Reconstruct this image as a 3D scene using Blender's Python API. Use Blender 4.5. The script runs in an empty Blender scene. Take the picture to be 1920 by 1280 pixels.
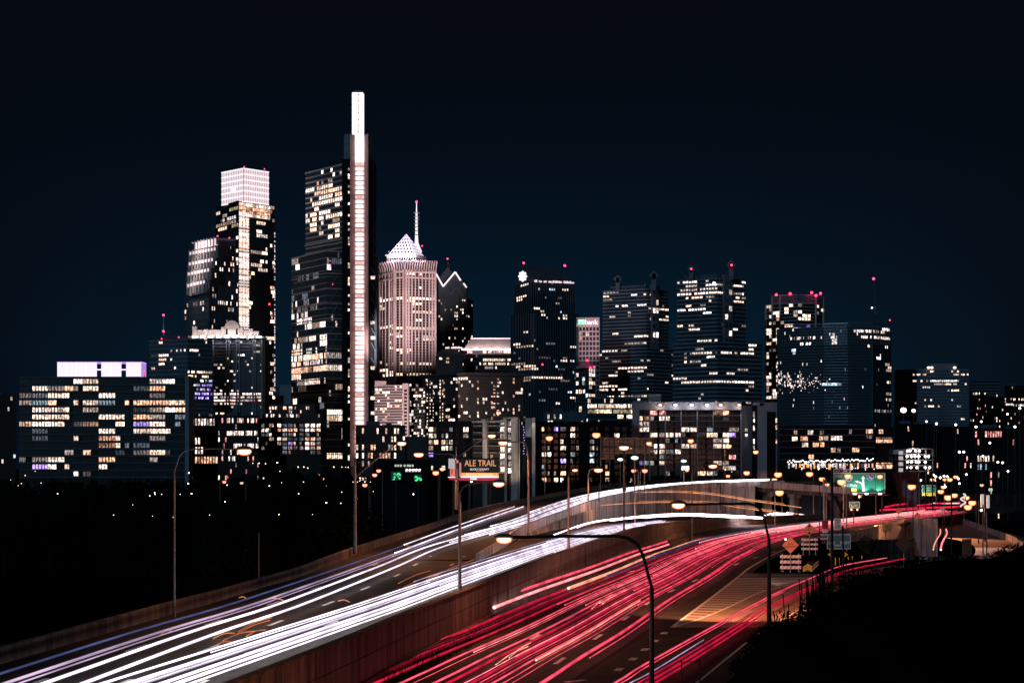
import bpy, math, random
from mathutils import Vector, Matrix
random.seed(7)
R = random.Random(11)
SC = bpy.context.scene
COL = SC.collection
# ------------------------------------------------------------------ camera, world, moon, exposure
F = 3400.0          # focal length in pixels of the 1920 px photograph
HZ = 870.0          # horizon row of the photograph
H = 16.0            # camera height above the lower carriageway
cam_d = bpy.data.cameras.new('camera')
cam = bpy.data.objects.new('camera', cam_d); COL.objects.link(cam); SC.camera = cam
cam.location = (0, 0, H); cam.rotation_euler = (math.radians(90), 0, 0)
cam_d.sensor_width = 36; cam_d.lens = F / 1920 * 36
cam_d.shift_y = (HZ - 640) / 1920
cam_d.clip_start = 0.5; cam_d.clip_end = 20000

world = bpy.data.worlds.new('World'); SC.world = world; world.use_nodes = True
nt = world.node_tree; nt.nodes.clear()
wo = nt.nodes.new('ShaderNodeOutputWorld'); bg = nt.nodes.new('ShaderNodeBackground')
sky = nt.nodes.new('ShaderNodeTexSky'); sky.sky_type = 'NISHITA'; sky.sun_disc = False
sky.sun_elevation = math.radians(12); sky.sun_rotation = math.radians(200)
tc = nt.nodes.new('ShaderNodeTexCoord'); sp = nt.nodes.new('ShaderNodeSeparateXYZ')
nt.links.new(tc.outputs['Generated'], sp.inputs[0])
ramp = nt.nodes.new('ShaderNodeValToRGB')       # the glow of the city over the horizon
cr = ramp.color_ramp
for pos, c in ((0.0, (.0007, .0115, .0270)), (.06, (.0006, .0105, .0245)), (.11, (.0006, .0062, .0150)), (.17, (.0008, .0029, .0070)), (.24, (.0012, .0020, .0040)), (1, (.0010, .0018, .0036))):
    if pos == 0: e = cr.elements[0]
    elif pos == 1: e = cr.elements[-1]
    else: e = cr.elements.new(pos)
    e.position = pos; e.color = (*c, 1)
nt.links.new(sp.outputs['Z'], ramp.inputs[0])
# fades sideways, away from the centre of the city
sq = nt.nodes.new('ShaderNodeMath'); sq.operation = 'POWER'; sq.inputs[1].default_value = 2
ab = nt.nodes.new('ShaderNodeMath'); ab.operation = 'ABSOLUTE'
nt.links.new(sp.outputs['X'], ab.inputs[0]); nt.links.new(ab.outputs[0], sq.inputs[0])
ex = nt.nodes.new('ShaderNodeMath'); ex.operation = 'MULTIPLY_ADD'; ex.inputs[1].default_value = -11.0; ex.inputs[2].default_value = 1.0; ex.use_clamp = True
nt.links.new(sq.outputs[0], ex.inputs[0])
mx = nt.nodes.new('ShaderNodeMix'); mx.data_type = 'RGBA'
mx.inputs['A'].default_value = (.0009, .0022, .0050, 1)
nt.links.new(ex.outputs[0], mx.inputs['Factor']); nt.links.new(ramp.outputs[0], mx.inputs['B'])
add = nt.nodes.new('ShaderNodeMix'); add.data_type = 'RGBA'; add.blend_type = 'ADD'; add.inputs['Factor'].default_value = 1
sc_ = nt.nodes.new('ShaderNodeVectorMath'); sc_.operation = 'SCALE'; sc_.inputs['Scale'].default_value = 0.0002
nt.links.new(sky.outputs[0], sc_.inputs[0])
nt.links.new(mx.outputs['Result'], add.inputs['A']); nt.links.new(sc_.outputs[0], add.inputs['B'])
nt.links.new(add.outputs['Result'], bg.inputs[0]); bg.inputs[1].default_value = 1.0
nt.links.new(bg.outputs[0], wo.inputs[0])

night_fill_d = bpy.data.lights.new('night_fill', 'SUN'); night_fill_d.energy = 0.36; night_fill_d.angle = math.radians(1.0); night_fill_d.color = (.36, .70, 1)  # added dim blue sun lamp that lifts the facades
night_fill = bpy.data.objects.new('night_fill', night_fill_d); COL.objects.link(night_fill)
night_fill.rotation_euler = Vector((.38, .90, -.21)).to_track_quat('-Z', 'Y').to_euler()
SC.view_settings.view_transform = 'Standard'; SC.view_settings.look = 'None'
SC.view_settings.exposure = 0; SC.view_settings.gamma = 1; SC.view_settings.use_curve_mapping = False
SC.render.engine = 'CYCLES'
cy = SC.cycles; cy.use_denoising = True; cy.max_bounces = 4; cy.diffuse_bounces = 2; cy.glossy_bounces = 2
cy.sample_clamp_indirect = 2.0; cy.sample_clamp_direct = 0; cy.caustics_reflective = False; cy.caustics_refractive = False
try: cy.use_light_tree = True
except Exception: pass

# ------------------------------------------------------------------ helpers
def W(px, py, d):      # point at distance d seen at a photograph pixel
    return Vector(((px - 960) * d / F, d, H - (py - HZ) * d / F))
def G(px, py, z):      # point at height z seen at a photograph pixel
    d = (H - z) * F / (py - HZ)
    return Vector(((px - 960) * d / F, d, z))
def zat(py, d): return H - (py - HZ) * d / F
def xat(px, d): return (px - 960) * d / F
def pxof(p): return 960 + p[0] * F / p[1], HZ + (H - p[2]) * F / p[1]

M = {}
def mat(name, col, rough=.8, metal=0, emit=None, es=1.0, noise=0, nscale=1.0, sampled=True, streak=False, spec=.5, bump=0):
    m = bpy.data.materials.new(name); m.use_nodes = True
    n = m.node_tree; b = n.nodes['Principled BSDF']
    b.inputs['Base Color'].default_value = (*col, 1); b.inputs['Roughness'].default_value = rough
    b.inputs['Metallic'].default_value = metal; b.inputs['Specular IOR Level'].default_value = spec
    if noise:
        t = n.nodes.new('ShaderNodeTexCoord'); mp = n.nodes.new('ShaderNodeMapping')
        g = n.nodes.new('ShaderNodeNewGeometry')
        n.links.new(g.outputs['Position'], mp.inputs[0])
        if streak: mp.inputs['Scale'].default_value = (1, 1, .12)
        nz = n.nodes.new('ShaderNodeTexNoise'); nz.inputs['Scale'].default_value = nscale; nz.inputs['Detail'].default_value = 6; nz.inputs['Roughness'].default_value = .65
        n.links.new(mp.outputs[0], nz.inputs['Vector'])
        rp = n.nodes.new('ShaderNodeValToRGB'); rp.color_ramp.elements[0].position = .35; rp.color_ramp.elements[1].position = .65
        rp.color_ramp.elements[0].color = (*[c * (1 - noise) for c in col], 1); rp.color_ramp.elements[1].color = (*[min(1, c * (1 + noise * .5)) for c in col], 1)
        n.links.new(nz.outputs[0], rp.inputs[0]); n.links.new(rp.outputs[0], b.inputs['Base Color'])
        if bump:
            bp = n.nodes.new('ShaderNodeBump'); bp.inputs['Strength'].default_value = bump; bp.inputs['Distance'].default_value = .05
            n.links.new(nz.outputs[0], bp.inputs['Height']); n.links.new(bp.outputs[0], b.inputs['Normal'])
    if emit:
        b.inputs['Emission Color'].default_value = (*emit, 1); b.inputs['Emission Strength'].default_value = es
    if not sampled: m.cycles.emission_sampling = 'NONE'
    M[name] = m
    return m
def window_mat(name, use_obj, sampled=False):
    """light of the rooms behind the glass: colour per window, broken up by what stands in the rooms"""
    m = bpy.data.materials.new(name); m.use_nodes = True; n = m.node_tree; b = n.nodes['Principled BSDF']
    b.inputs['Base Color'].default_value = (.02, .02, .025, 1); b.inputs['Roughness'].default_value = .2
    g = n.nodes.new('ShaderNodeNewGeometry')
    if use_obj: c = n.nodes.new('ShaderNodeObjectInfo'); co = c.outputs['Color']
    else: c = n.nodes.new('ShaderNodeVertexColor'); c.layer_name = 'lamp'; co = c.outputs['Color']
    vo = n.nodes.new('ShaderNodeTexVoronoi'); vo.inputs['Scale'].default_value = .55
    mp = n.nodes.new('ShaderNodeMapping'); mp.inputs['Scale'].default_value = (1.2, .3, .7)
    n.links.new(g.outputs['Position'], mp.inputs[0]); n.links.new(mp.outputs[0], vo.inputs['Vector'])
    nz = n.nodes.new('ShaderNodeTexNoise'); nz.inputs['Scale'].default_value = 1.3; nz.inputs['Detail'].default_value = 2
    n.links.new(mp.outputs[0], nz.inputs['Vector'])
    r = n.nodes.new('ShaderNodeMapRange'); r.inputs['From Min'].default_value = .38; r.inputs['From Max'].default_value = .62
    r.inputs['To Min'].default_value = .22; r.inputs['To Max'].default_value = 1.5
    n.links.new(nz.outputs[0], r.inputs['Value'])
    vm = n.nodes.new('ShaderNodeMath'); vm.operation = 'MULTIPLY_ADD'; vm.inputs[1].default_value = .7; vm.inputs[2].default_value = .65
    sep = n.nodes.new('ShaderNodeSeparateColor'); n.links.new(vo.outputs['Color'], sep.inputs[0]); n.links.new(sep.outputs[0], vm.inputs[0])
    mu = n.nodes.new('ShaderNodeMath'); mu.operation = 'MULTIPLY'; n.links.new(r.outputs[0], mu.inputs[0]); n.links.new(vm.outputs[0], mu.inputs[1])
    m2 = n.nodes.new('ShaderNodeMath'); m2.operation = 'MULTIPLY'; m2.inputs[1].default_value = 1.7; n.links.new(mu.outputs[0], m2.inputs[0])
    n.links.new(co, b.inputs['Emission Color']); n.links.new(m2.outputs[0], b.inputs['Emission Strength'])
    if not sampled: m.cycles.emission_sampling = 'NONE'
    M[name] = m
window_mat('room_light', True); window_mat('room_light_joined', False)

mat('glass_dark', (.018, .030, .040), .7, 0, spec=.15)
mat('glass_blue', (.04, .06, .08), .8, 0, spec=.1)
mat('stone_grey', (.16, .20, .25), .8, noise=.25, nscale=.15)
mat('stone_dark', (.075, .10, .13), .8, noise=.25, nscale=.15)
mat('stone_pink', (.46, .33, .33), .8, noise=.2, nscale=.1)
mat('stone_pale', (.55, .50, .49), .8, noise=.2, nscale=.12)
mat('stone_brown', (.085, .062, .06), .85, noise=.3, nscale=.15)
mat('brick_dark', (.03, .022, .02), .85, noise=.3, nscale=.3)
mat('panel_grey', (.22, .24, .30), .7, noise=.15, nscale=.08)
mat('near_black', (.008, .009, .011), .9, spec=.1)
mat('metal_grey', (.25, .27, .3), .45, .6)
mat('metal_dark', (.03, .03, .032), .5, .5)
mat('pole_metal', (.22, .17, .14), .5, .5)
mat('pole_dark', (.012, .012, .012), .6, .3)
mat('concrete', (.105, .078, .068), .85, noise=.88, nscale=.8, streak=True, bump=.3)
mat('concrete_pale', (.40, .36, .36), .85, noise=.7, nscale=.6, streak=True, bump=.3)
mat('asphalt', (.036, .029, .025), .8, noise=.5, nscale=.25, spec=.2)
mat('asphalt_worn', (.22, .15, .12), .8, noise=.3, nscale=.2)
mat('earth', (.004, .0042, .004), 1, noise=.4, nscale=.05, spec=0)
mat('leaf_dark', (.006, .008, .005), .95, spec=0)
mat('leaf', (.022, .024, .014), .95, spec=0)
mat('paint_white', (.75, .72, .68), .6, noise=.25, nscale=2)
mat('paint_yellow', (.75, .5, .06), .6)
mat('sign_green', (.01, .20, .13), .5)
mat('sign_blue', (.02, .04, .28), .5)
mat('sign_red', (.5, .02, .03), .5)
mat('sign_white', (.8, .78, .75), .5)
mat('sign_orange', (.85, .22, .10), .5)
mat('sign_yellow', (.85, .55, .05), .5)
mat('sign_teal', (.02, .12, .17), .5)
mat('sign_black', (.01, .01, .01), .6)
mat('timber', (.20, .09, .05), .8, noise=.4, nscale=1.5)
mat('poster_black', (.01, .01, .012), .6, emit=(.004, .005, .006))
def emis(name, c, s, sampled=False): return mat(name, tuple(min(1, x) for x in c), .6, emit=c, es=s, sampled=sampled)
emis('red_beacon', (1, .03, .10), 6)
emis('lamp_white', (1, .93, .9), 7)
emis('lamp_cool', (.8, .95, 1), 5)
emis('lamp_small', (1, .72, .5), 3)
emis('lamp_red_small', (1, .16, .08), 3)
emis('strip_white', (1, .86, .84), 1.6, True)
emis('strip_flood', (1, .80, .72), 75, True)
emis('crown_glass', (1, .80, .84), .78)
emis('crown_glass_dim', (.8, .60, .66), .55)
emis('crown_line', (1, .86, .88), 1.1)
emis('spire_glass', (1, .90, .90), 1.6, True)
emis('shaft_light', (1, .74, .70), 2.0, True)
emis('shaft_light_dim', (.95, .6, .55), .75, True)
emis('violet_panel', (.86, .70, 1), 1.25)
emis('violet_panel_deep', (.50, .30, .95), .8)
emis('red_neon', (1, .12, .16), 1.5)
emis('pyramid_light', (.97, .86, 1), 1.15)
emis('pyramid_edge', (.72, .55, 1), 1.0)
emis('logo_green', (.10, .75, .32), .9)
emis('logo_white', (.95, .9, 1), 1.3)
emis('violet_light', (.45, .3, 1), 1.2)
emis('poster_orange', (1, .42, .16), .85)
emis('poster_white', (1, .88, .86), 1.1)
emis('poster_skin', (.9, .32, .25), .6)
emis('poster_red', (.8, .03, .10), .5)
emis('poster_grey', (.45, .40, .42), .9)
emis('sign_letters_lit', (.9, 1, .75), .5)

def lens_mat(name, c_in, c_out, s, p0=.12, p1=.75):
    m = bpy.data.materials.new(name); m.use_nodes = True; n = m.node_tree; b = n.nodes['Principled BSDF']
    lw = n.nodes.new('ShaderNodeLayerWeight'); lw.inputs[0].default_value = .5
    r = n.nodes.new('ShaderNodeValToRGB'); r.color_ramp.elements[0].color = (*c_in, 1); r.color_ramp.elements[1].color = (*c_out, 1)
    r.color_ramp.elements[0].position = p0; r.color_ramp.elements[1].position = p1
    n.links.new(lw.outputs['Facing'], r.inputs[0]); n.links.new(r.outputs[0], b.inputs['Emission Color']); b.inputs['Emission Strength'].default_value = s
    b.inputs['Base Color'].default_value = (.02, .02, .02, 1); b.inputs['Roughness'].default_value = .7; b.inputs['Specular IOR Level'].default_value = .1
    m.cycles.emission_sampling = 'NONE'; M[name] = m
    return m
lens_mat('sodium_lens', (3.0, 1.9, 1.2), (1.35, .22, .05), 1, .05, .6)
lens_mat('far_sodium_lens', (2.4, 1.05, .52), (1.2, .16, .04), 1, .10, .62)
lens_mat('white_lens', (5, 4.8, 4.6), (1.5, .9, .75), 1)
lens_mat('red_lens', (2.2, .8, .5), (1.1, .05, .06), 1)
lens_mat('mercury_lens', (3, 4, 3.8), (.5, .9, .85), 1)
def trail_mat(name, core, edge, s, sampled=True):
    """light drawn out along the lane: hot in the middle, coloured at the rim, uneven along its length"""
    m = lens_mat(name, core, edge, s, .25, .95); n = m.node_tree; b = n.nodes['Principled BSDF']
    g = n.nodes.new('ShaderNodeNewGeometry'); mp = n.nodes.new('ShaderNodeMapping'); mp.inputs['Scale'].default_value = (1.1, .03, 1.0)
    nz = n.nodes.new('ShaderNodeTexNoise'); nz.inputs['Scale'].default_value = 1.0; nz.inputs['Detail'].default_value = 3
    n.links.new(g.outputs['Position'], mp.inputs[0]); n.links.new(mp.outputs[0], nz.inputs['Vector'])
    r = n.nodes.new('ShaderNodeMapRange'); r.inputs['From Min'].default_value = .35; r.inputs['From Max'].default_value = .65; r.inputs['To Min'].default_value = s * .55; r.inputs['To Max'].default_value = s * 1.25
    n.links.new(nz.outputs[0], r.inputs['Value']); n.links.new(r.outputs[0], b.inputs['Emission Strength'])
    m.cycles.emission_sampling = 'AUTO' if sampled else 'NONE'

class MB:
    """collects geometry (world coordinates) for ONE mesh"""
    def __init__(s): s.v = []; s.f = []; s.m = []; s.c = []; s.cur = 0; s.col = None
    def face(s, pts):
        i = len(s.v); s.v += [tuple(p) for p in pts]; s.f.append(tuple(range(i, i + len(pts)))); s.m.append(s.cur); s.c.append(s.col)
    def hexa(s, p):      # p: 8 corners, bottom four then top four
        i = len(s.v); s.v += [tuple(q) for q in p]
        for f in ((0, 3, 2, 1), (4, 5, 6, 7), (0, 1, 5, 4), (1, 2, 6, 5), (2, 3, 7, 6), (3, 0, 4, 7)):
            s.f.append(tuple(i + k for k in f)); s.m.append(s.cur); s.c.append(s.col)
    def box(s, a, b):
        x0, y0, z0 = a; x1, y1, z1 = b
        s.hexa([(x0, y0, z0), (x1, y0, z0), (x1, y1, z0), (x0, y1, z0), (x0, y0, z1), (x1, y0, z1), (x1, y1, z1), (x0, y1, z1)])
    def prism(s, poly, z0, z1):
        i = len(s.v); n = len(poly)
        s.v += [(p[0], p[1], z0) for p in poly] + [(p[0], p[1], z1) for p in poly]
        fs = [tuple(reversed(range(i, i + n))), tuple(range(i + n, i + 2 * n))]
        fs += [(i + k, i + (k + 1) % n, i + n + (k + 1) % n, i + n + k) for k in range(n)]
        for f in fs: s.f.append(f); s.m.append(s.cur); s.c.append(s.col)
    def extr(s, poly, vec):   # polygon of 3D points pushed along vec
        i = len(s.v); n = len(poly); vec = Vector(vec)
        s.v += [tuple(p) for p in poly] + [tuple(Vector(p) + vec) for p in poly]
        fs = [tuple(reversed(range(i, i + n))), tuple(range(i + n, i + 2 * n))]
        fs += [(i + k, i + (k + 1) % n, i + n + (k + 1) % n, i + n + k) for k in range(n)]
        for f in fs: s.f.append(f); s.m.append(s.cur); s.c.append(s.col)
    def tube(s, pts, r, n=8, rz=None, caps=True):
        pts = [Vector(p) for p in pts]; rings = []
        for k, p in enumerate(pts):
            a = pts[max(0, k - 1)]; b = pts[min(len(pts) - 1, k + 1)]; t = (b - a).normalized()
            side = t.cross(Vector((0, 0, 1)))
            if side.length < 1e-3: side = Vector((1, 0, 0))
            side.normalize(); up = side.cross(t).normalized()
            rr = r[k] if isinstance(r, (list, tuple)) else r; rv = rr if rz is None else rz
            i = len(s.v)
            for q in range(n):
                an = 2 * math.pi * q / n
                s.v.append(tuple(p + side * (math.cos(an) * rr) + up * (math.sin(an) * rv)))
            rings.append(i)
        for a, b in zip(rings, rings[1:]):
            for q in range(n):
                s.f.append((a + q, a + (q + 1) % n, b + (q + 1) % n, b + q)); s.m.append(s.cur); s.c.append(s.col)
        if caps:
            s.f.append(tuple(reversed(range(rings[0], rings[0] + n)))); s.m.append(s.cur); s.c.append(s.col)
            s.f.append(tuple(range(rings[-1], rings[-1] + n))); s.m.append(s.cur); s.c.append(s.col)
    def ball(s, c, rx, ry, rz, n=10, k=6, z_lo=-1, z_hi=1):
        c = Vector(c); rows = []
        for a in range(k + 1):
            z = z_lo + (z_hi - z_lo) * a / k
            z = math.sin(math.pi / 2 * z) if abs(z) <= 1 else z
            r = math.sqrt(max(0, 1 - z * z)) + 1e-4; i = len(s.v)
            for q in range(n):
                an = 2 * math.pi * q / n
                s.v.append((c.x + rx * r * math.cos(an), c.y + ry * r * math.sin(an), c.z + rz * z))
            rows.append(i)
        for a, b in zip(rows, rows[1:]):
            for q in range(n):
                s.f.append((a + q, a + (q + 1) % n, b + (q + 1) % n, b + q)); s.m.append(s.cur); s.c.append(s.col)
        s.f.append(tuple(reversed(range(rows[0], rows[0] + n)))); s.m.append(s.cur); s.c.append(s.col)
        s.f.append(tuple(range(rows[-1], rows[-1] + n))); s.m.append(s.cur); s.c.append(s.col)
    def build(s, name, mats, parent=None, smooth=False, kind=None, label=None, cat=None, group=None):
        if not s.f: return None
        off = wloc(parent) if parent else Vector((0, 0, 0))
        me = bpy.data.meshes.new(name)
        me.from_pydata([(x - off.x, y - off.y, z - off.z) for x, y, z in s.v], [], s.f)
        if not isinstance(mats, (list, tuple)): mats = [mats]
        for m in mats: me.materials.append(M[m])
        if len(mats) > 1: me.polygons.foreach_set('material_index', s.m)
        if any(c is not None for c in s.c):
            ca = me.color_attributes.new('lamp', 'FLOAT_COLOR', 'CORNER'); data = []
            for p, c in zip(me.polygons, s.c):
                data += list(c or (0, 0, 0, 1)) * p.loop_total
            ca.data.foreach_set('color', data)
        if smooth: me.polygons.foreach_set('use_smooth', [True] * len(me.polygons))
        me.update()
        o = bpy.data.objects.new(name, me); COL.objects.link(o)
        if parent: o.parent = parent
        tag(o, label, cat, group, kind)
        return o
def wloc(o):
    v = Vector((0, 0, 0))
    while o is not None: v += o.location; o = o.parent
    return v
def tag(o, label=None, cat=None, group=None, kind=None):
    if label: o['label'] = label
    if cat: o['category'] = cat
    if group: o['group'] = group
    if kind: o['kind'] = kind
    return o
def thing(name, label, cat, loc=(0, 0, 0), group=None):
    o = bpy.data.objects.new(name, None); COL.objects.link(o); o.location = loc; o.empty_display_size = 1
    return tag(o, label, cat, group)
def text(name, s, matn, parent, loc, size, n=(0, -1), align='CENTER', extrude=.02, sx=1.0):
    """flat lettering standing upright, facing along n (a horizontal direction)"""
    cu = bpy.data.curves.new(name, 'FONT'); cu.body = s; cu.size = size; cu.extrude = extrude
    cu.align_x = align; cu.align_y = 'CENTER'; cu.materials.append(M[matn])
    tmp = bpy.data.objects.new('tmp', cu); me = bpy.data.meshes.new_from_object(tmp); bpy.data.objects.remove(tmp)
    o = bpy.data.objects.new(name, me); COL.objects.link(o)
    o.location = Vector(loc) - wloc(parent); o.scale = (sx, 1, 1)
    o.rotation_euler = (math.radians(90), 0, math.atan2(n[1], n[0]) + math.pi / 2); o.parent = parent
    return o
def spot(name, loc, aim, power, color, angle, parent=None, size=.3, blend=.5):
    l = bpy.data.lights.new(name, 'SPOT'); l.energy = power; l.color = color; l.spot_size = math.radians(angle); l.spot_blend = blend; l.shadow_soft_size = size
    o = bpy.data.objects.new(name, l); COL.objects.link(o); loc = Vector(loc)
    o.location = loc - (wloc(parent) if parent else Vector((0, 0, 0))); o.rotation_euler = (Vector(aim) - loc).to_track_quat('-Z', 'Y').to_euler()
    if parent: o.parent = parent
    return o
def spline(pts, n):
    """Catmull-Rom through points, n samples evenly spaced"""
    P = [Vector(p) for p in pts]; P = [P[0] * 2 - P[1]] + P + [P[-1] * 2 - P[-2]]; out = []
    for k in range(1, len(P) - 2):
        for j in range(12):
            t = j / 12; a, b, c, d = P[k - 1:k + 3]
            out.append(.5 * ((2 * b) + (c - a) * t + (2 * a - 5 * b + 4 * c - d) * t * t + (3 * b - a - 3 * c + d) * t ** 3))
    out.append(P[-2]); acc = [0]
    for a, b in zip(out, out[1:]): acc.append(acc[-1] + (b - a).length)
    res = []; k = 0
    for i in range(n):
        s = acc[-1] * i / (n - 1)
        while k < len(acc) - 2 and acc[k + 1] < s: k += 1
        t = (s - acc[k]) / max(1e-9, acc[k + 1] - acc[k]); res.append(out[k].lerp(out[k + 1], t))
    return res
def normals(pts):
    N = []
    for k in range(len(pts)):
        t = pts[min(len(pts) - 1, k + 1)] - pts[max(0, k - 1)]; t.z = 0; t.normalize(); N.append(Vector((t.y, -t.x, 0)))   # to the right of travel
    return N
def strip(mb, A, B):
    for k in range(len(A) - 1): mb.face([A[k], B[k], B[k + 1], A[k + 1]])

# ------------------------------------------------------------------ facades
LAMPS = {'w': (1.15, .85, .68), 'p': (1.2, .98, .90), 'o': (.95, .48, .30), 'c': (.62, .82, 1.0), 'd': (.22, .17, .16), 'D': (.10, .11, .13), 'r': (1.0, .35, .32), 'v': (.5, .35, 1.1), 'y': (1.1, .84, .50)}
unit_win = {}
def window_mesh(panes):
    if panes in unit_win: return unit_win[panes]
    mb = MB(); mb.cur = 0
    mb.face([(0, -.02, 0), (1, -.02, 0), (1, -.02, 1), (0, -.02, 1)])
    mb.cur = 1
    for k in range(1, panes): mb.box((k / panes - .025, -.16, 0), (k / panes + .025, -.03, 1))
    mb.box((-.03, -.14, -.06), (1.03, -.03, 0))
    me = bpy.data.meshes.new('window'); me.from_pydata(mb.v, [], mb.f); me.materials.append(M['room_light']); me.materials.append(M['metal_dark'])
    me.polygons.foreach_set('material_index', mb.m); unit_win[panes] = me
    return me
class Face:
    def __init__(s, a, b, z0, z1):
        s.a = Vector((a[0], a[1], 0)); s.b = Vector((b[0], b[1], 0)); s.w = (s.b - s.a).length; s.u = (s.b - s.a).normalized()
        s.n = Vector((s.u.y, -s.u.x, 0)); s.z0 = z0; s.z1 = z1; s.h = z1 - z0
    def p(s, t, z, o=0): q = s.a + s.u * t + s.n * o; return Vector((q.x, q.y, z))
    def box(s, mb, t0, t1, z0, z1, o0, o1):
        mb.hexa([s.p(t0, z0, o1), s.p(t1, z0, o1), s.p(t1, z0, o0), s.p(t0, z0, o0), s.p(t0, z1, o1), s.p(t1, z1, o1), s.p(t1, z1, o0), s.p(t0, z1, o0)])
class Bld:
    def __init__(s, name, label, cat, corners, top, d0=None, z0=-1, body='glass_dark', deep=30, group=None, top_i=None):
        """corners: (px, distance) left to right as seen; top: photograph row of the roof over the nearest corner"""
        P = [(xat(px, d), d) for px, d in corners]
        i = min(range(len(corners)), key=lambda k: corners[k][1]) if top_i is None else top_i
        s.z1 = zat(top, corners[i][1]); s.z0 = z0
        cx = sum(p[0] for p in P) / len(P); cy_ = sum(p[1] for p in P) / len(P)
        s.root = thing(name, label, cat, (cx, cy_, z0), group)
        far = max(p[1] for p in P) + deep
        s.poly = P + [(P[-1][0] * far / P[-1][1] - (0), far), (P[0][0] * far / P[0][1], far)]
        mb = MB(); mb.prism(s.poly, -9.7, s.z1); mb.build('body', body, s.root)
        s.faces = [Face(P[k], P[k + 1], z0, s.z1) for k in range(len(P) - 1)]
        s.lit = MB(); s.count = 0
    def window(s, f, t0, t1, z0, z1, o, c, panes=None, force=False):
        pw = (t1 - t0) * F / f.a.y
        b = R.choice((.25, .5, .75, .95, 1.1, 1.3)); wob = R.uniform(-.07, .07); c = (c[0], c[1] * (1 - wob), c[2] * (1 - 2.2 * wob))
        if pw >= 8.5 or force:
            if s.count < 290:
                s.count += 1
                ob = bpy.data.objects.new('window', window_mesh(panes or max(2, min(6, round(pw / 6)))))
                COL.objects.link(ob); ob.parent = s.root
                rot = Matrix((( f.u.x, -f.n.x, 0), (f.u.y, -f.n.y, 0), (0, 0, 1)))
                ob.matrix_local = Matrix.Translation(f.p(t0, z0, o) - wloc(s.root)) @ rot.to_4x4() @ Matrix.Diagonal((t1 - t0, 1, z1 - z0, 1))
                ob.color = (c[0] * b, c[1] * b, c[2] * b, 1)
                return ob
        s.lit.col = (c[0] * b, c[1] * b, c[2] * b, 1)
        s.lit.face([f.p(t0, z0, o + .02), f.p(t1, z0, o + .02), f.p(t1, z1, o + .02), f.p(t0, z1, o + .02)])
    def facade(s, f, nf, nb, ztop=None, zbot=None, band=.35, bandm='stone_dark', bo=.35, pier=0, pierm=None, po=.45, pe=1, p=.12, hints=(), run=True, cols='wwwppd', ww=.84, base=0, top=0, s0=0, s1=None, single=False, seed=0):
        rr = random.Random(seed + int(f.a.x * 7) + nf * 13)
        ztop = f.z1 - top if ztop is None else ztop; zbot = f.z0 + base if zbot is None else zbot
        s1 = f.w if s1 is None else s1
        fh = (ztop - zbot) / nf; bw = (s1 - s0) / nb
        if band:
            mb = MB()
            for k in range(nf + 1):
                z = zbot + k * fh; f.box(mb, s0, s1, z - fh * band / 2, min(z + fh * band / 2, f.z1 + .5), 0, bo)
            mb.build('floor_band', bandm, s.root, kind='stuff')
        if pier:
            mb = MB()
            for j in range(0, nb + 1, pe):
                t = s0 + j * bw; f.box(mb, max(s0, t - pier / 2), min(s1, t + pier / 2), zbot, ztop, 0, po)
            mb.build('pier', pierm or bandm, s.root, kind='stuff')
        for k in range(nf):
            z0 = zbot + k * fh + fh * (band / 2 if band else .12); z1 = zbot + (k + 1) * fh - fh * (band / 2 if band else .12)
            pyc = HZ + (H - (z0 + z1) / 2) * F / f.p((s0 + s1) / 2, 0).y
            half = fh * F / f.a.y / 2 + .2
            state = False; rowp = p * rr.choice((.3, .6, 1, 1, 1.8)); j = 0
            flags = []
            for j in range(nb):
                q = f.p(s0 + (j + .5) * bw, 0); px = 960 + q.x * F / q.y
                pyj = HZ + (H - (z0 + z1) / 2) * F / q.y
                hit = None
                for h in hints:
                    if h[1] <= px <= h[2] and abs(pyj - h[0]) <= half: hit = h; break
                if hit:
                    on = rr.random() < hit[3]; c = rr.choice(hit[4] if len(hit) > 4 else 'wp')
                else:
                    on = rr.random() < (rowp * .22 + (.45 if state and run else 0)) if run else rr.random() < p * .8
                    c = rr.choice(cols)
                    if on and state and flags and flags[-1]: c = flags[-1]
                state = on; flags.append(c if on else None)
            j = 0
            while j < nb:
                if not flags[j]: j += 1; continue
                e = j + 1
                while e < nb and flags[e] and not single and e - j < 6 and flags[e] == flags[j]: e += 1
                if single: e = j + 1
                g = bw * (1 - ww) / 2
                if ww > .9 or not run:
                    s.window(f, s0 + j * bw + g, s0 + e * bw - g, z0, z1, .03, LAMPS[flags[j]])
                else:
                    if (e - j) * bw * F / f.a.y >= 8.5:
                        s.window(f, s0 + j * bw + g, s0 + e * bw - g, z0, z1, .03, LAMPS[flags[j]], panes=max(2, e - j))
                    else:
                        for q in range(j, e): s.window(f, s0 + q * bw + g, s0 + (q + 1) * bw - g, z0, z1, .03, LAMPS[flags[j]])
                j = e
    def rows(s, f, rowys, colspx, lit, hpx=6, code='w', dark=True):
        """single windows at photograph rows and columns; lit: per row a dict column->colour letter (h = half)"""
        for r, y in enumerate(rowys):
            for c, (x0, x1) in enumerate(colspx):
                k = lit[r].get(c)
                d = f.a.y + (f.b.y - f.a.y) * .5
                t0 = (xat(x0, d) - f.a.x) / f.u.x; t1 = (xat(x1, d) - f.a.x) / f.u.x
                z0 = zat(y + hpx / 2, d); z1 = zat(y - hpx / 2, d)
                cc = (0, 0, 0)
                if k:
                    if 'h' in k: t1 = t0 + (t1 - t0) * .5; k = k.replace('h', '') or 'w'
                    cc = LAMPS[k[0]]
                elif not dark: continue
                s.window(f, t0, t1, z0, z1, .05, cc, force=True)
    def slab(s, name, f, t0, t1, z0, z1, o0, o1, m):
        mb = MB(); f.box(mb, t0, t1, z0, z1, o0, o1); return mb.build(name, m, s.root)
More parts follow.
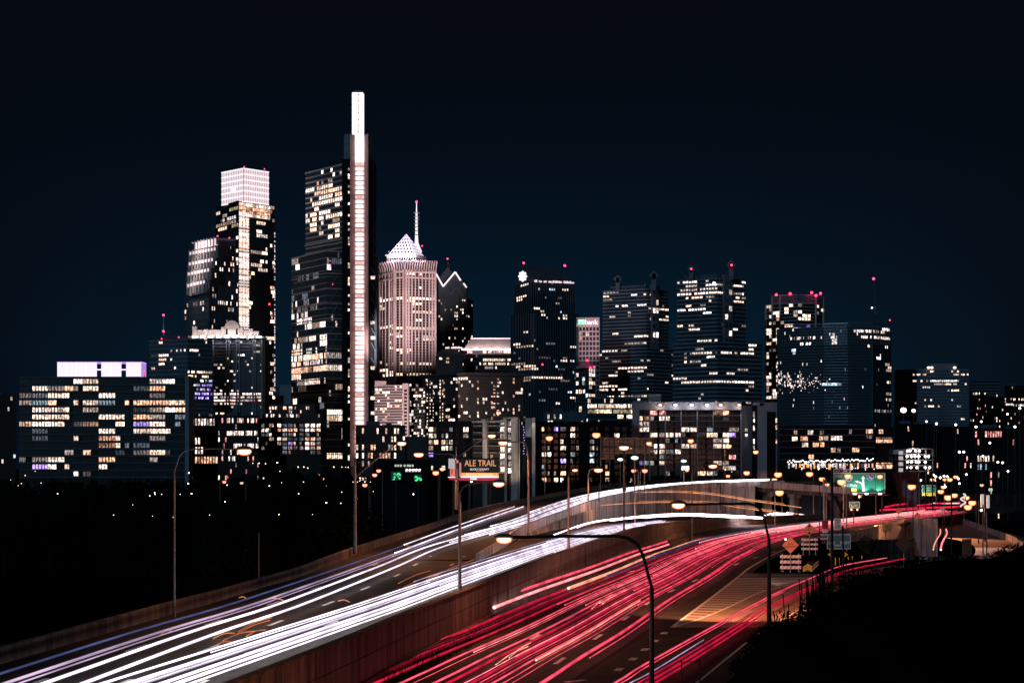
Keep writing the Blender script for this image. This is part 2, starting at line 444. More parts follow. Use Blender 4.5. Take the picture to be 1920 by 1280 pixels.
    def done(s):
        s.lit.build('room_lights', 'room_light_joined', s.root, kind='stuff')
def beacon(root_label, px, py, d, r=.9, m='red_beacon', stem=2.0, group='red aircraft warning lights on the roofs'):
    r *= .78; p = W(px, py, d); t = thing('warning_light', root_label, 'warning light', (p.x, p.y, p.z - stem), group)
    mb = MB(); mb.tube([p - Vector((0, 0, stem)), p - Vector((0, 0, r * .8))], .12, 6); mb.build('stem', 'metal_dark', t)
    mb = MB(); mb.ball(p, r, r, r); mb.build('lamp', m, t, smooth=True)

# ------------------------------------------------------------------ ground and roads
def V3(x, y, z): return Vector((x, y, z))
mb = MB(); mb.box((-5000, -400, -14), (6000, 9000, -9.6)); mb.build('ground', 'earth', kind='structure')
# line of the retaining wall between the white and the red carriageway: (distance, x, z of the upper road)
CW = [(60, -21, 3.5), (100, -14.8, 3.5), (123, -11.3, 3.5), (143, -8.6, 3.5), (168.5, -4.8, 3.5), (196.6, -.7, 3.5), (250, 7.6, 3.5), (322, 19.9, 3.4), (365, 28, 3.0), (418, 41, 2.3), (470, 57, 1.4), (510, 74, .7), (550, 98, .2), (590, 130, 0), (620, 165, 0)]
C = spline([V3(x, d, z) for d, x, z in CW], 120)
LP = [(60, -36, 3.5), (102, -33, 3.5), (148, -28.7, 3.5), (163.6, -27, 3.5), (184.6, -25.2, 3.5), (202, -23.5, 3.55), (246, -21.0, 3.8), (313.6, -14.7, 4.5), (375, -7.5, 5.8), (435.6, 3.8, 6.9), (490, 18, 8.4), (540, 33.4, 9.6), (580, 58, 10.5), (585, 84, 10.9), (575, 105, 10.8)]
L = spline([V3(x, d, z) for d, x, z in LP], 110)
RR = [(234, -4.7, 3.7), (270, -1.6, 4.2), (311, 1.8, 4.8), (380, 12, 6.1), (430, 21.2, 7.2), (463, 28.6, 8.1), (502, 42.8, 9.3), (524, 58.6, 10.1), (528, 74, 10.5), (520, 95, 10.4)]
RE = spline([V3(x, d, z) for d, x, z in RR], 80)
def at_d(pts, d):       # point of a path at a given distance
    for a, b in zip(pts, pts[1:]):
        if a.y <= d <= b.y: return a.lerp(b, (d - a.y) / max(1e-6, b.y - a.y))
    return pts[-1]
# near part of the upper road: from parapet to wall, until the gore
ds = [60 + 6 * k for k in range(30)]
mb = MB(); A = [at_d(L, d) for d in ds]; B = [at_d(C, d) for d in ds]; A[-1] = at_d(L, 234); B[-1] = at_d(C, 234)
strip(mb, A, B)
# ramp that climbs and white carriageway that stays low
Lr = [p for p in L if p.y >= 234]; n = 60
Lr = spline([at_d(L, 234)] + Lr, n); Rr = spline(RE, n); strip(mb, Lr, Rr)
for a, b in zip(Lr[:-1], Lr[1:]): pass
wl = spline([V3(-4.7, 234, 3.5), V3(2.4, 311, 3.5), V3(12.6, 380, 3.0), V3(22, 430, 2.4), V3(31, 470, 1.8), V3(46, 512, 1.1), V3(62, 535, .6), V3(90, 548, .3), V3(125, 600, 0.05)], n)
wr = spline([at_d(C, 234)] + [p for p in C if p.y > 240 and p.y < 600], n)
strip(mb, wl, wr)
mb.build('upper_road', 'asphalt', kind='structure')
# body of earth and concrete under the upper road (its visible sides are the walls built below)
mb = MB()
def drop(p, z): return V3(p.x, p.y, z)
for P_ in (L,):
    for a, b in zip(P_, P_[1:]): mb.face([drop(a, -9.8), drop(b, -9.8), b, a])
mb.build('embankment', 'earth', kind='structure')

# lower road
Mline = spline([V3(-12, 40, 0), V3(2.0, 127, 0), V3(7.4, 137.7, 0), V3(15.6, 177.8, 0), V3(24, 218, 0), V3(32.4, 259, 0), V3(38, 286, 0), V3(51, 340, 0), V3(68, 400, 0), V3(88, 452, 0), V3(120, 531, 0), V3(152, 600, 0), V3(190, 660, 0)], 120)
Ge = spline([V3(15.6, 177.8, 0), V3(19.5, 188, 0), V3(24.5, 204, 0), V3(31.5, 228, 0), V3(39, 245, 0), V3(47.5, 263, 0), V3(55, 278, 0), V3(64.5, 292, 0), V3(80, 301, 0), V3(115, 306, 0)], 50)
Red = spline([V3(-8, 60, 0), V3(6, 100, 0), V3(17, 132.7, 0), V3(26.5, 169, 0), V3(35.5, 200.7, 0), V3(42, 218.5, 0), V3(55, 252, 0), V3(66, 271, 0), V3(84, 281, 0), V3(120, 285, 0)], 90)
mb = MB()
dd = [44 + 6 * k for k in range(37)]
strip(mb, [drop(at_d(C, max(60, d)), 0) if d > 60 else V3(-26, d, 0) for d in dd], [at_d(Red, max(d, 60)) if d > 60 else V3(-8, d, 0) for d in dd])
d2 = [260 + 8 * k for k in range(43)]
strip(mb, [drop(at_d(C, min(d, 618)), 0) for d in d2], [at_d(Mline, d) + V3(2.5, 0, 0) for d in d2])
gq = spline([p for p in Ge if p.y >= 258], 24); rq = spline([p for p in Red if p.y >= 248], 24)
strip(mb, gq, rq)
far = spline([V3(150, 600, 0), V3(190, 680, 0), V3(260, 760, 0), V3(380, 840, 0)], 20)
strip(mb, [p + V3(-8, 26, 0) for p in far], [p + V3(8, -14, 0) for p in far])
mb.build('road', 'asphalt', kind='structure')
# lighter concrete of the exit ramp and the gore
mb = MB(); up = V3(0, 0, .004)
dg = [178 + 3 * k for k in range(27)]
strip(mb, [at_d(Mline, d) + up for d in dg], [at_d(Red, d) + up - V3(2.0, 0, 0) for d in dg])
strip(mb, [p + up for p in gq[1:]], [p + up + V3(-1.5, .3, 0) for p in rq[1:]])
mb.build('exit_ramp_road', 'asphalt_worn', kind='structure')
mb = MB()
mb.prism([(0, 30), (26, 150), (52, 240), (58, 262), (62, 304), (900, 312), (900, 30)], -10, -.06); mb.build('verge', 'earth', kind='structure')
mb = MB()     # raised dark median island beyond the gore
isl = [at_d(Mline, d) + V3(1.5, 0, 0) for d in range(266, 400, 8)]; isr = [V3(47, 264, 0), V3(54, 282, 0), V3(60, 300, 0), V3(64, 330, 0), V3(70, 370, 0)]
mb.prism([(p.x, p.y) for p in reversed(isl)] + [(p.x, p.y) for p in isr], -9.6, .14); mb.build('island', 'earth', kind='structure')

# painted markings, each line or dash its own thickness above the road
z1 = V3(0, 0, .010)
def line(mb, pts, w, lift=z1):
    N = normals(pts); strip(mb, [p - nn * (w / 2) + lift for p, nn in zip(pts, N)], [p + nn * (w / 2) + lift for p, nn in zip(pts, N)])
mk = MB()
line(mk, [at_d(Mline, d) for d in range(178, 600, 4)], .35)
line(mk, [at_d(Ge, d) for d in range(178, 262, 3)], .30)
Rl = spline([V3(13.5, 132.7, 0), V3(22.7, 169, 0), V3(31.9, 200.7, 0), V3(37.3, 218.5, 0), V3(52.3, 263, 0), V3(66, 296, 0)], 60)
Rl0 = spline([V3(2, 96, 0), V3(13.5, 132.7, 0)], 14)
line(mk, Rl, .22); line(mk, Rl0, .22)
for k in range(26):     # hatching of the gore
    d = 181.5 + k * 3.35
    a = at_d(Mline, d); b = at_d(Ge, d - 1.2); mk.face([a + z1 + V3(.2, -.35, 0), b + z1 + V3(-.1, -.35, 0), b + z1 + V3(-.1, .35, 0), a + z1 + V3(.2, .35, 0)])
mk.build('road_lines', 'paint_white', kind='structure')
def dash(mb, c, t, ln, w):
    nn = V3(t.y, -t.x, 0); mb.face([c - nn * w / 2 - t * ln / 2 + z1, c + nn * w / 2 - t * ln / 2 + z1, c + nn * w / 2 + t * ln / 2 + z1, c - nn * w / 2 + t * ln / 2 + z1])
proto = None
def place_dash(name, c, t, ln, w, label=None):
    mb = MB(); dash(mb, c, t, ln, w); return mb.build(name, 'paint_white', kind='structure')
dm = MB()
for d in [96 + 7.6 * k for k in range(11)]:
    p = at_d(Mline, d); t = (at_d(Mline, d + 2) - p).normalized(); dash(dm, p, t, 2.1, .62)
for base, off in (((147.8, 3.9), 0), ((147.8, 3.9), -5.6), ((147.8, 3.9), -11.2)):
    q = spline([V3(-3, 107, 0), V3(3.9, 147.8, 0), V3(7.9, 168, 0), V3(11.9, 189, 0), V3(20, 228.6, 0), V3(38.6, 300, 0), V3(60, 370, 0), V3(84, 440, 0)], 60)
    for d in [107 + 20.4 * k for k in range(16)]:
        p = at_d(q, d) + V3(off * (1 + (d - 140) / 900), 0, 0); t = (at_d(q, d + 2) - at_d(q, d)).normalized(); dash(dm, p, t, 5.0, .40)
for off in (5.5, 10.5, 15):
    for d in range(84, 330, 20):
        a = at_d(L, d); b = at_d(L, d + 3); t = (b - a).normalized(); nn = V3(t.y, -t.x, 0); c = a + nn * off
        dash(dm, c, V3(t.x, t.y, 0).normalized(), 5, .35)
dm.build('lane_dashes', 'paint_white', kind='structure')

# ------------------------------------------------------------------ walls of separate panels
def panel_wall(name, label, path, bot, top, seg, thick, m, courses=1, side=1, gap=.06, group=None, cope=0, cap=290):
    """wall of panels along a path; bot/top: functions of the path point"""
    root = thing(name, label, 'wall', (path[0].x, path[0].y, min(bot(path[0]), 0)), group)
    acc = 0; P = [path[0]]; last = path[0]
    for a, b in zip(path, path[1:]):
        l = (b - a).length; k = 0
        while acc + l - k > seg:
            k += seg - acc; acc = 0; P.append(a.lerp(b, min(1, k / l)))
        acc += l - k
    P.append(path[-1]); o0 = wloc(root); cnt = 0; rest = MB()
    for a, b in zip(P, P[1:]):
        t = (b - a); t.z = 0
        if t.length < .3: continue
        t.normalize(); nn = V3(t.y, -t.x, 0) * side
        for c in range(courses):
            za0, za1 = bot(a), top(a); zb0, zb1 = bot(b), top(b)
            f0, f1 = c / courses, (c + 1) / courses
            j = R.uniform(-.02, .02); th = thick + j
            A = a + t * gap / 2; B = b - t * gap / 2; g = gap / 2 if courses > 1 else 0
            mb = MB() if cnt < cap else rest; cnt += 1
            lo_a, hi_a = za0 + (za1 - za0) * f0 + g * (c > 0), za0 + (za1 - za0) * f1 - g * (c < courses - 1)
            lo_b, hi_b = zb0 + (zb1 - zb0) * f0 + g * (c > 0), zb0 + (zb1 - zb0) * f1 - g * (c < courses - 1)
            mb.hexa([drop(A, lo_a), drop(A, lo_a) + nn * th, drop(B, lo_b) + nn * th, drop(B, lo_b), drop(A, hi_a), drop(A, hi_a) + nn * th, drop(B, hi_b) + nn * th, drop(B, hi_b)])
            if mb is not rest: mb.build('panel', m, root)
    rest.build('panels', m, root, kind='stuff')
    core = MB()
    for a, b in zip(path, path[1:]):
        t = (b - a); t.z = 0
        if t.length < 1e-6: continue
        t.normalize(); nn = V3(t.y, -t.x, 0) * side; q = nn * (thick - .12)
        core.hexa([drop(a, bot(a)) + nn * .04, drop(a, bot(a)) + q, drop(b, bot(b)) + q, drop(b, bot(b)) + nn * .04, drop(a, top(a) - .06) + nn * .04, drop(a, top(a) - .06) + q, drop(b, top(b) - .06) + q, drop(b, top(b) - .06) + nn * .04])
    core.build('core', m, root)
    if cope:
        cm = MB()
        for a, b in zip(P, P[1:]):
            t = (b - a); t.z = 0
            if t.length < .3: continue
            t.normalize(); nn = V3(t.y, -t.x, 0) * side
            cm.hexa([drop(a, top(a)) - nn * .1, drop(a, top(a)) + nn * (thick + .12), drop(b, top(b)) + nn * (thick + .12), drop(b, top(b)) - nn * .1, drop(a, top(a) + cope) - nn * .1, drop(a, top(a) + cope) + nn * (thick + .12), drop(b, top(b) + cope) + nn * (thick + .12), drop(b, top(b) + cope) - nn * .1])
        cm.build('coping', m, root)
    return root
Cw = [p for p in C if 84 < p.y < 560]
panel_wall('retaining_wall', 'long stained concrete retaining wall of square panels between white and red lanes', Cw, lambda p: .9 if p.y < 400 else 0, lambda p: p.z + .75, 3.6, .45, 'concrete', 2, cope=.12)
mb = MB()
for a, b in zip(Cw, Cw[1:]):
    t = (b - a); t.z = 0; t.normalize(); nn = V3(t.y, -t.x, 0)
    mb.hexa([drop(a, 0), drop(a, 0) + nn * .9, drop(b, 0) + nn * .9, drop(b, 0), drop(a, .88), drop(a, .88) + nn * .7, drop(b, .88) + nn * .7, drop(b, .88)])
foot = mb.build('wall_footing', 'concrete', kind='structure')
Lw = [p for p in L if p.y > 84]
panel_wall('parapet', 'low brown concrete parapet along the far left edge of the white road', Lw[:98], lambda p: p.z - .4, lambda p: p.z + 1.05, 7.0, .4, 'concrete', side=-1)
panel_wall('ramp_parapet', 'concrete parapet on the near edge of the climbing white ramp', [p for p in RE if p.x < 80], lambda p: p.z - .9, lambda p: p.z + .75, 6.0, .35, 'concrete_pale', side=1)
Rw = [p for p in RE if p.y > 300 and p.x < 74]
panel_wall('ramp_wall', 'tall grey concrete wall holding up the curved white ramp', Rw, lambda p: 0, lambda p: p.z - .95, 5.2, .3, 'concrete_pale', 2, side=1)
# ribs of the low ramp wall, where the headlights catch it
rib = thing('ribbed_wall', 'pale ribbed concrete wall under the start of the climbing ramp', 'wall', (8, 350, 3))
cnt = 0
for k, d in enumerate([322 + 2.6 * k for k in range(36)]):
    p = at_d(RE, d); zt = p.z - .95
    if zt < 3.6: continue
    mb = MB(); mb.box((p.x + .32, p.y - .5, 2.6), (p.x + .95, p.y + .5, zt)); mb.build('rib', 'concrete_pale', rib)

# overpass that carries the ramp on to the right
ov = thing('overpass', 'concrete overpass with dark underside where the white ramp meets the far wall', 'bridge', (90, 530, 0))
mb = MB(); mb.hexa([V3(72, 522, 9.2), V3(98, 524, 7.4), V3(98, 540, 7.4), V3(72, 540, 9.2), V3(72, 522, 11.2), V3(98, 524, 9.2), V3(98, 540, 9.2), V3(72, 540, 11.2)]); mb.build('deck', 'concrete_pale', ov)
for k in range(3):
    mb = MB(); y = 524.5 + k * 5; mb.hexa([V3(72.5, y, 8.0), V3(97.5, y, 6.3), V3(97.5, y + .8, 6.3), V3(72.5, y + .8, 8.0), V3(72.5, y, 9.3), V3(97.5, y, 7.5), V3(97.5, y + .8, 7.5), V3(72.5, y + .8, 9.3)]); mb.build('girder', 'concrete', ov)
for x, z in ((74.5, 7.7), (82.5, 7.2), (94.5, 6.4)):
    mb = MB()
    for y in (526, 534): mb.tube([(x, y, -.3), (x, y, z - .8)], .8, 10)
    mb.hexa([V3(x - 1, 524, z - .9), V3(x + 1, 524, z - .9), V3(x + 1, 537, z - .9), V3(x - 1, 537, z - .9), V3(x - 1, 523, z + .3), V3(x + 1, 523, z + .3), V3(x + 1, 538, z + .3), V3(x - 1, 538, z + .3)])
    mb.build('pier', 'concrete', ov)
farw = spline([V3(98, 536, 8), V3(118, 600, 6.0), V3(140, 650, 5.2), V3(165, 690, 4.6), V3(200, 730, 3.6), V3(240, 790, 3)], 40)
panel_wall('far_wall', 'brown retaining wall behind the red trails under the green overhead sign', farw, lambda p: -.3, lambda p: p.z, 9, .5, 'concrete', 1, side=1, cope=.5)

# bridge abutment on the right, where the exit road passes below
aw = [V3(71, 388, 0), V3(80, 415, 0), V3(90, 446, 0), V3(101, 480, 0), V3(110, 508, 0)]
aw2 = [V3(110, 508, 0), V3(113, 500, 0), V3(116, 494, 0)]
panel_wall('abutment_wall', 'high pale concrete abutment wall with stains right of the work zone', spline(aw, 24), lambda p: -3 - 6.2 * (p.y - 388) / 120, lambda p: .95, 5, .6, 'concrete_pale', 2, side=1, cope=.15)
panel_wall('abutment_corner', 'bright corner block at the end of the pale abutment wall', spline(aw2, 6), lambda p: -9.3, lambda p: 1.2, 4, .8, 'concrete_pale', 3, side=1)
lw = [V3(70, 376, 0), V3(78, 396, 0), V3(86, 412, 0), V3(95, 430, 0)]
panel_wall('lower_wall', 'lower stained concrete wall with a kerb top below the abutment', spline(lw, 20), lambda p: -9, lambda p: -.2 - 1.6 * (p.y - 376) / 54, 3.5, .5, 'concrete_pale', 1, side=1, cope=.25)
# sunken exit road on the right with its curved barrier
sk = spline([V3(112, 560, -3.0), V3(122, 520, -4.6), V3(124, 490, -5.6), V3(112, 440, -6.2), V3(96, 395, -6.5)], 30)
sk2 = spline([V3(150, 600, -2.5), V3(147, 545, -4.2), V3(146, 500, -5.4), V3(134, 445, -6.2), V3(112, 395, -6.5)], 30)
mb = MB(); strip(mb, sk, sk2); mb.build('sunken_road', 'asphalt_worn', kind='structure')
bar = spline([V3(146, 600, -2.0), V3(142, 545, -3.8), V3(136.5, 490, -5.2), V3(127, 452, -6.0), V3(113, 418, -6.4)], 30)
panel_wall('curved_barrier', 'curved concrete barrier along the right side of the sunken exit road', bar, lambda p: p.z - .5, lambda p: p.z + 1.3, 6, .45, 'concrete_pale', 1, side=1)
kb = spline([V3(66, 294, 0), V3(80, 302.5, 0), V3(96, 305, 0)], 14)
panel_wall('ramp_kerb_wall', 'short pinkish concrete wall where the exit ramp bends behind the dark hill', kb, lambda p: -.05, lambda p: .9, 5, .4, 'concrete_pale', 1, side=1)

# ------------------------------------------------------------------ light of the passing traffic, long exposure
def trail(mb, pts, off, dz, r, rz=None, t0=0, t1=1, n=46, seg=6):
    P = spline(pts, n); N = normals(P); a = int(t0 * (n - 1)); b = max(a + 2, int(t1 * (n - 1)) + 1)
    mb.tube([P[k] + N[k] * off + V3(0, 0, dz) for k in range(a, min(b, n))], r, seg, rz=rz or r)
trail_mat('trail_white', (5.5, 5.2, 5.3), (.9, .72, 1.0), 1.0); trail_mat('trail_blaze', (22, 17, 18), (5, 3, 3.4), 1.0); trail_mat('trail_white_soft', (1.3, 1.1, 1.35), (.35, .26, .5), 1.0)
trail_mat('trail_blue', (.16, .20, .44), (.03, .04, .14), 1.0); trail_mat('trail_violet', (1.3, 1.0, 1.25), (.30, .20, .36), 1.0)
trail_mat('trail_red', (1.15, .022, .10), (.5, .003, .035), 1.0); trail_mat('trail_crimson', (.30, .003, .03), (.10, .001, .010), 1.0); trail_mat('trail_rose', (2.3, .50, .58), (.95, .015, .09), 1.0)
trail_mat('trail_peach', (2.0, 1.25, .92), (1.1, .30, .18), 1.0); trail_mat('trail_cream', (3.4, 2.4, 2.1), (1.3, .12, .20), 1.0); trail_mat('trail_amber', (1.1, .42, .18), (.5, .10, .03), 1.0); trail_mat('trail_navy', (.035, .08, .17), (.01, .02, .06), 1.0)
def TP(*p): return [G(x, y, z) for x, y, z in p]
# base curves (photograph row and column, height above datum)
top1 = [V3(-28.9, 102.3, 4.2), V3(-26.6, 129, 4.2), V3(-24.4, 147, 4.2), V3(-22.7, 166.5, 4.2), V3(-19.3, 210, 4.25), V3(-15.2, 260, 4.5), V3(-10.4, 310, 5.1), V3(-4.4, 358, 6.0), V3(.5, 395, 6.7)]
low1 = [V3(-19.5, 84, 4.2), V3(-16.8, 100.8, 4.2), V3(-14.6, 114.3, 4.2), V3(-11.9, 130.7, 4.2), V3(-8.6, 151, 4.2), V3(-5.7, 171, 4.2), V3(-1.4, 200, 4.2), V3(6.4, 250, 4.2), V3(17.8, 318, 4.1), V3(26, 362, 3.7), V3(36, 405, 3.2)]
back = [V3(-31.5, 70, 4.2)]
top1b = back + top1
def tlabel(mb, m, label, name='light_trail', group='light trails of the traffic'):
    return mb.build(name, m, label=label, cat='light trail', group=group)
m_ = MB(); trail(m_, top1b, 0, 0, .08, t1=.93); tlabel(m_, 'trail_blue', 'thin blue light trail, outermost beside the left parapet')
m_ = MB(); trail(m_, top1b, -.35, -.1, .05, t0=.1); trail(m_, top1b, 1.9, 0, .09); trail(m_, top1b, 2.35, -.1, .05); tlabel(m_, 'trail_violet', 'pale violet light trail, second from the left parapet')
m_ = MB(); trail(m_, top1b, .05, .1, .08, t0=.58); trail(m_, top1b, 2.0, .12, .10, t0=.52); tlabel(m_, 'trail_white', 'white stretch of the outermost trails beyond the tall lamp')
rampmid = top1b[:-3] + [V3(-3.5, 330, 5.4), V3(2.2, 372, 6.2), V3(10, 420, 7.4), V3(18.6, 458, 8.5), V3(34, 500, 9.8), V3(52, 528, 10.7), V3(70, 534, 11.3), V3(76, 532, 11.4)]
for off, r, lab in ((4.0, .10, 'white light trail with a peach edge, third from the left parapet'), (6.1, .10, 'white light trail, fourth from the left parapet, left of the orange flecks')):
    m_ = MB(); trail(m_, rampmid, off, 0, r, n=80); tlabel(m_, 'trail_white', lab)
m_ = MB()
for off, r, t0 in ((2.6, .07, .5), (3.2, .06, .45), (4.5, .10, .42), (5.2, .06, .5), (3.8, .09, .55), (5.7, .06, .4), (6.6, .09, .55), (7.2, .05, .45), (1.9, .06, .62), (5.4, .15, .74), (4.3, .16, .74), (3.2, .15, .78), (6.3, .14, .74), (2.2, .1, .8)):
    trail(m_, rampmid, off, R.uniform(-.1, .3), r, rz=r * 1.2, t0=t0, n=80)
m_.build('ramp_headlight_trails', 'trail_white', kind='stuff', label='dense bundle of white headlight trails climbing the curved ramp', cat='light trails')
m_ = MB()
for off, r, t0, t1 in ((0, .06, 0, .82), (-.95, .10, 0, .9), (-1.25, .09, 0, .95), (-1.55, .05, .1, .95), (-2.05, .05, 0, .9), (-2.6, .11, 0, 1), (-2.9, .08, 0, 1), (-3.3, .05, 0, .95), (-3.75, .04, .1, 1), (-4.75, .07, 0, 1), (-2.3, .05, .3, 1), (-1.85, .07, .5, 1), (-3.1, .10, .55, 1), (-4.2, .08, .55, .95), (-5.3, .06, .6, .9), (-3.7, .09, .62, 1), (.5, .04, .5, .75), (-.55, .05, .35, .85)):
    trail(m_, low1, off, R.uniform(-.08, .2), r, rz=r, t0=t0, t1=t1, n=70)
m_.build('headlight_trails', 'trail_white', kind='stuff', label='dense bundle of white headlight trails beside the retaining wall', cat='light trails')
m_ = MB()
for off, t0, t1 in ((-1.6, 0, 1), (-2.05, .0, .8), (-.4, .1, .7), (-3.3, .3, 1), (-4.9, .3, .9), (-2.65, .5, 1)):
    trail(m_, low1, off, .3, .04, t0=t0, t1=t1, n=70)
m_.build('soft_headlight_trails', 'trail_white_soft', kind='stuff', label='fine lilac trails within the white bundle beside the wall', cat='light trails')
# the far thick white trails at the foot of the ramp wall
m_ = MB()
b_ = TP((1045, 1003, 4.2), (1115, 979, 4.1), (1200, 968.5, 3.9), (1262, 965, 3.6)) + [W(1300, 965.5, 455), W(1360, 968, 468), W(1415, 971, 482)]
for o_, r, t0, t1 in ((0, .13, .2, 1), (.9, .26, .45, 1), (1.7, .38, .6, .97), (2.3, .26, .62, 1), (-.5, .10, 0, .45)): trail(m_, b_, o_, .1, r, rz=r, t0=t0, t1=t1)
m_.build('far_headlight_trails', 'trail_blaze', kind='stuff', label='thick blazing white trail at the foot of the tall ramp wall', cat='light trails')
m_ = MB()
b_ = [W(1438, 962, 520), W(1470, 966, 535), W(1500, 971, 548), W(1530, 977, 560)]
for o_, dz in ((0, 0), (1.2, .2), (2.6, .35), (-1.2, -.15), (4, .5), (-2.4, -.4)): trail(m_, b_, o_, dz, .32, rz=.22, t0=R.uniform(0, .2))
m_.build('crossing_headlight_trails', 'trail_white', kind='stuff', label='broken white trails where the carriageways meet behind the curved lamp', cat='light trails')
# amber trails of lamps seen over the ramp
for lab, pts in (('amber trail high across the ramp wall, upper of the two', [W(1175, 922, 470), W(1260, 922, 480), W(1330, 926, 486), W(1400, 937, 490), W(1460, 945, 494), W(1502, 951, 498)]),
                 ('amber trail across the ramp wall, ending by the broken white trails', [W(1128, 947, 400), W(1180, 943, 410), W(1260, 941, 430), W(1330, 943, 440), W(1400, 953, 450), W(1460, 960, 455), W(1498, 963, 460)])):
    m_ = MB(); trail(m_, pts, 0, 0, .12); trail(m_, pts, .5, .35, .06, t0=.2, t1=.9); tlabel(m_, 'trail_amber', lab)
# red carriageway, base curve = right-most trail of the main lanes
red1 = [V3(-3.5, 100, .7), V3(2.3, 126.9, .7), V3(5.5, 143, .7), V3(10.4, 166, .7), V3(18, 205, .7), V3(27.2, 248, .7), V3(35.3, 289, .7), V3(40, 310, .7), V3(50.7, 356, .7), V3(64.6, 400, .7), V3(80, 440, .7), V3(104, 493, .7), V3(126, 540, .7), V3(146, 584, .7)]
def redset(mb, items, z=0):
    for off, r, t0, t1 in items: trail(mb, red1, off, z + R.uniform(-.1, .2), r, rz=r, t0=t0, t1=t1, n=80)
m_ = MB(); redset(m_, ((0, .13, 0, .45), (.1, .06, .4, .62), (.45, .05, .1, 1), (-.35, .05, .28, 1))); m_.build('light_trail', 'trail_rose', label='rose pink light trail, right-most on the main red lanes', cat='light trail', group='light trails of the traffic')
m_ = MB(); redset(m_, ((-2.4, .06, .2, 1), (-2.9, .04, 0, .6), (-1.8, .03, .35, .9), (-3.5, .07, .0, .4), (-4.4, .04, 0, .45), (-2.15, .03, .0, .8), (-7.2, .07, 0, 1), (-8.1, .06, .2, 1), (-9.6, .08, 0, 1), (-6.4, .06, .25, 1), (-10.4, .05, .2, .9), (-7.45, .03, 0, 1), (-9.2, .03, 0, .9), (-5.5, .04, .1, 1), (-11.2, .04, .2, 1), (-14.9, .06, .5, 1)))
m_.build('rose_taillight_trails', 'trail_rose', kind='stuff', label='rose coloured trails through the middle of the red lanes', cat='light trails')
m_ = MB(); redset(m_, ((-5.2, .10, 0, 1), (-5.7, .06, .1, .9), (-6.8, .10, 0, 1), (-7.7, .06, .3, 1), (-8.7, .06, .3, 1), (-11.7, .10, 0, 1), (-13.2, .10, .0, .5), (-14.3, .12, .0, .95), (-14.75, .05, 0, .7), (-9.2, .05, .42, 1), (-10.2, .10, .5, 1), (-4.1, .03, .05, .7), (-3.1, .03, .4, 1)))
m_.build('red_taillight_trails', 'trail_red', kind='stuff', label='saturated red trails packed across the main lanes', cat='light trails')
m_ = MB(); redset(m_, ((-5.5, .10, 0, .8), (-12.7, .14, .05, .62), (-13.6, .10, 0, .42), (-11.9, .08, .5, 1), (-7.0, .12, .25, .5)))
m_.build('crimson_taillight_trails', 'trail_crimson', kind='stuff', label='deep crimson trails in the shadows between the brighter red ones', cat='light trails')
m_ = MB(); redset(m_, ((-8.4, .04, .25, 1), (-7.5, .04, .3, 1), (-9.9, .07, .45, 1), (-12.4, .07, .5, 1), (-6.6, .04, .2, .9), (-13.2, .09, .55, 1), (-10.8, .10, .6, 1), (-8.0, .09, .6, 1), (-6.2, .10, .62, 1), (-14.6, .08, .5, 1), (-9.0, .03, .1, .8), (-5.0, .03, .0, .7), (-11.4, .06, .66, 1), (-4.6, .06, .7, 1)), .15)
m_.build('pale_taillight_trails', 'trail_cream', kind='stuff', label='pale cores of the crowded trails towards the bend', cat='light trails')
m_ = MB(); redset(m_, ((-13.35, .19, .24, .49), (-13.75, .05, .3, .5)), .5); tlabel(m_, 'trail_peach', 'thick peach light trail over the dark blue streak')
m_ = MB(); redset(m_, ((-15.6, .17, .17, .46),), .6); tlabel(m_, 'trail_cream', 'pale pink light trail starting nearest the retaining wall, lower of two')
m_ = MB(); redset(m_, ((-16.8, .17, .20, .47),), .8); tlabel(m_, 'trail_rose', 'pink light trail closest to the retaining wall')
m_ = MB(); redset(m_, ((-12.75, .26, .38, .78), (-12.9, .18, .28, .5)), .45); tlabel(m_, 'trail_navy', 'dark blue streak among the red trails')
m_ = MB(); redset(m_, ((-3.9, .09, .09, .22),), -.3); tlabel(m_, 'trail_peach', 'short yellowish streak low between the red lanes')
m_ = MB()
for px, py, dx, dy in ((930, 1245, 60, -34), (955, 1232, 40, -28), (1110, 1140, 38, -26), (1130, 1131, 30, -18)):
    a = G(px, py, .9); b = G(px + dx / 2, py + dy * .62, .9); c = G(px + dx, py + dy, .9); m_.tube(spline([a, b, c], 8), .05, 5)
m_.build('amber_flecks', 'trail_peach', kind='stuff', label='curled peach flecks over the red trails in the middle lanes', cat='light trails')
m_ = MB()
for px, py, dx, dy in ((418, 1200, 60, -18), (440, 1190, 66, -28), (447, 1183, 62, -26), (462, 1192, 36, -12), (502, 1123, 30, 2), (448, 1120, 15, 2), (502, 1196, 40, -10), (634, 1126, 22, 2), (747, 1093, 60, -24), (757, 1100, 76, -30), (800, 1086, 90, -38), (758, 1022, 12, 4), (300, 1190, 22, -8), (405, 1209, 30, -6), (400, 1196, 40, -10), (1022, 953, 28, -14), (930, 963, 10, 3), (1108, 925, 30, -12)):
    z = 4.0 if px < 900 else 7.5
    a = G(px, py, z); c = G(px + dx, py + dy, z); b = (a + c) / 2 + V3(0, 0, .15); m_.tube(spline([a, b, c], 7), .04, 5)
m_.build('amber_flecks', 'trail_amber', kind='stuff', label='short amber flecks on the dark road between the white trails', cat='light trails')
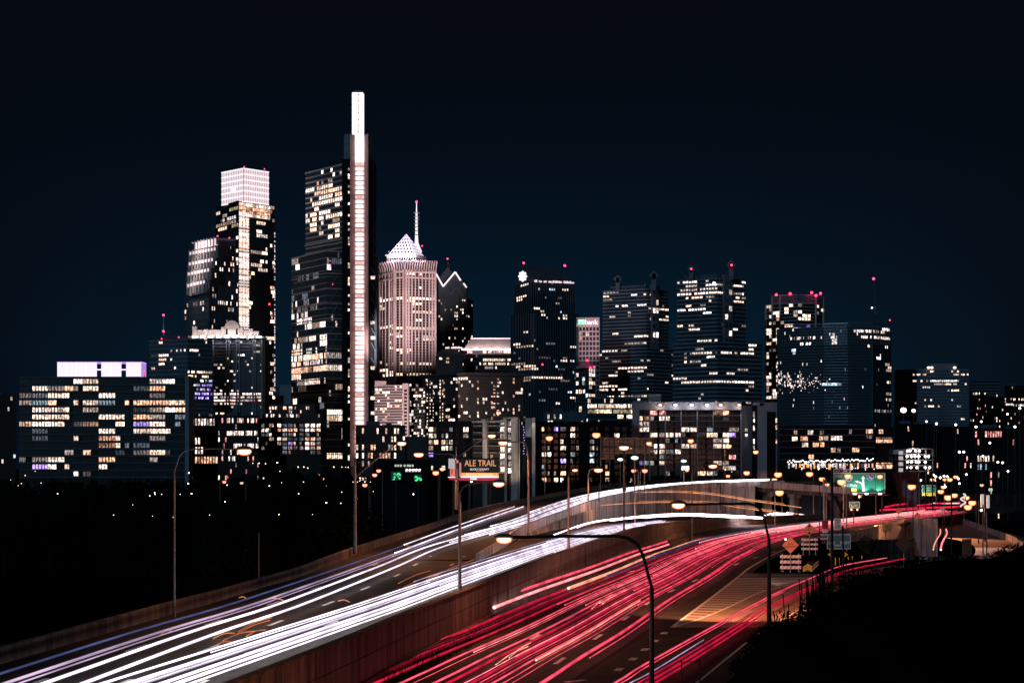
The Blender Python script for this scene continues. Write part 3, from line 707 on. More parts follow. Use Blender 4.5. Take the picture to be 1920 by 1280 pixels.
# exit ramp
ex1 = [V3(-.5, 100, .7), V3(7.2, 127, .7), V3(11, 142, .7), V3(29.5, 209, .7), V3(42.4, 251, .7), V3(50.3, 275, .7), V3(61.4, 297, .7)]
ex2 = [V3(1.6, 100, .7), V3(9.4, 127, .7), V3(13.6, 142, .7), V3(21.9, 173, .7), V3(28.3, 197.4, .7), V3(39.3, 233, .7), V3(48, 261, .7), V3(64, 295, .7)]
m_ = MB(); trail(m_, ex1, 0, 0, .075); trail(m_, ex1, .45, 0, .04, t1=.6); tlabel(m_, 'trail_rose', 'left of the two pink trails on the exit ramp')
m_ = MB(); trail(m_, ex2, 0, 0, .10, t1=1); trail(m_, ex2, .4, -.1, .08, t1=.8); trail(m_, ex2, -.4, .1, .06, t1=.5); tlabel(m_, 'trail_red', 'right of the two red trails on the exit ramp')
m_ = MB(); trail(m_, TP((1180, 1280, .5), (1226, 1256, .5), (1319, 1199, .5)), 0, 0, .04); tlabel(m_, 'trail_white_soft', 'thin white line of light between the pink exit ramp trails')
# far stretch and the turning traffic
m_ = MB()
for y, x0, x1, r in ((944, 1660, 1700, .3), (950, 1650, 1790, .35), (957, 1690, 1775, .25), (966, 1600, 1655, .3), (974, 1590, 1650, .4), (962, 1655, 1698, .25), (941, 1720, 1800, .22), (949, 1690, 1800, .3)):
    m_.tube([W(x0, y + 6, 600), W((x0 + x1) / 2, y + 2, 606), W(x1, y, 612)], r, 6)
m_.build('far_taillight_trails', 'trail_red', kind='stuff', label='red trails running out in front of the far brown wall', cat='light trails')
for k, (x, y) in enumerate(((1722, 958), (1734, 960), (1744, 961), (1756, 958))):
    m_ = MB(); m_.tube(spline([W(x - 2, y + 10, 560), W(x - 6, y + 4, 566), W(x - 2, y - 1, 572), W(x + 12, y - 3, 578)], 10), .22, 6)
    m_.build('light_trail', 'trail_rose', label='curled rose light trail of a turning car on the far bend', cat='light trail', group='curled trails on the far bend')
m_ = MB(); m_.tube(spline([W(1763, 992, 500), W(1763, 1000, 480), W(1757, 1010, 462), W(1752, 1020, 448), W(1750, 1030, 436)], 14), .16, 6); tlabel(m_, 'trail_peach', 'left of the two pale trails on the sunken exit road')
m_ = MB(); m_.tube(spline([W(1774, 992, 500), W(1775.5, 1000, 480), W(1770, 1010, 462), W(1765.5, 1020, 448), W(1764, 1030, 436)], 14), .24, 6); tlabel(m_, 'trail_cream', 'right and thicker of the two pale trails on the sunken exit road')
m_ = MB(); m_.tube([W(1741, 973, 560), W(1754, 980, 545)], .12, 6); tlabel(m_, 'trail_peach', 'short straight pale trail above the sunken exit road')
m_ = MB(); m_.tube([W(1748, 943, 640), W(1799, 943, 650)], .22, 6); tlabel(m_, 'trail_cream', 'thin pale trail on top of the far brown wall')

# ------------------------------------------------------------------ the skyline
# 1 apartment slab at the left with the violet roof screen
D = 700
b = Bld('apartment_block', 'wide dark apartment block with violet lit screen on its roof', 'building', [(36, D), (349, D), (353, D + 16)], 707, z0=-6, body='brick_dark', deep=18)
f = b.faces[0]
bays = [(36.5, 59), (61, 89.5), (90.5, 120.5), (121.5, 137.5), (138.5, 154.5), (156, 184), (185.6, 215.6), (216.8, 233.5), (234.5, 249.5), (250.6, 279.8), (281, 309.4), (310.7, 327.7), (328.7, 347)]
rowy = [714.7 + 13.32 * k for k in range(14)]
lt = [{4: 'w', 5: 'w', 10: 'p', 11: 'p'}, {1: 'w', 2: 'd', 3: 'o', 5: 'w', 4: 'dh', 9: 'D', 10: 'o'}, {0: 'd', 1: 'D', 2: 'w', 3: 'wh', 6: 'w', 10: 'd'},
      {0: 'd', 1: 'c', 2: 'oh', 4: 'oh', 5: 'w', 6: 'D', 8: 'oh', 9: 'o', 10: 'o', 11: 'o', 12: 'w'}, {1: 'w', 2: 'w', 3: 'wh', 5: 'w', 9: 'D', 10: 'w', 11: 'p', 12: 'o'},
      {1: 'w', 2: 'w', 3: 'wh', 6: 'w', 7: 'w', 9: 'o', 10: 'w', 12: 'D'}, {0: 'o', 1: 'w', 2: 'w', 4: 'd', 5: 'o', 7: 'w', 9: 'v', 10: 'w', 12: 'Dh'},
      {1: 'D', 6: 'w', 9: 'w', 10: 'w', 11: 'wh'}, {1: 'D', 4: 'wh', 6: 'o', 7: 'wh', 10: 'd'}, {6: 'o', 7: 'wh', 8: 'Dh', 9: 'D'}, {3: 'd', 5: 'oh', 7: 'D', 9: 'd', 10: 'w', 11: 'Dh'},
      {0: 'dh', 1: 'd', 2: 'w', 6: 'o', 10: 'dh'}, {1: 'v', 2: 'wh', 3: 'wh', 6: 'wh'}, {4: 'wh', 5: 'dh'}]
b.rows(f, rowy, bays, lt, hpx=8.4)
mb = MB()
for k in range(15):
    z = zat(707 + 13.32 * k, D); f.box(mb, 0, f.w, z - .45, z + .12, 0, .35)
mb.build('floor_band', 'stone_dark', b.root, kind='stuff')
mb = MB()
for x0, x1 in bays + [(348, 349)]:
    t = xat(x0 - .4, D) - f.a.x; f.box(mb, max(0, t - .12), t + .08, b.z0, b.z1, 0, .22)
mb.build('pier', 'stone_dark', b.root, kind='stuff')
mb = MB(); f.box(mb, f.w - .3, f.w + 1.2, b.z0, b.z1 + .5, -10, .8); mb.build('end_wall', 'panel_grey', b.root)
b.done()
t = thing('roof_screen', 'glowing violet screen of white panels on the apartment block roof', 'roof screen', W(186, 705, D + 6))
for x0, x1 in ((107.4, 125), (125.4, 143), (143.4, 161), (161.4, 181), (190, 208), (208.4, 227), (236.5, 264)):
    mb = MB(); a = W(x0, 705.5, D + 5); c = W(x1, 679.5, D + 5); mb.box((a.x, a.y, a.z), (c.x, c.y + .5, c.z)); mb.build('panel', 'violet_panel', t)
mb = MB(); a = W(107, 706, D + 5.6); c = W(265.5, 678, D + 5.6); mb.box((a.x, a.y, c.z - .4), (c.x, a.y + 9, c.z)); mb.box((c.x - .4, a.y, a.z), (c.x, a.y + 9, c.z)); mb.build('frame', 'violet_panel_deep', t)
mb = MB()
for x0, x1 in ((181, 190), (227, 236.5)):
    a = W(x0, 694, D + 5.2); c = W(x1, 691.5, D + 5.2); mb.box((a.x, a.y, a.z), (c.x, a.y + .4, c.z))
mb.build('crossbar', 'violet_panel', t)
sg = thing('roof_sign', 'small red neon letter at the right end of the violet screen', 'sign', W(271, 705, D + 3))
text('letter', 'S', 'red_neon', sg, W(270.5, 699, D + 2.5), 2.9, extrude=.1)
mb = MB(); a = W(271, 706.5, D + 3); mb.box((a.x - .1, a.y, a.z), (a.x + .1, a.y + .2, a.z + 1.5)); mb.build('post', 'metal_dark', sg)

# 2 low far-left lit buildings
def simple(name, label, x0, x1, top, d, nf, nb, p, bodym='brick_dark', cols='wwopd', z0=-8, band=.3, bandm='brick_dark', hints=(), seed=0, single=True, ww=.6, deep=25, group=None, side=0, pier=0, pierm=None, run=False, cat='building', bo=.2):
    cs = [(x0, d), (x1, d)]
    if side > 0: cs.append((x1 + side, d + 22))
    if side < 0: cs = [(x0 + side, d + 22)] + cs
    b = Bld(name, label, cat, cs, top, z0=z0, body=bodym, deep=deep, group=group)
    for i, f in enumerate(b.faces):
        n_ = nb if f.w > (x1 - x0) * d / F * .8 else max(2, int(nb * f.w / ((x1 - x0) * d / F)))
        b.facade(f, nf, n_, band=band, bandm=bandm, bo=bo, p=p, hints=hints, run=run, cols=cols, ww=ww, single=single, seed=seed + i, pier=pier, pierm=pierm)
    f = b.faces[0]
    if cat == 'building' and f.w > 14:
        o = MB(); f.box(o, f.w * .2, f.w * .45, b.z1, b.z1 + 2.6, -10, -3); f.box(o, f.w * .6, f.w * .7, b.z1, b.z1 + 1.8, -9, -4); o.build('roof_plant', 'stone_dark', b.root)
        o = MB(); f.box(o, 0, f.w, b.z1, b.z1 + .8, -.4, .1); o.build('parapet_edge', bandm, b.root)
    b.done(); return b
simple('office_building', 'low dark building with cool roof line lights at the far left edge', -60, 30, 742, 1200, 20, 16, .10, seed=3, cols='wpocw')
simple('house_block', 'dark block with few warm windows just right of the violet-topped apartments', 354, 409, 782, 760, 11, 10, .04, seed=5, hints=((792.5, 355, 405, .8, 'wp'), (820, 365, 378, 1, 'w'), (844, 365, 380, 1, 'w'), (856, 365, 380, 1, 'o'), (868, 380, 408, .8, 'o')))
simple('office_building', 'low office block with rows of pinkish lights behind the bright left street lamp', 409, 486, 782, 900, 15, 24, .16, seed=6, cols='wpprd', hints=((790, 415, 486, .7, 'pr'), (808, 415, 486, .75, 'pp'), (816, 470, 486, 1, 'w'), (832, 430, 486, .75, 'pw'), (841, 470, 486, .9, 'o'), (849, 480, 486, .8, 'o')), ww=.7)
# brick hotel with stepped top
b = Bld('hotel', 'brick hotel with stepped pale top and grid of paired windows below the glass tower', 'building', [(484, 780), (520, 768), (602, 768)], 784, z0=-6, body='brick_dark', deep=20)
mb = MB()
for f in b.faces: f.box(mb, -.2, f.w + .2, zat(792, 768), b.z1 + .3, 0, .5)
mb.build('parapet_band', 'stone_brown', b.root)
hx = [(488.5, 494.5), (498, 504), (506, 510.5), (511.5, 515.5)]; hx2 = [(520.3, 526.8), (530, 538), (540.7, 548.2), (551, 557), (562, 568.8), (572.5, 580), (582.8, 590.6), (594.2, 600.8)]
hy = [787.6, 797.3, 806.1, 814.7, 822.8, 831.2, 839.6, 848]
rh = random.Random(5)
hl = [{0: 'w', 1: 'w', 3: 'd'}, {0: 'D', 2: 'oh', 3: 'o'}, {0: 'p', 1: 'p', 2: 'dh'}, {0: 'd', 1: 'D', 2: 'w'}, {2: 'o', 3: 'o'}, {1: 'dh'}, {0: 'd'}, {}]
hl0 = [{0: 'o', 1: 'p', 3: 'p', 5: 'y'}, {0: 'w', 1: 'D', 2: 'D', 3: 'oh', 4: 'd', 5: 'w', 6: 'p', 7: 'w'}, {0: 'o', 1: 'p', 2: 'o', 3: 'o', 4: 'D', 5: 'p', 6: 'p', 7: 'w'}, {1: 'D', 2: 'd', 3: 'oh', 4: 'd', 5: 'D', 7: 'dh'},
       {0: 'p', 1: 'w', 2: 'D', 3: 'D', 4: 'D', 5: 'o', 6: 'o', 7: 'd'}, {0: 'o', 1: 'D', 2: 'v', 3: 'oh', 4: 'dh', 5: 'w', 6: 'o', 7: 'D'}, {1: 'D', 2: 'd', 3: 'd', 4: 'd', 5: 'w', 6: 'd', 7: 'o'}, {1: 'D', 2: 'rh', 6: 'D', 7: 'D'}]
b.rows(b.faces[0], hy, [(x0, x1) for x0, x1 in hx], hl, hpx=6); b.rows(b.faces[1], hy, hx2, hl0, hpx=6.2)
mb = MB()
for f in b.faces:
    for k in range(9):
        z = zat(792.2 + 8.45 * k, 768); f.box(mb, 0, f.w, z - .2, z + .15, 0, .25)
mb.build('floor_band', 'brick_dark', b.root, kind='stuff'); b.done()
mb = MB(); P_ = [W(492, 784, 775), W(598, 784, 772)]; mb.box((P_[0].x, 776, P_[0].z), (P_[1].x, 792, zat(774.5, 775))); mb.box((xat(503, 778), 779, zat(776, 778)), (xat(590, 778), 792, zat(757.5, 779))); mb.build('setback_storey', 'stone_brown', b.root)
for y, d, xs in ((764.5, 778.9, ((505.5, 507.5), (510, 513), (515.5, 518.8), (531, 537), (541.8, 547.6), (552.5, 554.5), (574, 576), (577.2, 579.5))), (771.5, 778.9, ((506, 508), (542, 544), (545.5, 547.5), (563, 565))), (779, 775.9, ((499, 502), (508, 510), (512, 514), (523, 525.6), (537, 540), (544, 550), (555.6, 557.6), (559, 561), (597, 599)))):
    for x0, x1 in xs:
        ff = Face((xat(x0, d), d), (xat(x1, d), d), 0, 1); b.window(ff, 0, ff.w, zat(y + 2.6, d), zat(y - 2.6, d), .03, LAMPS[rh.choice('wpwo')], force=False)
b.done()

# 3 slim tower with stepped, floodlit fins
D = 1450
b = Bld('tower', 'dark granite tower with floodlit stepped fins on its left shoulder', 'building', [(342, 1490), (392, D), (446, 1470)], 560, z0=-1, body='stone_dark', deep=30)
b.facade(b.faces[0], 30, 12, band=.4, bandm='stone_dark', pier=.8, pierm='stone_dark', p=.13, run=False, hints=((584, 345, 350, 1, 'wp'), (571, 372, 392, .8, 'w'), (566, 344, 372, .35, 'd')))
b.facade(b.faces[1], 30, 14, band=.4, bandm='stone_dark', pier=.9, pierm='stone_dark', p=.22, run=False, hints=((585, 427, 446, .9, 'w'), (567, 405, 446, .6, 'pw'), (601, 423, 435, .7, 'pw')))
prevz = b.z1
for k, (x0, xc, x1, y) in enumerate(((345, 392, 446, 535), (349, 392, 445, 508), (353, 393, 444, 486), (357, 395, 443, 464), (361, 402, 441, 449))):
    poly = [(xat(x0, 1490), 1490 - k * 3), (xat(xc, D), D + 1 + k * 1.4), (xat(x1, 1470), 1470 - k), (xat(x1 - 2, 1500), 1505), (xat(x0 + 3, 1515), 1515)]
    mb = MB(); z1 = zat(y, D); mb.prism(poly, prevz, z1); mb.build('setback', 'stone_dark', b.root)
    f = Face(poly[1], poly[2], prevz, z1); b.facade(f, max(2, round((z1 - prevz) / 5.6)), 12, band=.4, bandm='stone_dark', pier=.9, p=.18, run=False, seed=k); prevz = z1
for k, (x0, x1, y0, y1) in enumerate(((362, 409, 452, 466), (357, 408, 469, 487), (356, 403, 489, 506), (354, 396, 508, 528), (353, 388, 530, 552))):
    d = 1444 - k * .5
    dl = 1478
    A_ = Vector((xat(x0, dl), dl, 0)); B_ = Vector((xat(x1, d), d, 0)); f = Face((A_.x, A_.y), (B_.x, B_.y), 0, 1); nf_ = int((x1 - x0) / 5.6)
    zt = zat(y0 - 1, 1460); zb = zat(y1, 1460)
    mb = MB()
    for j in range(nf_ + 1):
        tt = f.w * j / nf_; f.box(mb, tt - .5, tt + .5, zb + (.0 if j % 2 else 1.2), zt + 1.2, 0, 1.6)
    mb.build('fin', 'stone_pale', b.root, kind='stuff')
    mb = MB(); f.box(mb, 0, f.w, zt - (2.2 if k else 5.5), zt, .1, .9); mb.build('light_band', 'crown_glass', b.root)
    mb = MB(); f.box(mb, 0, f.w, zb, zt - 3.5, -.6, .05); mb.build('recess_wall', 'stone_dark', b.root)
    spot('fin_floodlight', f.p(f.w / 2, zt + 3, 14), f.p(f.w / 2, (zt + zb) / 2, 0), 6000, (1, .80, .76), 110, b.root)
mb = MB(); mb.prism([(xat(405, 1462), 1462), (xat(441, 1466), 1466), (xat(441, 1480), 1480), (xat(405, 1480), 1480)], zat(463, 1462), zat(446, 1462)); mb.build('roof_screen', 'panel_grey', b.root)
b.done(); beacon('red warning light on the corner of the fin-topped tower', 408, 443, 1450)
beacon('red warning light beside the bright fins of the stepped tower', 430, 446, 1460, .7)

# 4 tower with a glowing glass crown and bright vertical notch
D = 1550
cy_ = [(405, 1590), (447, D), (515, 1580)]
b = Bld('tower', 'tall dark glass tower with glowing white glass crown and bright vertical notch', 'building', cy_, 377, body='glass_dark', deep=35)
f0, f1 = b.faces
b.facade(f0, 66, 10, band=.25, bandm='glass_dark', bo=.2, p=.10, cols='wwpo', hints=((385, 405, 447, .0), (397, 405, 413, 1, 'w'), (391, 432, 447, 1, 'y'), (409, 412, 435, .8, 'p'), (416, 412, 435, .9, 'd'), (427, 404, 426, 1, 'w'), (421, 434, 447, 1, 'w'), (468, 435, 447, 1, 'y'), (485, 436, 447, .9, 'w'), (444, 430, 447, .5, 'p')))
s_ = (xat(466, 1556) - f1.a.x) / f1.u.x
b.facade(f1, 66, 14, band=.25, bandm='glass_dark', bo=.2, s0=s_, p=.10, cols='wwpo', hints=((403, 447, 505, .0), (421, 479, 493, 1, 'w'), (473, 469, 503, .95, 'w'), (494, 472, 501, .95, 'w'), (513, 472, 478, 1, 'y'), (441, 478, 492, .6, 'p'), (569, 465, 470, 1, 'w'), (577, 465, 470, 1, 'w')))
mb = MB(); nf = 66; fh = (f1.h) / nf
# right edge bays, busy
b.facade(f1, 66, 2, band=0, s0=f1.w - 5.2, s1=f1.w - .2, p=.42, run=False, cols='wwod', ww=.8)
# notch
zc = zat(398, D); zb = zat(616, D); n_ = 40
for k in range(n_):
    z0 = zb + (zc - zb) * k / n_; z1 = zb + (zc - zb) * (k + 1) / n_
    b.window(f1, .6, s_ - .6, z0 + .7, z1 - .25, .4, [v * 1.15 for v in LAMPS[R.choice('wwpwo')]], panes=3, force=True)
mb = MB()
for k in range(0, n_ + 1, 1):
    z = zb + (zc - zb) * k / n_; f1.box(mb, .4, s_ - .4, z - .1, z + .45, .2, .9)
mb.build('notch_line', 'crown_line', b.root, kind='stuff')
# warm band under the crown, both faces of the front part
for (y0, y1, c) in ((379, 385.5, 'w'), (386.5, 391.5, 'o'), (392.5, 398, 'o'), (399, 404.5, 'w')):
    for j in range(9):
        t0 = .5 + j * (f1.w * .86) / 9; b.window(f1, t0, t0 + f1.w * .86 / 9 - .35, zat(y1, D), zat(y0, D), .4, LAMPS[c], panes=3, force=True)
crown = thing('glass_crown', 'glowing white glass crown on top of the tall notched tower', 'tower crown', W(458, 377, D + 15)) if False else b.root
P3 = [(xat(415.5, 1575), 1575), (xat(457, 1552), 1552), (xat(504, 1572), 1572)]
zt = zat(316, 1552); zb_ = b.z1
core = MB(); core.prism([(P3[0][0] + 2, P3[0][1] + 1.5), (P3[1][0], P3[1][1] + 2.5), (P3[2][0] - 2, P3[2][1] + 1.5), (P3[2][0] - 3, 1596), (P3[0][0] + 3, 1596)], zb_, zt - 1); core.build('crown_core', 'crown_glass', b.root)
for i in (0, 1):
    f = Face(P3[i], P3[i + 1], zb_, zt); nh = 6; nv = 9 if i == 0 else 11
    for r in range(nh):
        for c in range(nv):
            z0 = zb_ + (zt - zb_) * r / nh; z1 = zb_ + (zt - zb_) * (r + 1) / nh; t0 = f.w * c / nv; t1 = f.w * (c + 1) / nv
            if i == 0 and r == 2 and c in (4, 5): continue
            mb = MB(); f.box(mb, t0 + .14, t1 - .14, z0 + .5, z1 - .5, -.2, .05); mb.build('crown_pane', 'crown_glass', b.root)
    mb = MB()
    for r in range(nh + 1):
        z = zb_ + (zt - zb_) * r / nh; f.box(mb, 0, f.w, z - .5, z + .5, -.1, .3)
    mb.build('crown_rail', 'crown_line', b.root, kind='stuff')
    mb = MB()
    for c in range(nv + 1):
        t = f.w * c / nv; f.box(mb, t - .13, t + .13, zb_, zt, .05, .28)
    mb.build('crown_mullion', 'metal_grey', b.root, kind='stuff')
mb = MB()
for (px, y) in ((514, 0),):
    f = f1
    for k in range(90):
        z = 20 + k * 2.2
        if R.random() < .62: f.box(mb, f.w - .5, f.w + .4, z, z + R.uniform(.8, 2.2), -.2, .3)
mb.build('edge_lights', 'crown_glass', b.root, kind='stuff')
b.done()
for px, py in ((458, 313), (496, 317)): beacon('small red light on the rim of the glowing glass crown', px, py, 1553, .6)
beacon('red light low on the right edge of the notched tower', 505, 570, 1540, 1.0)

# 5 lower tower with floodlit pediment crown
D = 1350
b = Bld('office_tower', 'broad dark tower with floodlit pink parapet and rounded pediment', 'building', [(352, 1368), (400, D), (492, D), (497, 1370)], 632, body='stone_dark', deep=40)
b.facade(b.faces[0], 32, 8, band=.45, bandm='stone_dark', p=.10, run=False)
b.facade(b.faces[1], 26, 22, band=.45, bandm='stone_dark', bo=.5, p=.07, run=False, zbot=zat(790, D), hints=((741.5, 396, 495, .92, 'pp'), (749, 396, 495, .9, 'pr'), (757.5, 396, 448, .75, 'wy'), (682, 398, 425, .4, 'p'), (683, 478, 494, .8, 'p'), (666, 446, 460, .9, 'p'), (698, 430, 445, .5, 'w'), (774, 405, 430, .6, 'w'), (650, 477, 488, .7, 'w'), (658, 477, 485, .7, 'w'), (732, 411, 416, 1, 'w'), (732, 443, 450, 1, 'o')))
f = b.faces[1]
mb = MB()
for x in (400, 425, 430, 444, 449, 475, 479, 491):
    t = xat(x, D) - f.a.x; f.box(mb, t - .5, t + .5, b.z0, b.z1, 0, 1.4)
mb.build('pier', 'stone_grey', b.root, kind='stuff')
zb_ = b.z1; d = D + 4
def blk(x0, x1, ytop, dd, name='parapet_block', m='stone_pale', yb=632, back=8):
    mb = MB(); mb.box((xat(x0, d), dd, zat(yb, d)), (xat(x1, d), dd + back, zat(ytop, d))); return mb.build(name, m, b.root)
blk(361, 369, 612, d - 1); blk(369, 382, 618.5, d); blk(382.2, 391, 617.5, d - .8); blk(391.2, 400, 618, d); blk(400.2, 415, 618, d - .5)
blk(415.2, 421.8, 613, d - 1.5); blk(422, 449.8, 616, d - 2.5); blk(450, 455, 615, d - 1.5); blk(455.2, 467, 619, d - .4); blk(467.2, 474, 616.5, d - 1); blk(474.2, 485, 620.5, d)
mb = MB(); cx = xat(435.8, d); rr_ = xat(449.5, d) - cx
mb.extr([(cx + rr_ * math.cos(math.pi * k / 14), d - 2.8, zat(615.5, d) + (zat(601, d) - zat(615.5, d)) * math.sin(math.pi * k / 14)) for k in range(15)], (0, 9, 0)); mb.build('pediment', 'stone_pale', b.root)
for x0, x1 in ((424.5, 427.5), (443.5, 446.5)): blk(x0, x1, 617, d - 2.7, 'pediment_opening', 'near_black', 628, .3)
blk(352, 498, 631.8, D - 2.2, 'ledge', 'stone_grey', 635, 14)
for k in range(9):
    x = 365 + k * 15; p = W(x, 630.6, D - 3.4)
    mb = MB(); mb.box((p.x - 1.6, p.y, p.z - .2), (p.x + 1.6, p.y + .5, p.z + .3)); mb.build('floodlight', 'strip_flood', b.root)
b.done()
# its lower neighbour with mast
b = Bld('office_building', 'dark banded office building with red-lit mast left of the pink parapet tower', 'building', [(280, 1330), (352, 1312), (398, 1325)], 636, body='stone_dark', deep=30)
b.facade(b.faces[0], 24, 20, band=.5, bandm='stone_grey', bo=.4, p=.12, hints=((659, 318, 352, .5, 'cp'), (668, 278, 292, .8, 'D'), (665, 297, 307, 1, 'w'), (672, 299, 304, 1, 'w'), (680, 299, 306, 1, 'w'), (691, 284, 290, 1, 'w'), (687, 326, 332, 1, 'w')), zbot=zat(830, 1312))
b.facade(b.faces[1], 24, 14, band=.5, bandm='stone_grey', bo=.4, p=.14, zbot=zat(830, 1312), hints=((660, 353, 372, .9, 'p'), (695, 353, 397, .8, 'wp'), (702, 353, 397, .8, 'y'), (712, 353, 390, .7, 'w'), (718, 372, 397, .95, 'v'), (725, 358, 397, .9, 'pc'), (732, 358, 397, .9, 'pv'), (739, 364, 397, .8, 'v'), (744, 366, 397, .6, 'v')))
mb = MB(); a = W(301, 637, 1325); c = W(352, 628, 1325); mb.box((a.x, 1325, a.z), (c.x, 1345, c.z)); mb.build('penthouse', 'stone_dark', b.root); b.done()
t = thing('roof_mast', 'thin mast with two red lights left of the fin-topped tower', 'mast', W(306.5, 628, 1330))
mb = MB(); mb.tube([W(306.5, 628, 1330), W(306.5, 604, 1330), W(306.5, 592, 1330)], [.5, .25, .1], 6); mb.build('pole', 'metal_grey', t)
for y in (590.5, 621): mb = MB(); mb.ball(W(306.5, y, 1330), .85, .85, .85); mb.build('lamp', 'red_beacon', t, smooth=True)
beacon('small red light left of the thin mast foot', 303, 635, 1320, .6); beacon('small red light on the low roof right of the thin mast', 335, 632, 1320, .6)

# 6 the tallest: stepped glass tower with lit shaft and spire
D = 1500
b = Bld('skyscraper', 'tallest tower, stepped dark glass with a brilliant lit shaft and spire', 'building', [(547, 1560), (613, D), (652, 1508)], 471, body='glass_blue', deep=50)
f0, f1 = b.faces
b.facade(f0, 34, 26, band=.12, bandm='metal_grey', bo=.2, p=.10, cols='wppdD', zbot=zat(872, D), hints=((496, 547, 556, 1, 'w'), (482, 547, 613, .0), (521, 548, 600, .3, 'D'), (554, 548, 575, .4, 'D'), (577, 548, 596, .6, 'd'), (590, 548, 580, .6, 'p'), (607, 565, 585, .9, 'p'), (613, 577, 607, .9, 'w'), (635, 552, 595, .9, 'w'), (631, 600, 613, 1, 'p'), (640, 600, 613, 1, 'p'), (654, 548, 595, .6, 'p'), (665, 547, 613, .97, 'wo'), (677, 548, 613, .6, 'p'), (686, 547, 613, .97, 'wo'), (696, 547, 582, 1, 'o'), (712, 547, 595, 1, 'w'), (732, 548, 582, .5, 'd'), (750, 548, 560, .8, 'w')))
b.facade(f1, 34, 10, band=.12, bandm='metal_grey', bo=.2, p=.10, cols='wpdD', zbot=zat(872, D), hints=((484, 614, 635, .6, 'D'), (665, 613, 650, .8, 'd'), (686, 613, 645, .9, 'w'), (720, 627, 641, 1, 'w'), (729, 627, 641, 1, 'w'), (767, 600, 650, 1, 'w'), (788, 600, 650, 1, 'w'), (858, 600, 650, 1, 'w'), (611, 627, 632, 1, 'p')))
mb = MB()
for k in range(13):
    z = zat(512 + k * 28.3, D)
    for f in (f0, f1): f.box(mb, 0, f.w, z - .4, z + .5, 0, .9)
for f in (f0, f1): f.box(mb, 0, f.w, b.z1 - .3, b.z1 + 1.0, -.3, .8)
mb.build('floor_ledge', 'stone_pink', b.root, kind='stuff')
for k in range(9):     # diagonal braces
    za = zat(512 + k * 28.3, D); zb2 = zat(512 + (k + 1) * 28.3, D); mb = MB()
    pa = f1.p(2, zb2, 1.0); pb = f1.p(10, za, 1.0)
    mb.tube([pa, pb], .35, 4); mb.build('brace', 'metal_grey', b.root)
# upper block
up_ = [(xat(573, 1556), 1556), (xat(650, 1504), 1504), (xat(652, 1540), 1540), (xat(575, 1590), 1590)]
zt = zat(307, 1504); mb = MB(); mb.prism(up_, b.z1, zt); mb.build('upper_block', 'glass_blue', b.root)
f = Face(up_[0], up_[1], b.z1, zt)
b.facade(f, 17, 18, band=.30, bandm='metal_grey', bo=.2, p=.04, cols='wpdD', hints=((333, 573, 652, .0), (338, 573, 640, .3, 'd'), (321, 600, 640, .45, 'dp'), (327, 605, 636, .6, 'p'), (333, 608, 632, .6, 'p'), (338, 605, 612, 1, 'w'), (344, 595, 610, .6, 'o'), (335, 622, 632, 1, 'w'), (355, 573, 585, 1, 'w'), (352, 592, 636, 1, 'w'), (360, 592, 636, 1, 'o'), (366, 588, 636, .6, 'w'), (356, 636, 640, 1, 'w'), (379, 581, 636, .98, 'w'), (374, 600, 636, .9, 'w'), (386, 585, 600, .95, 'w'), (387, 629, 634, 1, 'w'), (395, 591, 597, 1, 'w'), (401, 596, 622, .9, 'w'), (407, 573, 605, .75, 'w'), (405, 610, 636, .8, 'w'), (414, 573, 605, .95, 'w'), (418, 573, 592, 1, 'w'), (409, 611, 636, .95, 'w'), (428, 614, 625, 1, 'p'), (434, 580, 592, 1, 'w'), (434, 596, 602, 1, 'w'), (434, 629, 634, 1, 'w'), (445, 629, 634, 1, 'w'), (444, 614, 620, 1, 'w')))
mb = MB()
for y in (447,): z = zat(y, 1504); f.box(mb, 0, f.w, z - .4, z + .5, 0, .9)
f.box(mb, 0, f.w, zt - .4, zt + .8, -.3, .8); mb.build('cornice', 'stone_pale', b.root)
# core: dark outer slabs, pale concave panels, row of lit windows
d = 1490
def core_box(name, x0, x1, y0, y1, d0, d1, m):
    mb = MB(); mb.box((xat(x0, d), d0, zat(y1, d)), (xat(x1, d), d1, zat(y0, d))); return mb.build(name, m, b.root)
core_box('core_side', 640, 656, 296, 905, 1497, 1530, 'near_black'); core_box('core_side', 689, 699, 298, 905, 1497, 1530, 'near_black')
core_box('core_upper_side', 644, 657.5, 250, 296, 1494, 1520, 'stone_grey')
core_box('core', 656, 690, 250, 905, 1499.5, 1530, 'stone_pink')
cxl, cxr, cil, cir = xat(656, d), xat(690, d), xat(664.3, d), xat(681, d)
for (ya, yb, w_) in [(250 + k * 52.0, 250 + (k + 1) * 52.0 - .4, 0) for k in range(12)]:
    za, zb2 = zat(yb, d), zat(ya, d)
    mb = MB(); mb.hexa([V3(cxl, 1492, za), V3(cil, 1498.5, za), V3(cil, 1499.4, za), V3(cxl, 1499.4, za), V3(cxl, 1492, zb2), V3(cil, 1498.5, zb2), V3(cil, 1499.4, zb2), V3(cxl, 1499.4, zb2)]); mb.build('side_panel', 'stone_pink', b.root)
    mb = MB(); mb.hexa([V3(cir, 1498.5, za), V3(cxr, 1492, za), V3(cxr, 1499.4, za), V3(cir, 1499.4, za), V3(cir, 1498.5, zb2), V3(cxr, 1492, zb2), V3(cxr, 1499.4, zb2), V3(cir, 1499.4, zb2)]); mb.build('side_panel', 'stone_pink', b.root)
fs = Face((cil, 1498.6), (cir, 1498.6), 0, 400)
core_box('shaft_glazing', 664.6, 680.7, 251, 300, 1497.4, 1499, 'spire_glass')
nk = 62
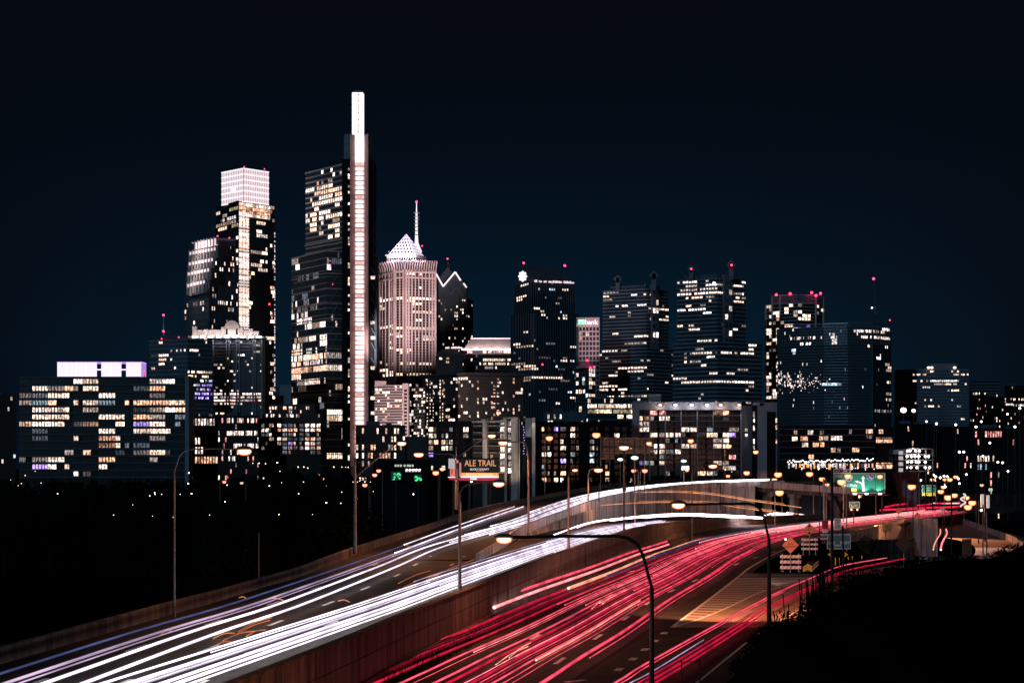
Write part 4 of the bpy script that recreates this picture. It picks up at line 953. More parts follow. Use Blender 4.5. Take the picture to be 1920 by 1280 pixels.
for k in range(nk):
    y = 302 + k * 8.85
    mb = MB(); fs.box(mb, 1.2, fs.w - 1.2, zat(y + 6.2, d), zat(y, d), .1, 1.5); mb.build('shaft_window', 'shaft_light' if (k * 5) % 7 else 'shaft_light_dim', b.root)
mb = MB()
for k in range(nk):
    y = 302 + k * 8.85
    fs.box(mb, .2, fs.w - .2, zat(y + 8.3, d), zat(y + 6.8, d), .0, 1.7)
    for tt in (.33, .66):
        if k % 3: fs.box(mb, fs.w * tt - .12, fs.w * tt + .12, zat(y + 6.2, d), zat(y, d), 1.5, 1.65)
mb.build('shaft_floor', 'stone_pink', b.root, kind='stuff')
mb = MB(); fs.box(mb, .05, fs.w - .05, zat(905, d), zat(300, d), -.3, .02); mb.build('shaft_back', 'shaft_light_dim', b.root)
# spire
core_box('spire_core', 657.5, 678.5, 167.5, 250, 1502, 1512, 'spire_glass')
fsp = Face((xat(657, d), 1501.5), (xat(679, d), 1501.5), 0, 400); mb = MB()
for k in range(8): z = zat(168 + k * 11.7, d); fsp.box(mb, 0, fsp.w, z - .12, z + .12, .1, .4)
for tt in (0, fsp.w * .56, fsp.w - .4): fsp.box(mb, tt, tt + .35, zat(250, d), zat(167, d), .15, .5)
for k in range(8):
    z = zat(172 + k * 11.7, d); fsp.box(mb, fsp.w * .56 - .5, fsp.w * .56 + .6, z - .8, z + .2, .2, .7)
mb.build('spire_mullion', 'stone_pink', b.root, kind='stuff')
mb = MB(); a = V3(xat(657, d), 1501, zat(169, d)); c = V3(xat(679.5, d), 1501, zat(168, d)); m_ = V3(xat(667, d), 1500, zat(164.5, d))
mb.tube([a, m_], .3, 5); mb.tube([m_, c], .3, 5); mb.build('spire_cap', 'stone_pink', b.root)
# lit windows beside the core and the right flank with braces
for k in range(110):
    y = 302 + k * 5.4
    if y > 860: break
    if R.random() < .38:
        ff = Face((xat(652.5, 1496), 1496.6), (xat(655.5, 1496), 1496.6), 0, 1); b.window(ff, 0, ff.w, zat(y + 4.6, d), zat(y, d), .03, LAMPS['w'])
    if R.random() < .72:
        ff = Face((xat(689.6, 1496), 1496.6), (xat(690.8, 1496), 1496.6), 0, 1); b.window(ff, 0, ff.w, zat(y + 4.4, d), zat(y, d), .03, LAMPS['w'])
core_box('right_flank', 690, 703.5, 474, 905, 1505, 1530, 'glass_blue')
for k in range(14):
    y = 500 + k * 28.3
    mb = MB(); mb.tube([V3(xat(695, d), 1496.2, zat(y, d)), V3(xat(703, d), 1496.2, zat(y + 15, d))], .28, 4); mb.build('brace', 'metal_grey', b.root)
    ff = Face((xat(695, 1496), 1496.6), (xat(703, 1496), 1496.6), 0, 1)
    if k in (0, 3, 4, 6, 8, 9, 10, 11): b.window(ff, 0, ff.w, zat(y + 22, d), zat(y + 16, d), .03, LAMPS[R.choice('wwd')])
b.done(); pass
for x, y in ((619, 489), (624, 533), (619, 497)): beacon('tiny red light on the dark glass of the tallest tower', x, y, 1497, .45)

# 7 floodlit pink stone tower with lit pyramid
D = 1600
b = Bld('pyramid_tower', 'floodlit pink stone tower with curved cornice and glowing white pyramid top', 'building', [(706, 1640), (741, 1606), (759, D), (817, 1612)], 505, body='near_black', deep=50)
faces = b.faces
hints = ((562, 704, 735, .95, 'w'), (577, 704, 730, .9, 'w'), (584, 740, 765, .3, 'w'), (561, 745, 812, .9, 'w'), (584, 775, 800, .9, 'w'), (598, 776, 792, .8, 'w'), (614, 704, 815, .93, 'w'), (628, 728, 760, .9, 'w'), (636, 772, 814, .8, 'w'), (658, 745, 775, .8, 'w'), (682, 704, 812, .7, 'w'), (703, 704, 818, .95, 'w'), (696, 704, 740, .95, 'w'), (548, 704, 818, .0), (530, 704, 818, .02))
zb0 = zat(770, D)
for i, f in enumerate(faces):
    nb = (6, 2, 9)[i]
    b.facade(f, 52, nb, band=.10, bandm='stone_pink', bo=.15, pier=.95, pierm='stone_pink', po=.8, p=.13, zbot=zb0, hints=hints, cols='wwpd', ww=.7)
    mb = MB()
    for t in (0, f.w - 1.6): f.box(mb, max(0, t), t + 1.6, b.z0, b.z1, 0, 1.5)
    if i == 2:
        for t in (f.w * .12, f.w * .22, f.w * .78, f.w * .88): f.box(mb, t - .6, t + .6, b.z0, b.z1, 0, 1.2)
    if i == 0:
        for t in (f.w * .2, f.w * .72): f.box(mb, t - .6, t + .6, b.z0, b.z1, 0, 1.2)
    for y in (520, 509): z = zat(y, D); f.box(mb, 0, f.w, z - .8, z + .8, .3, 1.3)
    mb.build('corner_pier', 'stone_pink', b.root)
    # horizontal bars of the corner bays
    mb = MB()
    for k in range(60):
        z = zb0 + k * 3.0
        if z > b.z1 - 8: break
        for t0, t1 in ((0, f.w * .16), (f.w * .84, f.w)): f.box(mb, t0, t1, z - .3, z + .5, .2, 1.1)
    mb.build('corner_bars', 'stone_pink', b.root, kind='stuff')
    # curved cornice ribs
    nr = (8, 4, 13)[i]; zc0 = b.z1; zc1 = zat(487, D)
    mb = MB()
    for j in range(nr + 1):
        t = f.w * j / nr; pts = [f.p(t, zc0 + (zc1 - zc0) * (q / 5), .6 + 3.2 * (q / 5) ** 2.2) for q in range(6)]
        mb.tube(pts, .55, 5)
    mb.build('cornice_ribs', 'stone_pink', b.root, kind='stuff')
poly = [(xat(711, 1640), 1636), (xat(742, 1608), 1609), (xat(759, D), D + 4), (xat(812, 1612), 1615), (xat(808, 1650), 1650), (xat(716, 1655), 1655)]
mb = MB(); mb.prism(poly, b.z1, zat(489, D)); mb.build('top_storey', 'glass_dark', b.root)
mb = MB(); mb.prism([(p[0] + (0), p[1]) for p in poly], zat(489, D) + .01, zat(487, D)); mb.build('cornice_slab', 'stone_pink', b.root)
cen = Vector((xat(762, 1630), 1630, 0)); hw = xat(797, 1615) - cen.x
def ring(r, z, a0=math.radians(-62)): return [Vector((cen.x + r * math.cos(a0 + math.pi / 2 * k), cen.y + r * math.sin(a0 + math.pi / 2 * k), z)) for k in range(4)]
rb = ring(hw * 1.10, 0); mb = MB(); mb.prism([(p.x, p.y) for p in rb], zat(487, D), zat(475, D)); mb.build('lantern', 'stone_pale', b.root)
mb = MB(); mb.prism([(p.x, p.y) for p in ring(hw * 1.18, 0)], zat(475, D), zat(472.5, D)); mb.build('lantern_cornice', 'stone_pale', b.root)
for i in (3, 0):
    a, c = rb[i], rb[(i + 1) % 4]; f = Face((a.x, a.y), (c.x, c.y), zat(487, D), zat(475, D)); mb = MB()
    for j in range(12):
        t = f.w * (j + .5) / 12; f.box(mb, t - .7, t + .7, f.z0 + 1, f.z1 - 2, -.1, .12)
    mb.build('lantern_openings', 'near_black', b.root, kind='stuff')
zb1, zt1 = zat(472.3, D), zat(432, D); base = ring(hw * .98, zb1); apex = Vector((cen.x, cen.y, zt1))
mb = MB()
for k in range(4): mb.face([base[k], base[(k + 1) % 4], apex])
mb.build('pyramid_core', 'stone_pale', b.root)
for k in range(4):
    mb = MB(); mb.tube([base[k], apex], .7, 5); mb.build('pyramid_edge', 'pyramid_edge', b.root)
for k in (3, 0):
    a, c = base[k], base[(k + 1) % 4]; n = (c - a).cross(apex - a).normalized()
    if n.y > 0: n = -n
    lit = MB(); dark = MB()
    for r in range(6):
        q0, q1 = r / 6.2, (r + .86) / 6.2
        cnt = 7 - r
        for j in range(cnt):
            u0, u1 = (j + .08) / cnt, (j + .92) / cnt
            def pt(u, q): return (a.lerp(c, u)).lerp(apex, q) + n * .35
            um = u0 + (u1 - u0) * .62; quad = [pt(u0, q0), pt(u1, q0), pt(u1, q1), pt(u0, q1)]
            lit.face(quad)
            off = n * .25; qq = q0 + (q1 - q0) * .35; w0 = u0 + (u1 - u0) * .2; w1 = u0 + (u1 - u0) * .8; dark.face([pt(w0, qq) + off, pt(w1, qq) + off, pt(w1, q1) + off, pt(w0, q1) + off])
    lit.build('pyramid_panels', 'pyramid_light', b.root, kind='stuff'); dark.build('pyramid_openings', 'near_black', b.root, kind='stuff')
for px in (714, 730, 745, 762, 780, 800):
    p = W(px, 486.2, 1598); spot('lantern_floodlight', (p.x, 1597, p.z + 1), (cen.x, 1612, p.z + 9), 15000, (.96, .80, 1), 120, b.root)
spot('facade_fill', W(700, 690, 1420), W(762, 585, 1606), 1.5e6, (1, .80, .80), 34, b.root, 2, .7)  # added fill spot in mid-air for the stone faces, no fixture
spot('facade_fill', W(830, 690, 1440), W(770, 560, 1606), 1.3e6, (1, .80, .80), 34, b.root, 2, .7)  # second added fill spot, from the right, also without fixture
b.done()
t = thing('antenna_mast', 'tall lit antenna mast with a red light right of the glowing pyramid', 'mast', W(781, 470, 1690))
prof = [(472, 5.2), (462, 3.0), (455, 1.7), (440, 1.2), (420, 1.0), (404, .9), (392, .45), (380, .25)]
mb = MB(); mb.tube([W(781, y, 1690) for y, r in prof], [r for y, r in prof], 8); mb.build('mast', 'pyramid_light', t)
for y in (400, 407, 413, 420, 427, 434, 441):
    mb = MB(); mb.tube([W(781, y, 1690), W(781, y - 1.3, 1690)], 2.5 if y != 400 else 3.0, 10); mb.build('ring', 'stone_pale', t)
mb = MB(); mb.ball(W(781, 378.5, 1690), 1.1, 1.1, 1.1); mb.build('lamp', 'red_beacon', t, smooth=True)
beacon('small red light on the pyramid edge by the mast foot', 791.5, 461, 1600, .7); beacon('tiny violet-side light left of the pyramid base', 729, 471.5, 1598, .6, 'violet_light', 0.6)

# 8 dark gabled tower with lit chevron
D = 1750
b = Bld('gabled_tower', 'dark gabled tower outlined by a lit white zigzag, right of the pyramid', 'building', [(812, 1772), (826, D), (877, D), (886, 1775)], 560, body='stone_dark', deep=45)
for f, nb in zip(b.faces, (4, 14, 3)):
    b.facade(f, 34, nb, band=.4, bandm='stone_dark', pier=.8, p=.13, run=False, zbot=zat(760, D), hints=((614, 850, 858, .8, 'w'), (560, 865, 872, 1, 'w'), (594, 850, 858, 1, 'w')))
mb = MB(); y0 = D
def gp(px, y): return V3(xat(px, D), D, zat(y, D))
mb.extr([gp(822, 560), gp(822, 524), gp(831, 536), gp(853.5, 510), gp(875, 537), gp(875, 560)], (0, 30, 0))
mb.build('shoulder', 'stone_dark', b.root)
mb = MB(); mb.extr([V3(p.x, D + 10, p.z) for p in (gp(822, 540), gp(822, 521), gp(839, 497), gp(856, 521), gp(874, 545), gp(874, 560), gp(822, 560))], (0, 24, 0)); mb.build('gable', 'stone_dark', b.root)
mb = MB()
for a, c in ((gp(817, 512), gp(831, 537)), (gp(831, 537), gp(853.5, 510)), (gp(853.5, 510), gp(864, 526)), (gp(869, 531), gp(875, 539))):
    mb.tube([a - V3(0, 1, 0), c - V3(0, 1, 0)], .75, 5)
mb.build('outline_light', 'crown_line', b.root, kind='stuff')
mb = MB(); mb.tube([gp(845, 552) - V3(0, .6, 0), gp(857, 538) - V3(0, .6, 0), gp(869, 556) - V3(0, .6, 0)], .6, 4); mb.build('trim', 'panel_grey', b.root)
mb = MB(); mb.tube([gp(839, 502) + V3(0, 20, 0), gp(839, 494) + V3(0, 20, 0), gp(839, 487) + V3(0, 20, 0)], [4.5, 1.6, .3], 8); mb.build('spire', 'stone_grey', b.root)
b.done(); beacon('red light on the point of the gabled tower', 839, 485, 1770, 1.1)

# 9 building with the lit sloping roof and its neighbours
D = 1400
b = Bld('office_building', 'mid-height building with floodlit pink sloping roof and bright top floors', 'building', [(862, 1420), (876, D), (961, D)], 656, body='glass_dark', deep=30)
b.facade(b.faces[1], 6, 26, band=.4, bandm='stone_brown', p=.25, ww=.8, ztop=b.z1, zbot=zat(700, D), hints=((661, 905, 960, .92, 'w'), (675, 905, 960, .92, 'w'), (683, 895, 960, .7, 'w'), (661, 876, 882, 1, 'w')))
b.facade(b.faces[0], 6, 6, band=.4, bandm='stone_brown', p=.2, ztop=b.z1, zbot=zat(700, D), hints=((682, 862, 880, .8, 'w'),))
mb = MB(); q = [(867, 654), (882, 636), (958, 633), (960, 654)]
mb.hexa([V3(xat(868, D), D - 1, b.z1), V3(xat(960, D), D - 1, b.z1), V3(xat(960, D), D + 26, b.z1), V3(xat(868, D), D + 26, b.z1), V3(xat(883, D), D + 9, zat(633, D)), V3(xat(957, D), D + 9, zat(633, D)), V3(xat(957, D), D + 20, zat(633, D)), V3(xat(883, D), D + 20, zat(633, D))]); mb.build('roof', 'stone_pale', b.root)
mb = MB(); mb.box((xat(866, D), D - 2, b.z1 - .2), (xat(961, D), D - 1.2, b.z1 + .9)); mb.build('eave', 'crown_glass', b.root)
mb = MB(); mb.box((xat(882, D), D + 8.4, zat(633.5, D)), (xat(958, D), D + 9.4, zat(632, D))); mb.build('ridge', 'crown_glass', b.root)
for k in range(6):
    p = W(873 + k * 16, 655, D - 6); spot('roof_floodlight', p, (p.x, D + 4, b.z1 + 5), 4500, (1, .74, .70), 130, b.root)
b.done()
b = Bld('office_building', 'dim building with dark barrel roof between pink tower and lit sloping roof', 'building', [(817, 1385), (868, 1380)], 668, body='stone_brown', deep=20)
b.facade(b.faces[0], 7, 8, band=.45, bandm='stone_brown', p=.12, zbot=zat(715, 1380), hints=((672, 822, 828, 1, 'w'), (675, 835, 841, 1, 'w')))
mb = MB(); cx = xat(842, 1385); rw = xat(866, 1385) - cx
mb.extr([(cx + rw * math.cos(math.pi * k / 10), 1382, b.z1 + 6 * math.sin(math.pi * k / 10)) for k in range(11)], (0, 16, 0)); mb.build('barrel_roof', 'stone_brown', b.root)
mb = MB()
for x0, x1 in ((835, 842), (846, 852), (853, 867)): mb.box((xat(x0, 1381), 1380.4, zat(653, 1380)), (xat(x1, 1381), 1381.2, zat(650.5, 1380)))
mb.build('roof_light', 'crown_line', b.root); b.done()

# 10 long apartment slab
D = 1100
b = Bld('apartment_slab', 'long brown apartment slab with balconies and a projecting roof edge', 'building', [(793, 1128), (878, D), (981, 1112)], 702, body='stone_brown', deep=30)
for f, nb in zip(b.faces, (18, 20)):
    b.facade(f, 17, nb, band=.25, bandm='stone_brown', bo=1.1, p=.19, run=False, zbot=zat(815, D), ztop=zat(706, D), ww=.55, cols='wwwop', hints=((709, 850, 878, .95, 'w'), (716, 856, 862, 1, 'w'), (751, 893, 912, .7, 'w'), (757, 893, 905, .8, 'w'), (776, 873, 878, 1, 'w')))
    mb = MB(); f.box(mb, -1, f.w + .5, b.z1 - .2, b.z1 + 1.2, -1, 2.2); mb.build('roof_edge', 'stone_brown', b.root)
f = b.faces[0]
for x, wd in ((799, 2.5), (805, 1.5), (811, 1.5), (827, 2.2), (832, 2.2)):     # lit stair columns
    for k in range(17):
        if R.random() < .8:
            t = (xat(x, 1115) - f.a.x) / f.u.x; y = 712 + k * 6.2; b.window(f, t, t + wd * .33, zat(y + 3.6, 1115), zat(y, 1115), .05 + (1.2 if x > 820 else 0), LAMPS[R.choice('wp')])
f = b.faces[1]
for x in (921, 925, 932):
    for k in range(15):
        if R.random() < .5: t = (xat(x, 1106) - f.a.x) / f.u.x; y = 709 + k * 6.6; b.window(f, t, t + 1.2, zat(y + 3.6, 1106), zat(y, 1106), .05, LAMPS[R.choice('wr')])
b.done()
# 11 bright concrete apartments below the pink tower
D = 1050
b = Bld('apartment_tower', 'pale banded concrete apartment building with a stair shaft, below the pink tower', 'building', [(703, 1058), (768, D)], 722, body='stone_brown', deep=25)
b.facade(b.faces[0], 18, 14, band=.30, bandm='stone_pink', bo=.8, p=.30, run=False, zbot=zat(815, D), ww=.8, cols='wwppo', hints=((727, 707, 760, .05, 'w'), (752, 735, 755, .8, 'w'), (768, 710, 720, .8, 'w')))
b.slab('stair_shaft', b.faces[0], b.faces[0].w - 3.8, b.faces[0].w - .1, b.z0, b.z1 + 1, 0, 1.5, 'stone_pink')
ff = Face(tuple(b.faces[0].p(b.faces[0].w - 3.8, 0, 1.5).xy), tuple(b.faces[0].p(b.faces[0].w, 0, 1.5).xy), 0, 1)
for k in range(13): mb = MB(); ff.box(mb, 1.0, 2.8, zat(730 + k * 6.8 + 4, D), zat(730 + k * 6.8, D), -.1, .06); mb.build('stair_window', 'near_black', b.root)
mb = MB(); mb.box((xat(704, 1060), 1056, b.z1), (xat(725, 1060), 1070, zat(714, 1056))); mb.build('penthouse', 'stone_pink', b.root)
spot('facade_fill', W(690, 800, 980), W(735, 765, 1054), 3.2e5, (1, .80, .76), 60, b.root, 1, .8); b.done()  # added fill spot brightens the pale bands, no fixture
b = Bld('apartment_tower', 'dark narrow apartment building with bright windows beside the pale stair shaft', 'building', [(768, 1060), (797, 1056)], 727, body='near_black', deep=22)
b.facade(b.faces[0], 18, 8, band=.3, bandm='brick_dark', bo=.6, p=.42, run=False, zbot=zat(832, 1056), ww=.8, cols='wwp'); b.done()

# 12 dark office tower with gable roof and bright round emblem
D = 1300
b = Bld('office_tower', 'dark slab tower with steep gable roof, two red lights and bright round emblem', 'building', [(965, 1335), (996, D), (1078, 1312)], 528, body='glass_dark', deep=40)
hh = ((561, 966, 980, .8, 'w'), (533, 976, 990, .9, 'w'), (543, 1030, 1042, .9, 'c'), (544, 1053, 1063, .9, 'w'), (648, 963, 1007, .9, 'w'), (684, 963, 1007, .95, 'w'), (690, 967, 1000, .9, 'w'), (706, 980, 1050, .8, 'w'), (713, 980, 998, .9, 'w'), (650, 1068, 1086, .9, 'w'), (747, 1068, 1078, 1, 'w'), (678, 1050, 1086, .7, 'p'))
for f, nb in zip(b.faces, (8, 20)):
    b.facade(f, 50, nb, band=.3, bandm='glass_dark', pier=.6, pierm='stone_dark', p=.09, hints=hh, cols='wpDdc', zbot=zat(790, D))
P0, P1, P2 = V3(xat(966, 1335), 1335, b.z1), V3(xat(997, D), D, b.z1), V3(xat(1077, 1312), 1312, b.z1)
back = P2 - P1; Q0 = P0 + back; r0 = (P0 + P1) / 2; r0 = V3(r0.x, r0.y, zat(492, D)); r1 = V3(r0.x + back.x * .80, r0.y + back.y * .80 - 4, zat(497, D))
mb = MB()
for fc in ((P0, P1, r0), (P1, P2, r1, r0), (P2, Q0, r1), (Q0, P0, r0, r1), (P0, Q0, P2, P1)): mb.face(fc)
mb.build('roof', 'stone_dark', b.root)
mb = MB(); ed = (P2 - P1).normalized()
for k in range(26):
    if R.random() < .8: a = P1.lerp(P2, .06 + k * .036); mb.box((a.x, a.y - .8, a.z - .3 + .0), (a.x + 1.0, a.y - .3, a.z + R.uniform(.5, 1.4)))
mb.build('eave_lights', 'crown_glass', b.root, kind='stuff')
b.done()
b2 = Bld('office_tower', 'broad dark lower tower with scattered lights wrapped around the gabled slab', 'building', [(958, 1290), (996, 1272), (1086, 1284)], 587, body='glass_dark', deep=40)
for f, nb in zip(b2.faces, (8, 20)):
    b2.facade(f, 38, nb, band=.3, bandm='glass_dark', pier=.6, pierm='stone_dark', p=.12, hints=hh + ((591, 1054, 1068, .9, 'w'), (597, 1022, 1040, .8, 'p'), (589, 1015, 1022, .9, 'p')), cols='wpDdc', zbot=zat(790, 1272), base=0)
b2.done()
em = thing('emblem', 'bright white round emblem on the gable of the dark slab tower', 'sign', W(980, 528, 1296))
mb = MB(); c = W(980, 518, 1296)
for k in range(8):
    a = math.pi * k / 4; mb.ball((c.x + 2.3 * math.cos(a), c.y, c.z + 2.9 * math.sin(a)), .95, .4, 1.0, 8, 4)
mb.ball(c, 1.9, .5, 2.2, 10, 5); mb.build('disc', 'logo_white', em)
beacon('red light on the left end of the gable ridge', 982, 493, 1290, 1.0); beacon('red light on the right end of the gable ridge', 1059, 498, 1290, 1.1)
beacon('red light in the middle of the dark slab tower', 1017, 683, 1268, .8)

# 13 bank building
D = 1200
b = Bld('bank_building', 'pinkish gridded bank building with green and white sign', 'building', [(1080, 1202), (1124, D)], 595, body='glass_dark', deep=25)
f = b.faces[0]
b.facade(f, 14, 6, band=.28, bandm='stone_pink', bo=.5, p=.25, pier=.6, pierm='stone_pink', po=.6, ztop=zat(612, D), zbot=zat(740, D), hints=((622, 1080, 1106, .9, 'w'), (631, 1080, 1094, .9, 'o'), (639, 1085, 1118, .6, 'o')), s0=f.w * .12)
b.slab('sign_wall', f, .3, f.w, zat(612, D), b.z1, 0, .4, 'stone_pink')
spot('facade_fill', W(1130, 640, 1160), W(1104, 612, 1200), 6e4, (1, .72, .78), 70, b.root, .5); b.done()  # added fill spot for the sign wall, no fixture
sg = thing('bank_sign', 'lit sign with green letters and white word bank', 'sign', W(1104, 612, D - 1))
mb = MB(); a = W(1083.5, 608.5, D - .9); c = W(1096, 599, D - .9); mb.box((a.x, a.y, a.z), (c.x, a.y + .3, c.z)); mb.build('green_box', 'logo_green', sg)
text('letters', 'FS', 'logo_white', sg, W(1090, 603.5, D - 1.1), 4.2, extrude=.1); text('letters', 'bank', 'logo_white', sg, W(1108.5, 604, D - 1), 4.6, extrude=.15)
b = Bld('corner_building', 'narrow glass-cornered building with stacked lit stair windows and red lights', 'building', [(1080, 1130), (1104, 1122), (1116, 1130)], 690, body='glass_dark', deep=20)
b.facade(b.faces[0], 14, 4, band=.12, bandm='metal_grey', pier=.4, p=.22, run=False, zbot=zat(800, 1122), hints=((716, 1080, 1086, 1, 'p'), (733, 1080, 1096, .7, 'w')), cols='wc')
b.facade(b.faces[1], 14, 2, band=.2, bandm='metal_grey', p=.5, run=False, zbot=zat(800, 1122), hints=((700, 1100, 1120, 1, 'p'), (710, 1104, 1108, 1, 'w'), (740, 1104, 1110, 1, 'w'), (746, 1104, 1110, 1, 'w')))
mb = MB(); mb.box((xat(1088, 1124), 1124, b.z1), (xat(1111, 1124), 1134, zat(679, 1124))); mb.box((xat(1080, 1120), 1119, b.z1), (xat(1104, 1120), 1123, b.z1 + 1)); mb.build('penthouse', 'stone_pink', b.root); b.done()
for x, y in ((1101, 675.5), (1107, 689), (1114, 688)): beacon('red light on the roof of the narrow building under the bank sign', x, y, 1118, .9)

# 14, 15 twin stepped towers with diamond finials
def twin(label, x0, xc, x1, y, ystep, xl, xr, d, pu, pl, h1, h2, dia, up_hints, cols, seed):
    b = Bld('office_tower', label, 'building', [(xl, d + 22), (xc, d), (xr, d + 18)], ystep, body='glass_dark', deep=40)
    for f, nb in zip(b.faces, (16, 16)): b.facade(f, h2, nb, band=.52, bandm='stone_grey', bo=.5, p=pl, hints=up_hints, cols=cols, zbot=zat(812, d), seed=seed)
    poly = [(xat(x0, d + 20), d + 21), (xat(xc, d), d + 3), (xat(x1, d + 16), d + 18)]
    zt = zat(y, d); mb = MB(); mb.prism(poly + [(poly[2][0], d + 50), (poly[0][0] + 4, d + 50)], b.z1, zt); mb.build('upper_block', 'glass_dark', b.root)
    for i in (0, 1):
        f = Face(poly[i], poly[i + 1], b.z1, zt); b.facade(f, h1, 14, band=.52, bandm='stone_grey', bo=.5, p=pu, hints=up_hints, cols=cols, seed=seed + 9)
        if i == 1:
            mb = MB(); f.box(mb, f.w * .18, f.w * .5, b.z0, zt + 3, -.5, 1.6); mb.build('corner_shaft', 'stone_grey', b.root)
            g = Face(tuple(f.p(f.w * .18, 0, 1.6).xy), tuple(f.p(f.w * .5, 0, 1.6).xy), 0, 1)
            for k in range(int((zt - zat(800, d)) / 5.6)):
                z = zat(800, d) + k * 5.6; mb = MB(); 
                for tt in (.12, .56): b.window(g, g.w * tt, g.w * (tt + .3), z + .6, z + 4.0, .03, LAMPS[R.choice('wwp')] if R.random() < .3 else (.004, .005, .007))
    zr = zat(y - 9, d); P = [V3((a[0] + 0), a[1] + 4, 0) for a in poly]
    c1 = [(poly[0][0] + 5, poly[0][1] + 1), (poly[1][0] - .5, poly[1][1] + 5), (poly[2][0] - 6, poly[2][1] + 3), (poly[2][0] - 6, d + 40), (poly[0][0] + 8, d + 40)]
    mb = MB(); mb.prism(c1, zt, zt + (zr - zt) * .6); mb.build('roof_storey', 'stone_grey', b.root)
    for i in (0, 1):
        f = Face(c1[i], c1[i + 1], zt, zr); mb = MB(); n_ = 9
        for j in range(n_): f.box(mb, f.w * (j + .2) / n_, f.w * (j + .8) / n_, zt + .8, zt + (zr - zt) * .45, -.2, .15)
        mb.build('roof_openings', 'near_black', b.root, kind='stuff')
        mb = MB()
        for j in range(n_ + 1): f.box(mb, max(0, f.w * j / n_ - .3), f.w * j / n_ + .3, zt + (zr - zt) * .6, zr + (1.4 if j in (0, n_) else 0), -.6, .1)
        f.box(mb, 0, f.w, zr - .7, zr, -.6, .1); mb.build('crest', 'stone_grey', b.root, kind='stuff')
    for px, py, r in dia:
        p = W(px, py, d - 1 if px > xc - 3 else d + 14); mb = MB(); q = r * d / F
        mb.extr([(p.x, p.y, p.z + q), (p.x + q, p.y, p.z), (p.x, p.y, p.z - q), (p.x - q, p.y, p.z)], (0, 1.6, 0)); mb.build('diamond', 'stone_grey', b.root)
        mb = MB(); mb.box((p.x - q * .45, p.y, zt - 1), (p.x + q * .45, p.y + 2, p.z - q * .3)); mb.build('diamond_post', 'stone_grey', b.root)
        mb = MB(); mb.extr([(p.x, p.y, p.z + q * .55), (p.x + q * .55, p.y, p.z), (p.x, p.y, p.z - q * .55), (p.x - q * .55, p.y, p.z)], (0, -.25, 0)); mb.build('diamond_face', 'near_black', b.root)
    b.done(); return b
twin('left of the two stepped twin towers, dim with an unlit diamond on its roof', 1131, 1213, 1254, 541, 652, 1117, 1262, 1250, .09, .15, 17, 24,
     ((1158, 523, 8), (1226, 516, 9)), None and () or ((551, 1184, 1196, .9, 'w'), (551, 1208, 1222, .8, 'w'), (559, 1131, 1143, 1, 'w'), (571, 1135, 1208, .4, 'p'), (580, 1216, 1252, .7, 'w'), (592, 1140, 1152, 1, 'w'), (589, 1170, 1184, .7, 'w'), (597, 1237, 1253, 1, 'w'), (632, 1190, 1216, .9, 'w'), (642, 1174, 1188, 1, 'w'), (628, 1148, 1168, .7, 'w'), (660, 1130, 1170, .7, 'p'), (688, 1160, 1205, .9, 'w'), (697, 1140, 1200, .7, 'w'), (705, 1138, 1155, .9, 'w'), (724, 1125, 1150, .9, 'w'), (733, 1124, 1172, .95, 'w'), (741, 1130, 1216, .8, 'w')), 'wwpdd', 3)
twin('right of the two stepped twin towers, brightly lit top floors and red-lit diamonds', 1270, 1346, 1399, 521, 641, 1262, 1429, 1230, .08, .16, 16, 22,
     ((1296, 504, 8), (1371, 496, 9)), ((524, 1270, 1330, .45, 'w'), (524, 1375, 1397, .8, 'w'), (533, 1270, 1397, .85, 'p'), (543, 1270, 1346, .8, 'p'), (551, 1270, 1397, .88, 'p'), (560, 1284, 1336, .85, 'w'), (562, 1355, 1400, .8, 'w'), (571, 1280, 1292, .5, 'w'), (583, 1270, 1336, .92, 'p'), (613, 1270, 1312, .7, 'w'), (617, 1356, 1382, .9, 'w'), (665, 1300, 1330, .9, 'w'), (664, 1350, 1416, .8, 'w'), (713, 1262, 1410, .97, 'p'), (694, 1385, 1402, .9, 'w'), (722, 1402, 1410, 1, 'w'), (649, 1404, 1418, 1, 'w'), (677, 1270, 1300, .4, 'w'), (685, 1285, 1330, .5, 'p')), 'wwpdd', 7)
beacon('red light on the left diamond of the brightly lit twin tower', 1296, 504, 1226, .9); beacon('red light on the right diamond of the brightly lit twin tower', 1371.5, 497, 1226, 1.0)
t = thing('floodlight', 'bright white lamp on the corner of the brightly lit twin tower', 'lamp', W(1339, 535, 1222)); mb = MB(); mb.ball(W(1339, 531.5, 1222), 1.1, 1, 1.1); mb.build('lamp', 'lamp_white', t); mb = MB(); p = W(1339, 535, 1222); mb.box((p.x - .3, p.y - .2, p.z - .5), (p.x + .3, p.y + 4, p.z + .1)); mb.build('bracket', 'metal_grey', t)
simple('office_building', 'low offices with long bright yellowish rows under the dim twin tower', 1102, 1186, 746, 1050, 19, 30, .15, seed=9, bodym='glass_dark', cols='wwy', hints=((758, 1102, 1186, .9, 'w'), (766.5, 1102, 1172, .97, 'y'), (775, 1102, 1146, .97, 'y'), (775, 1158, 1182, .9, 'y'), (783, 1155, 1190, .6, 'w')), z0=-4, bandm='stone_dark', ww=.86, single=False, run=True)

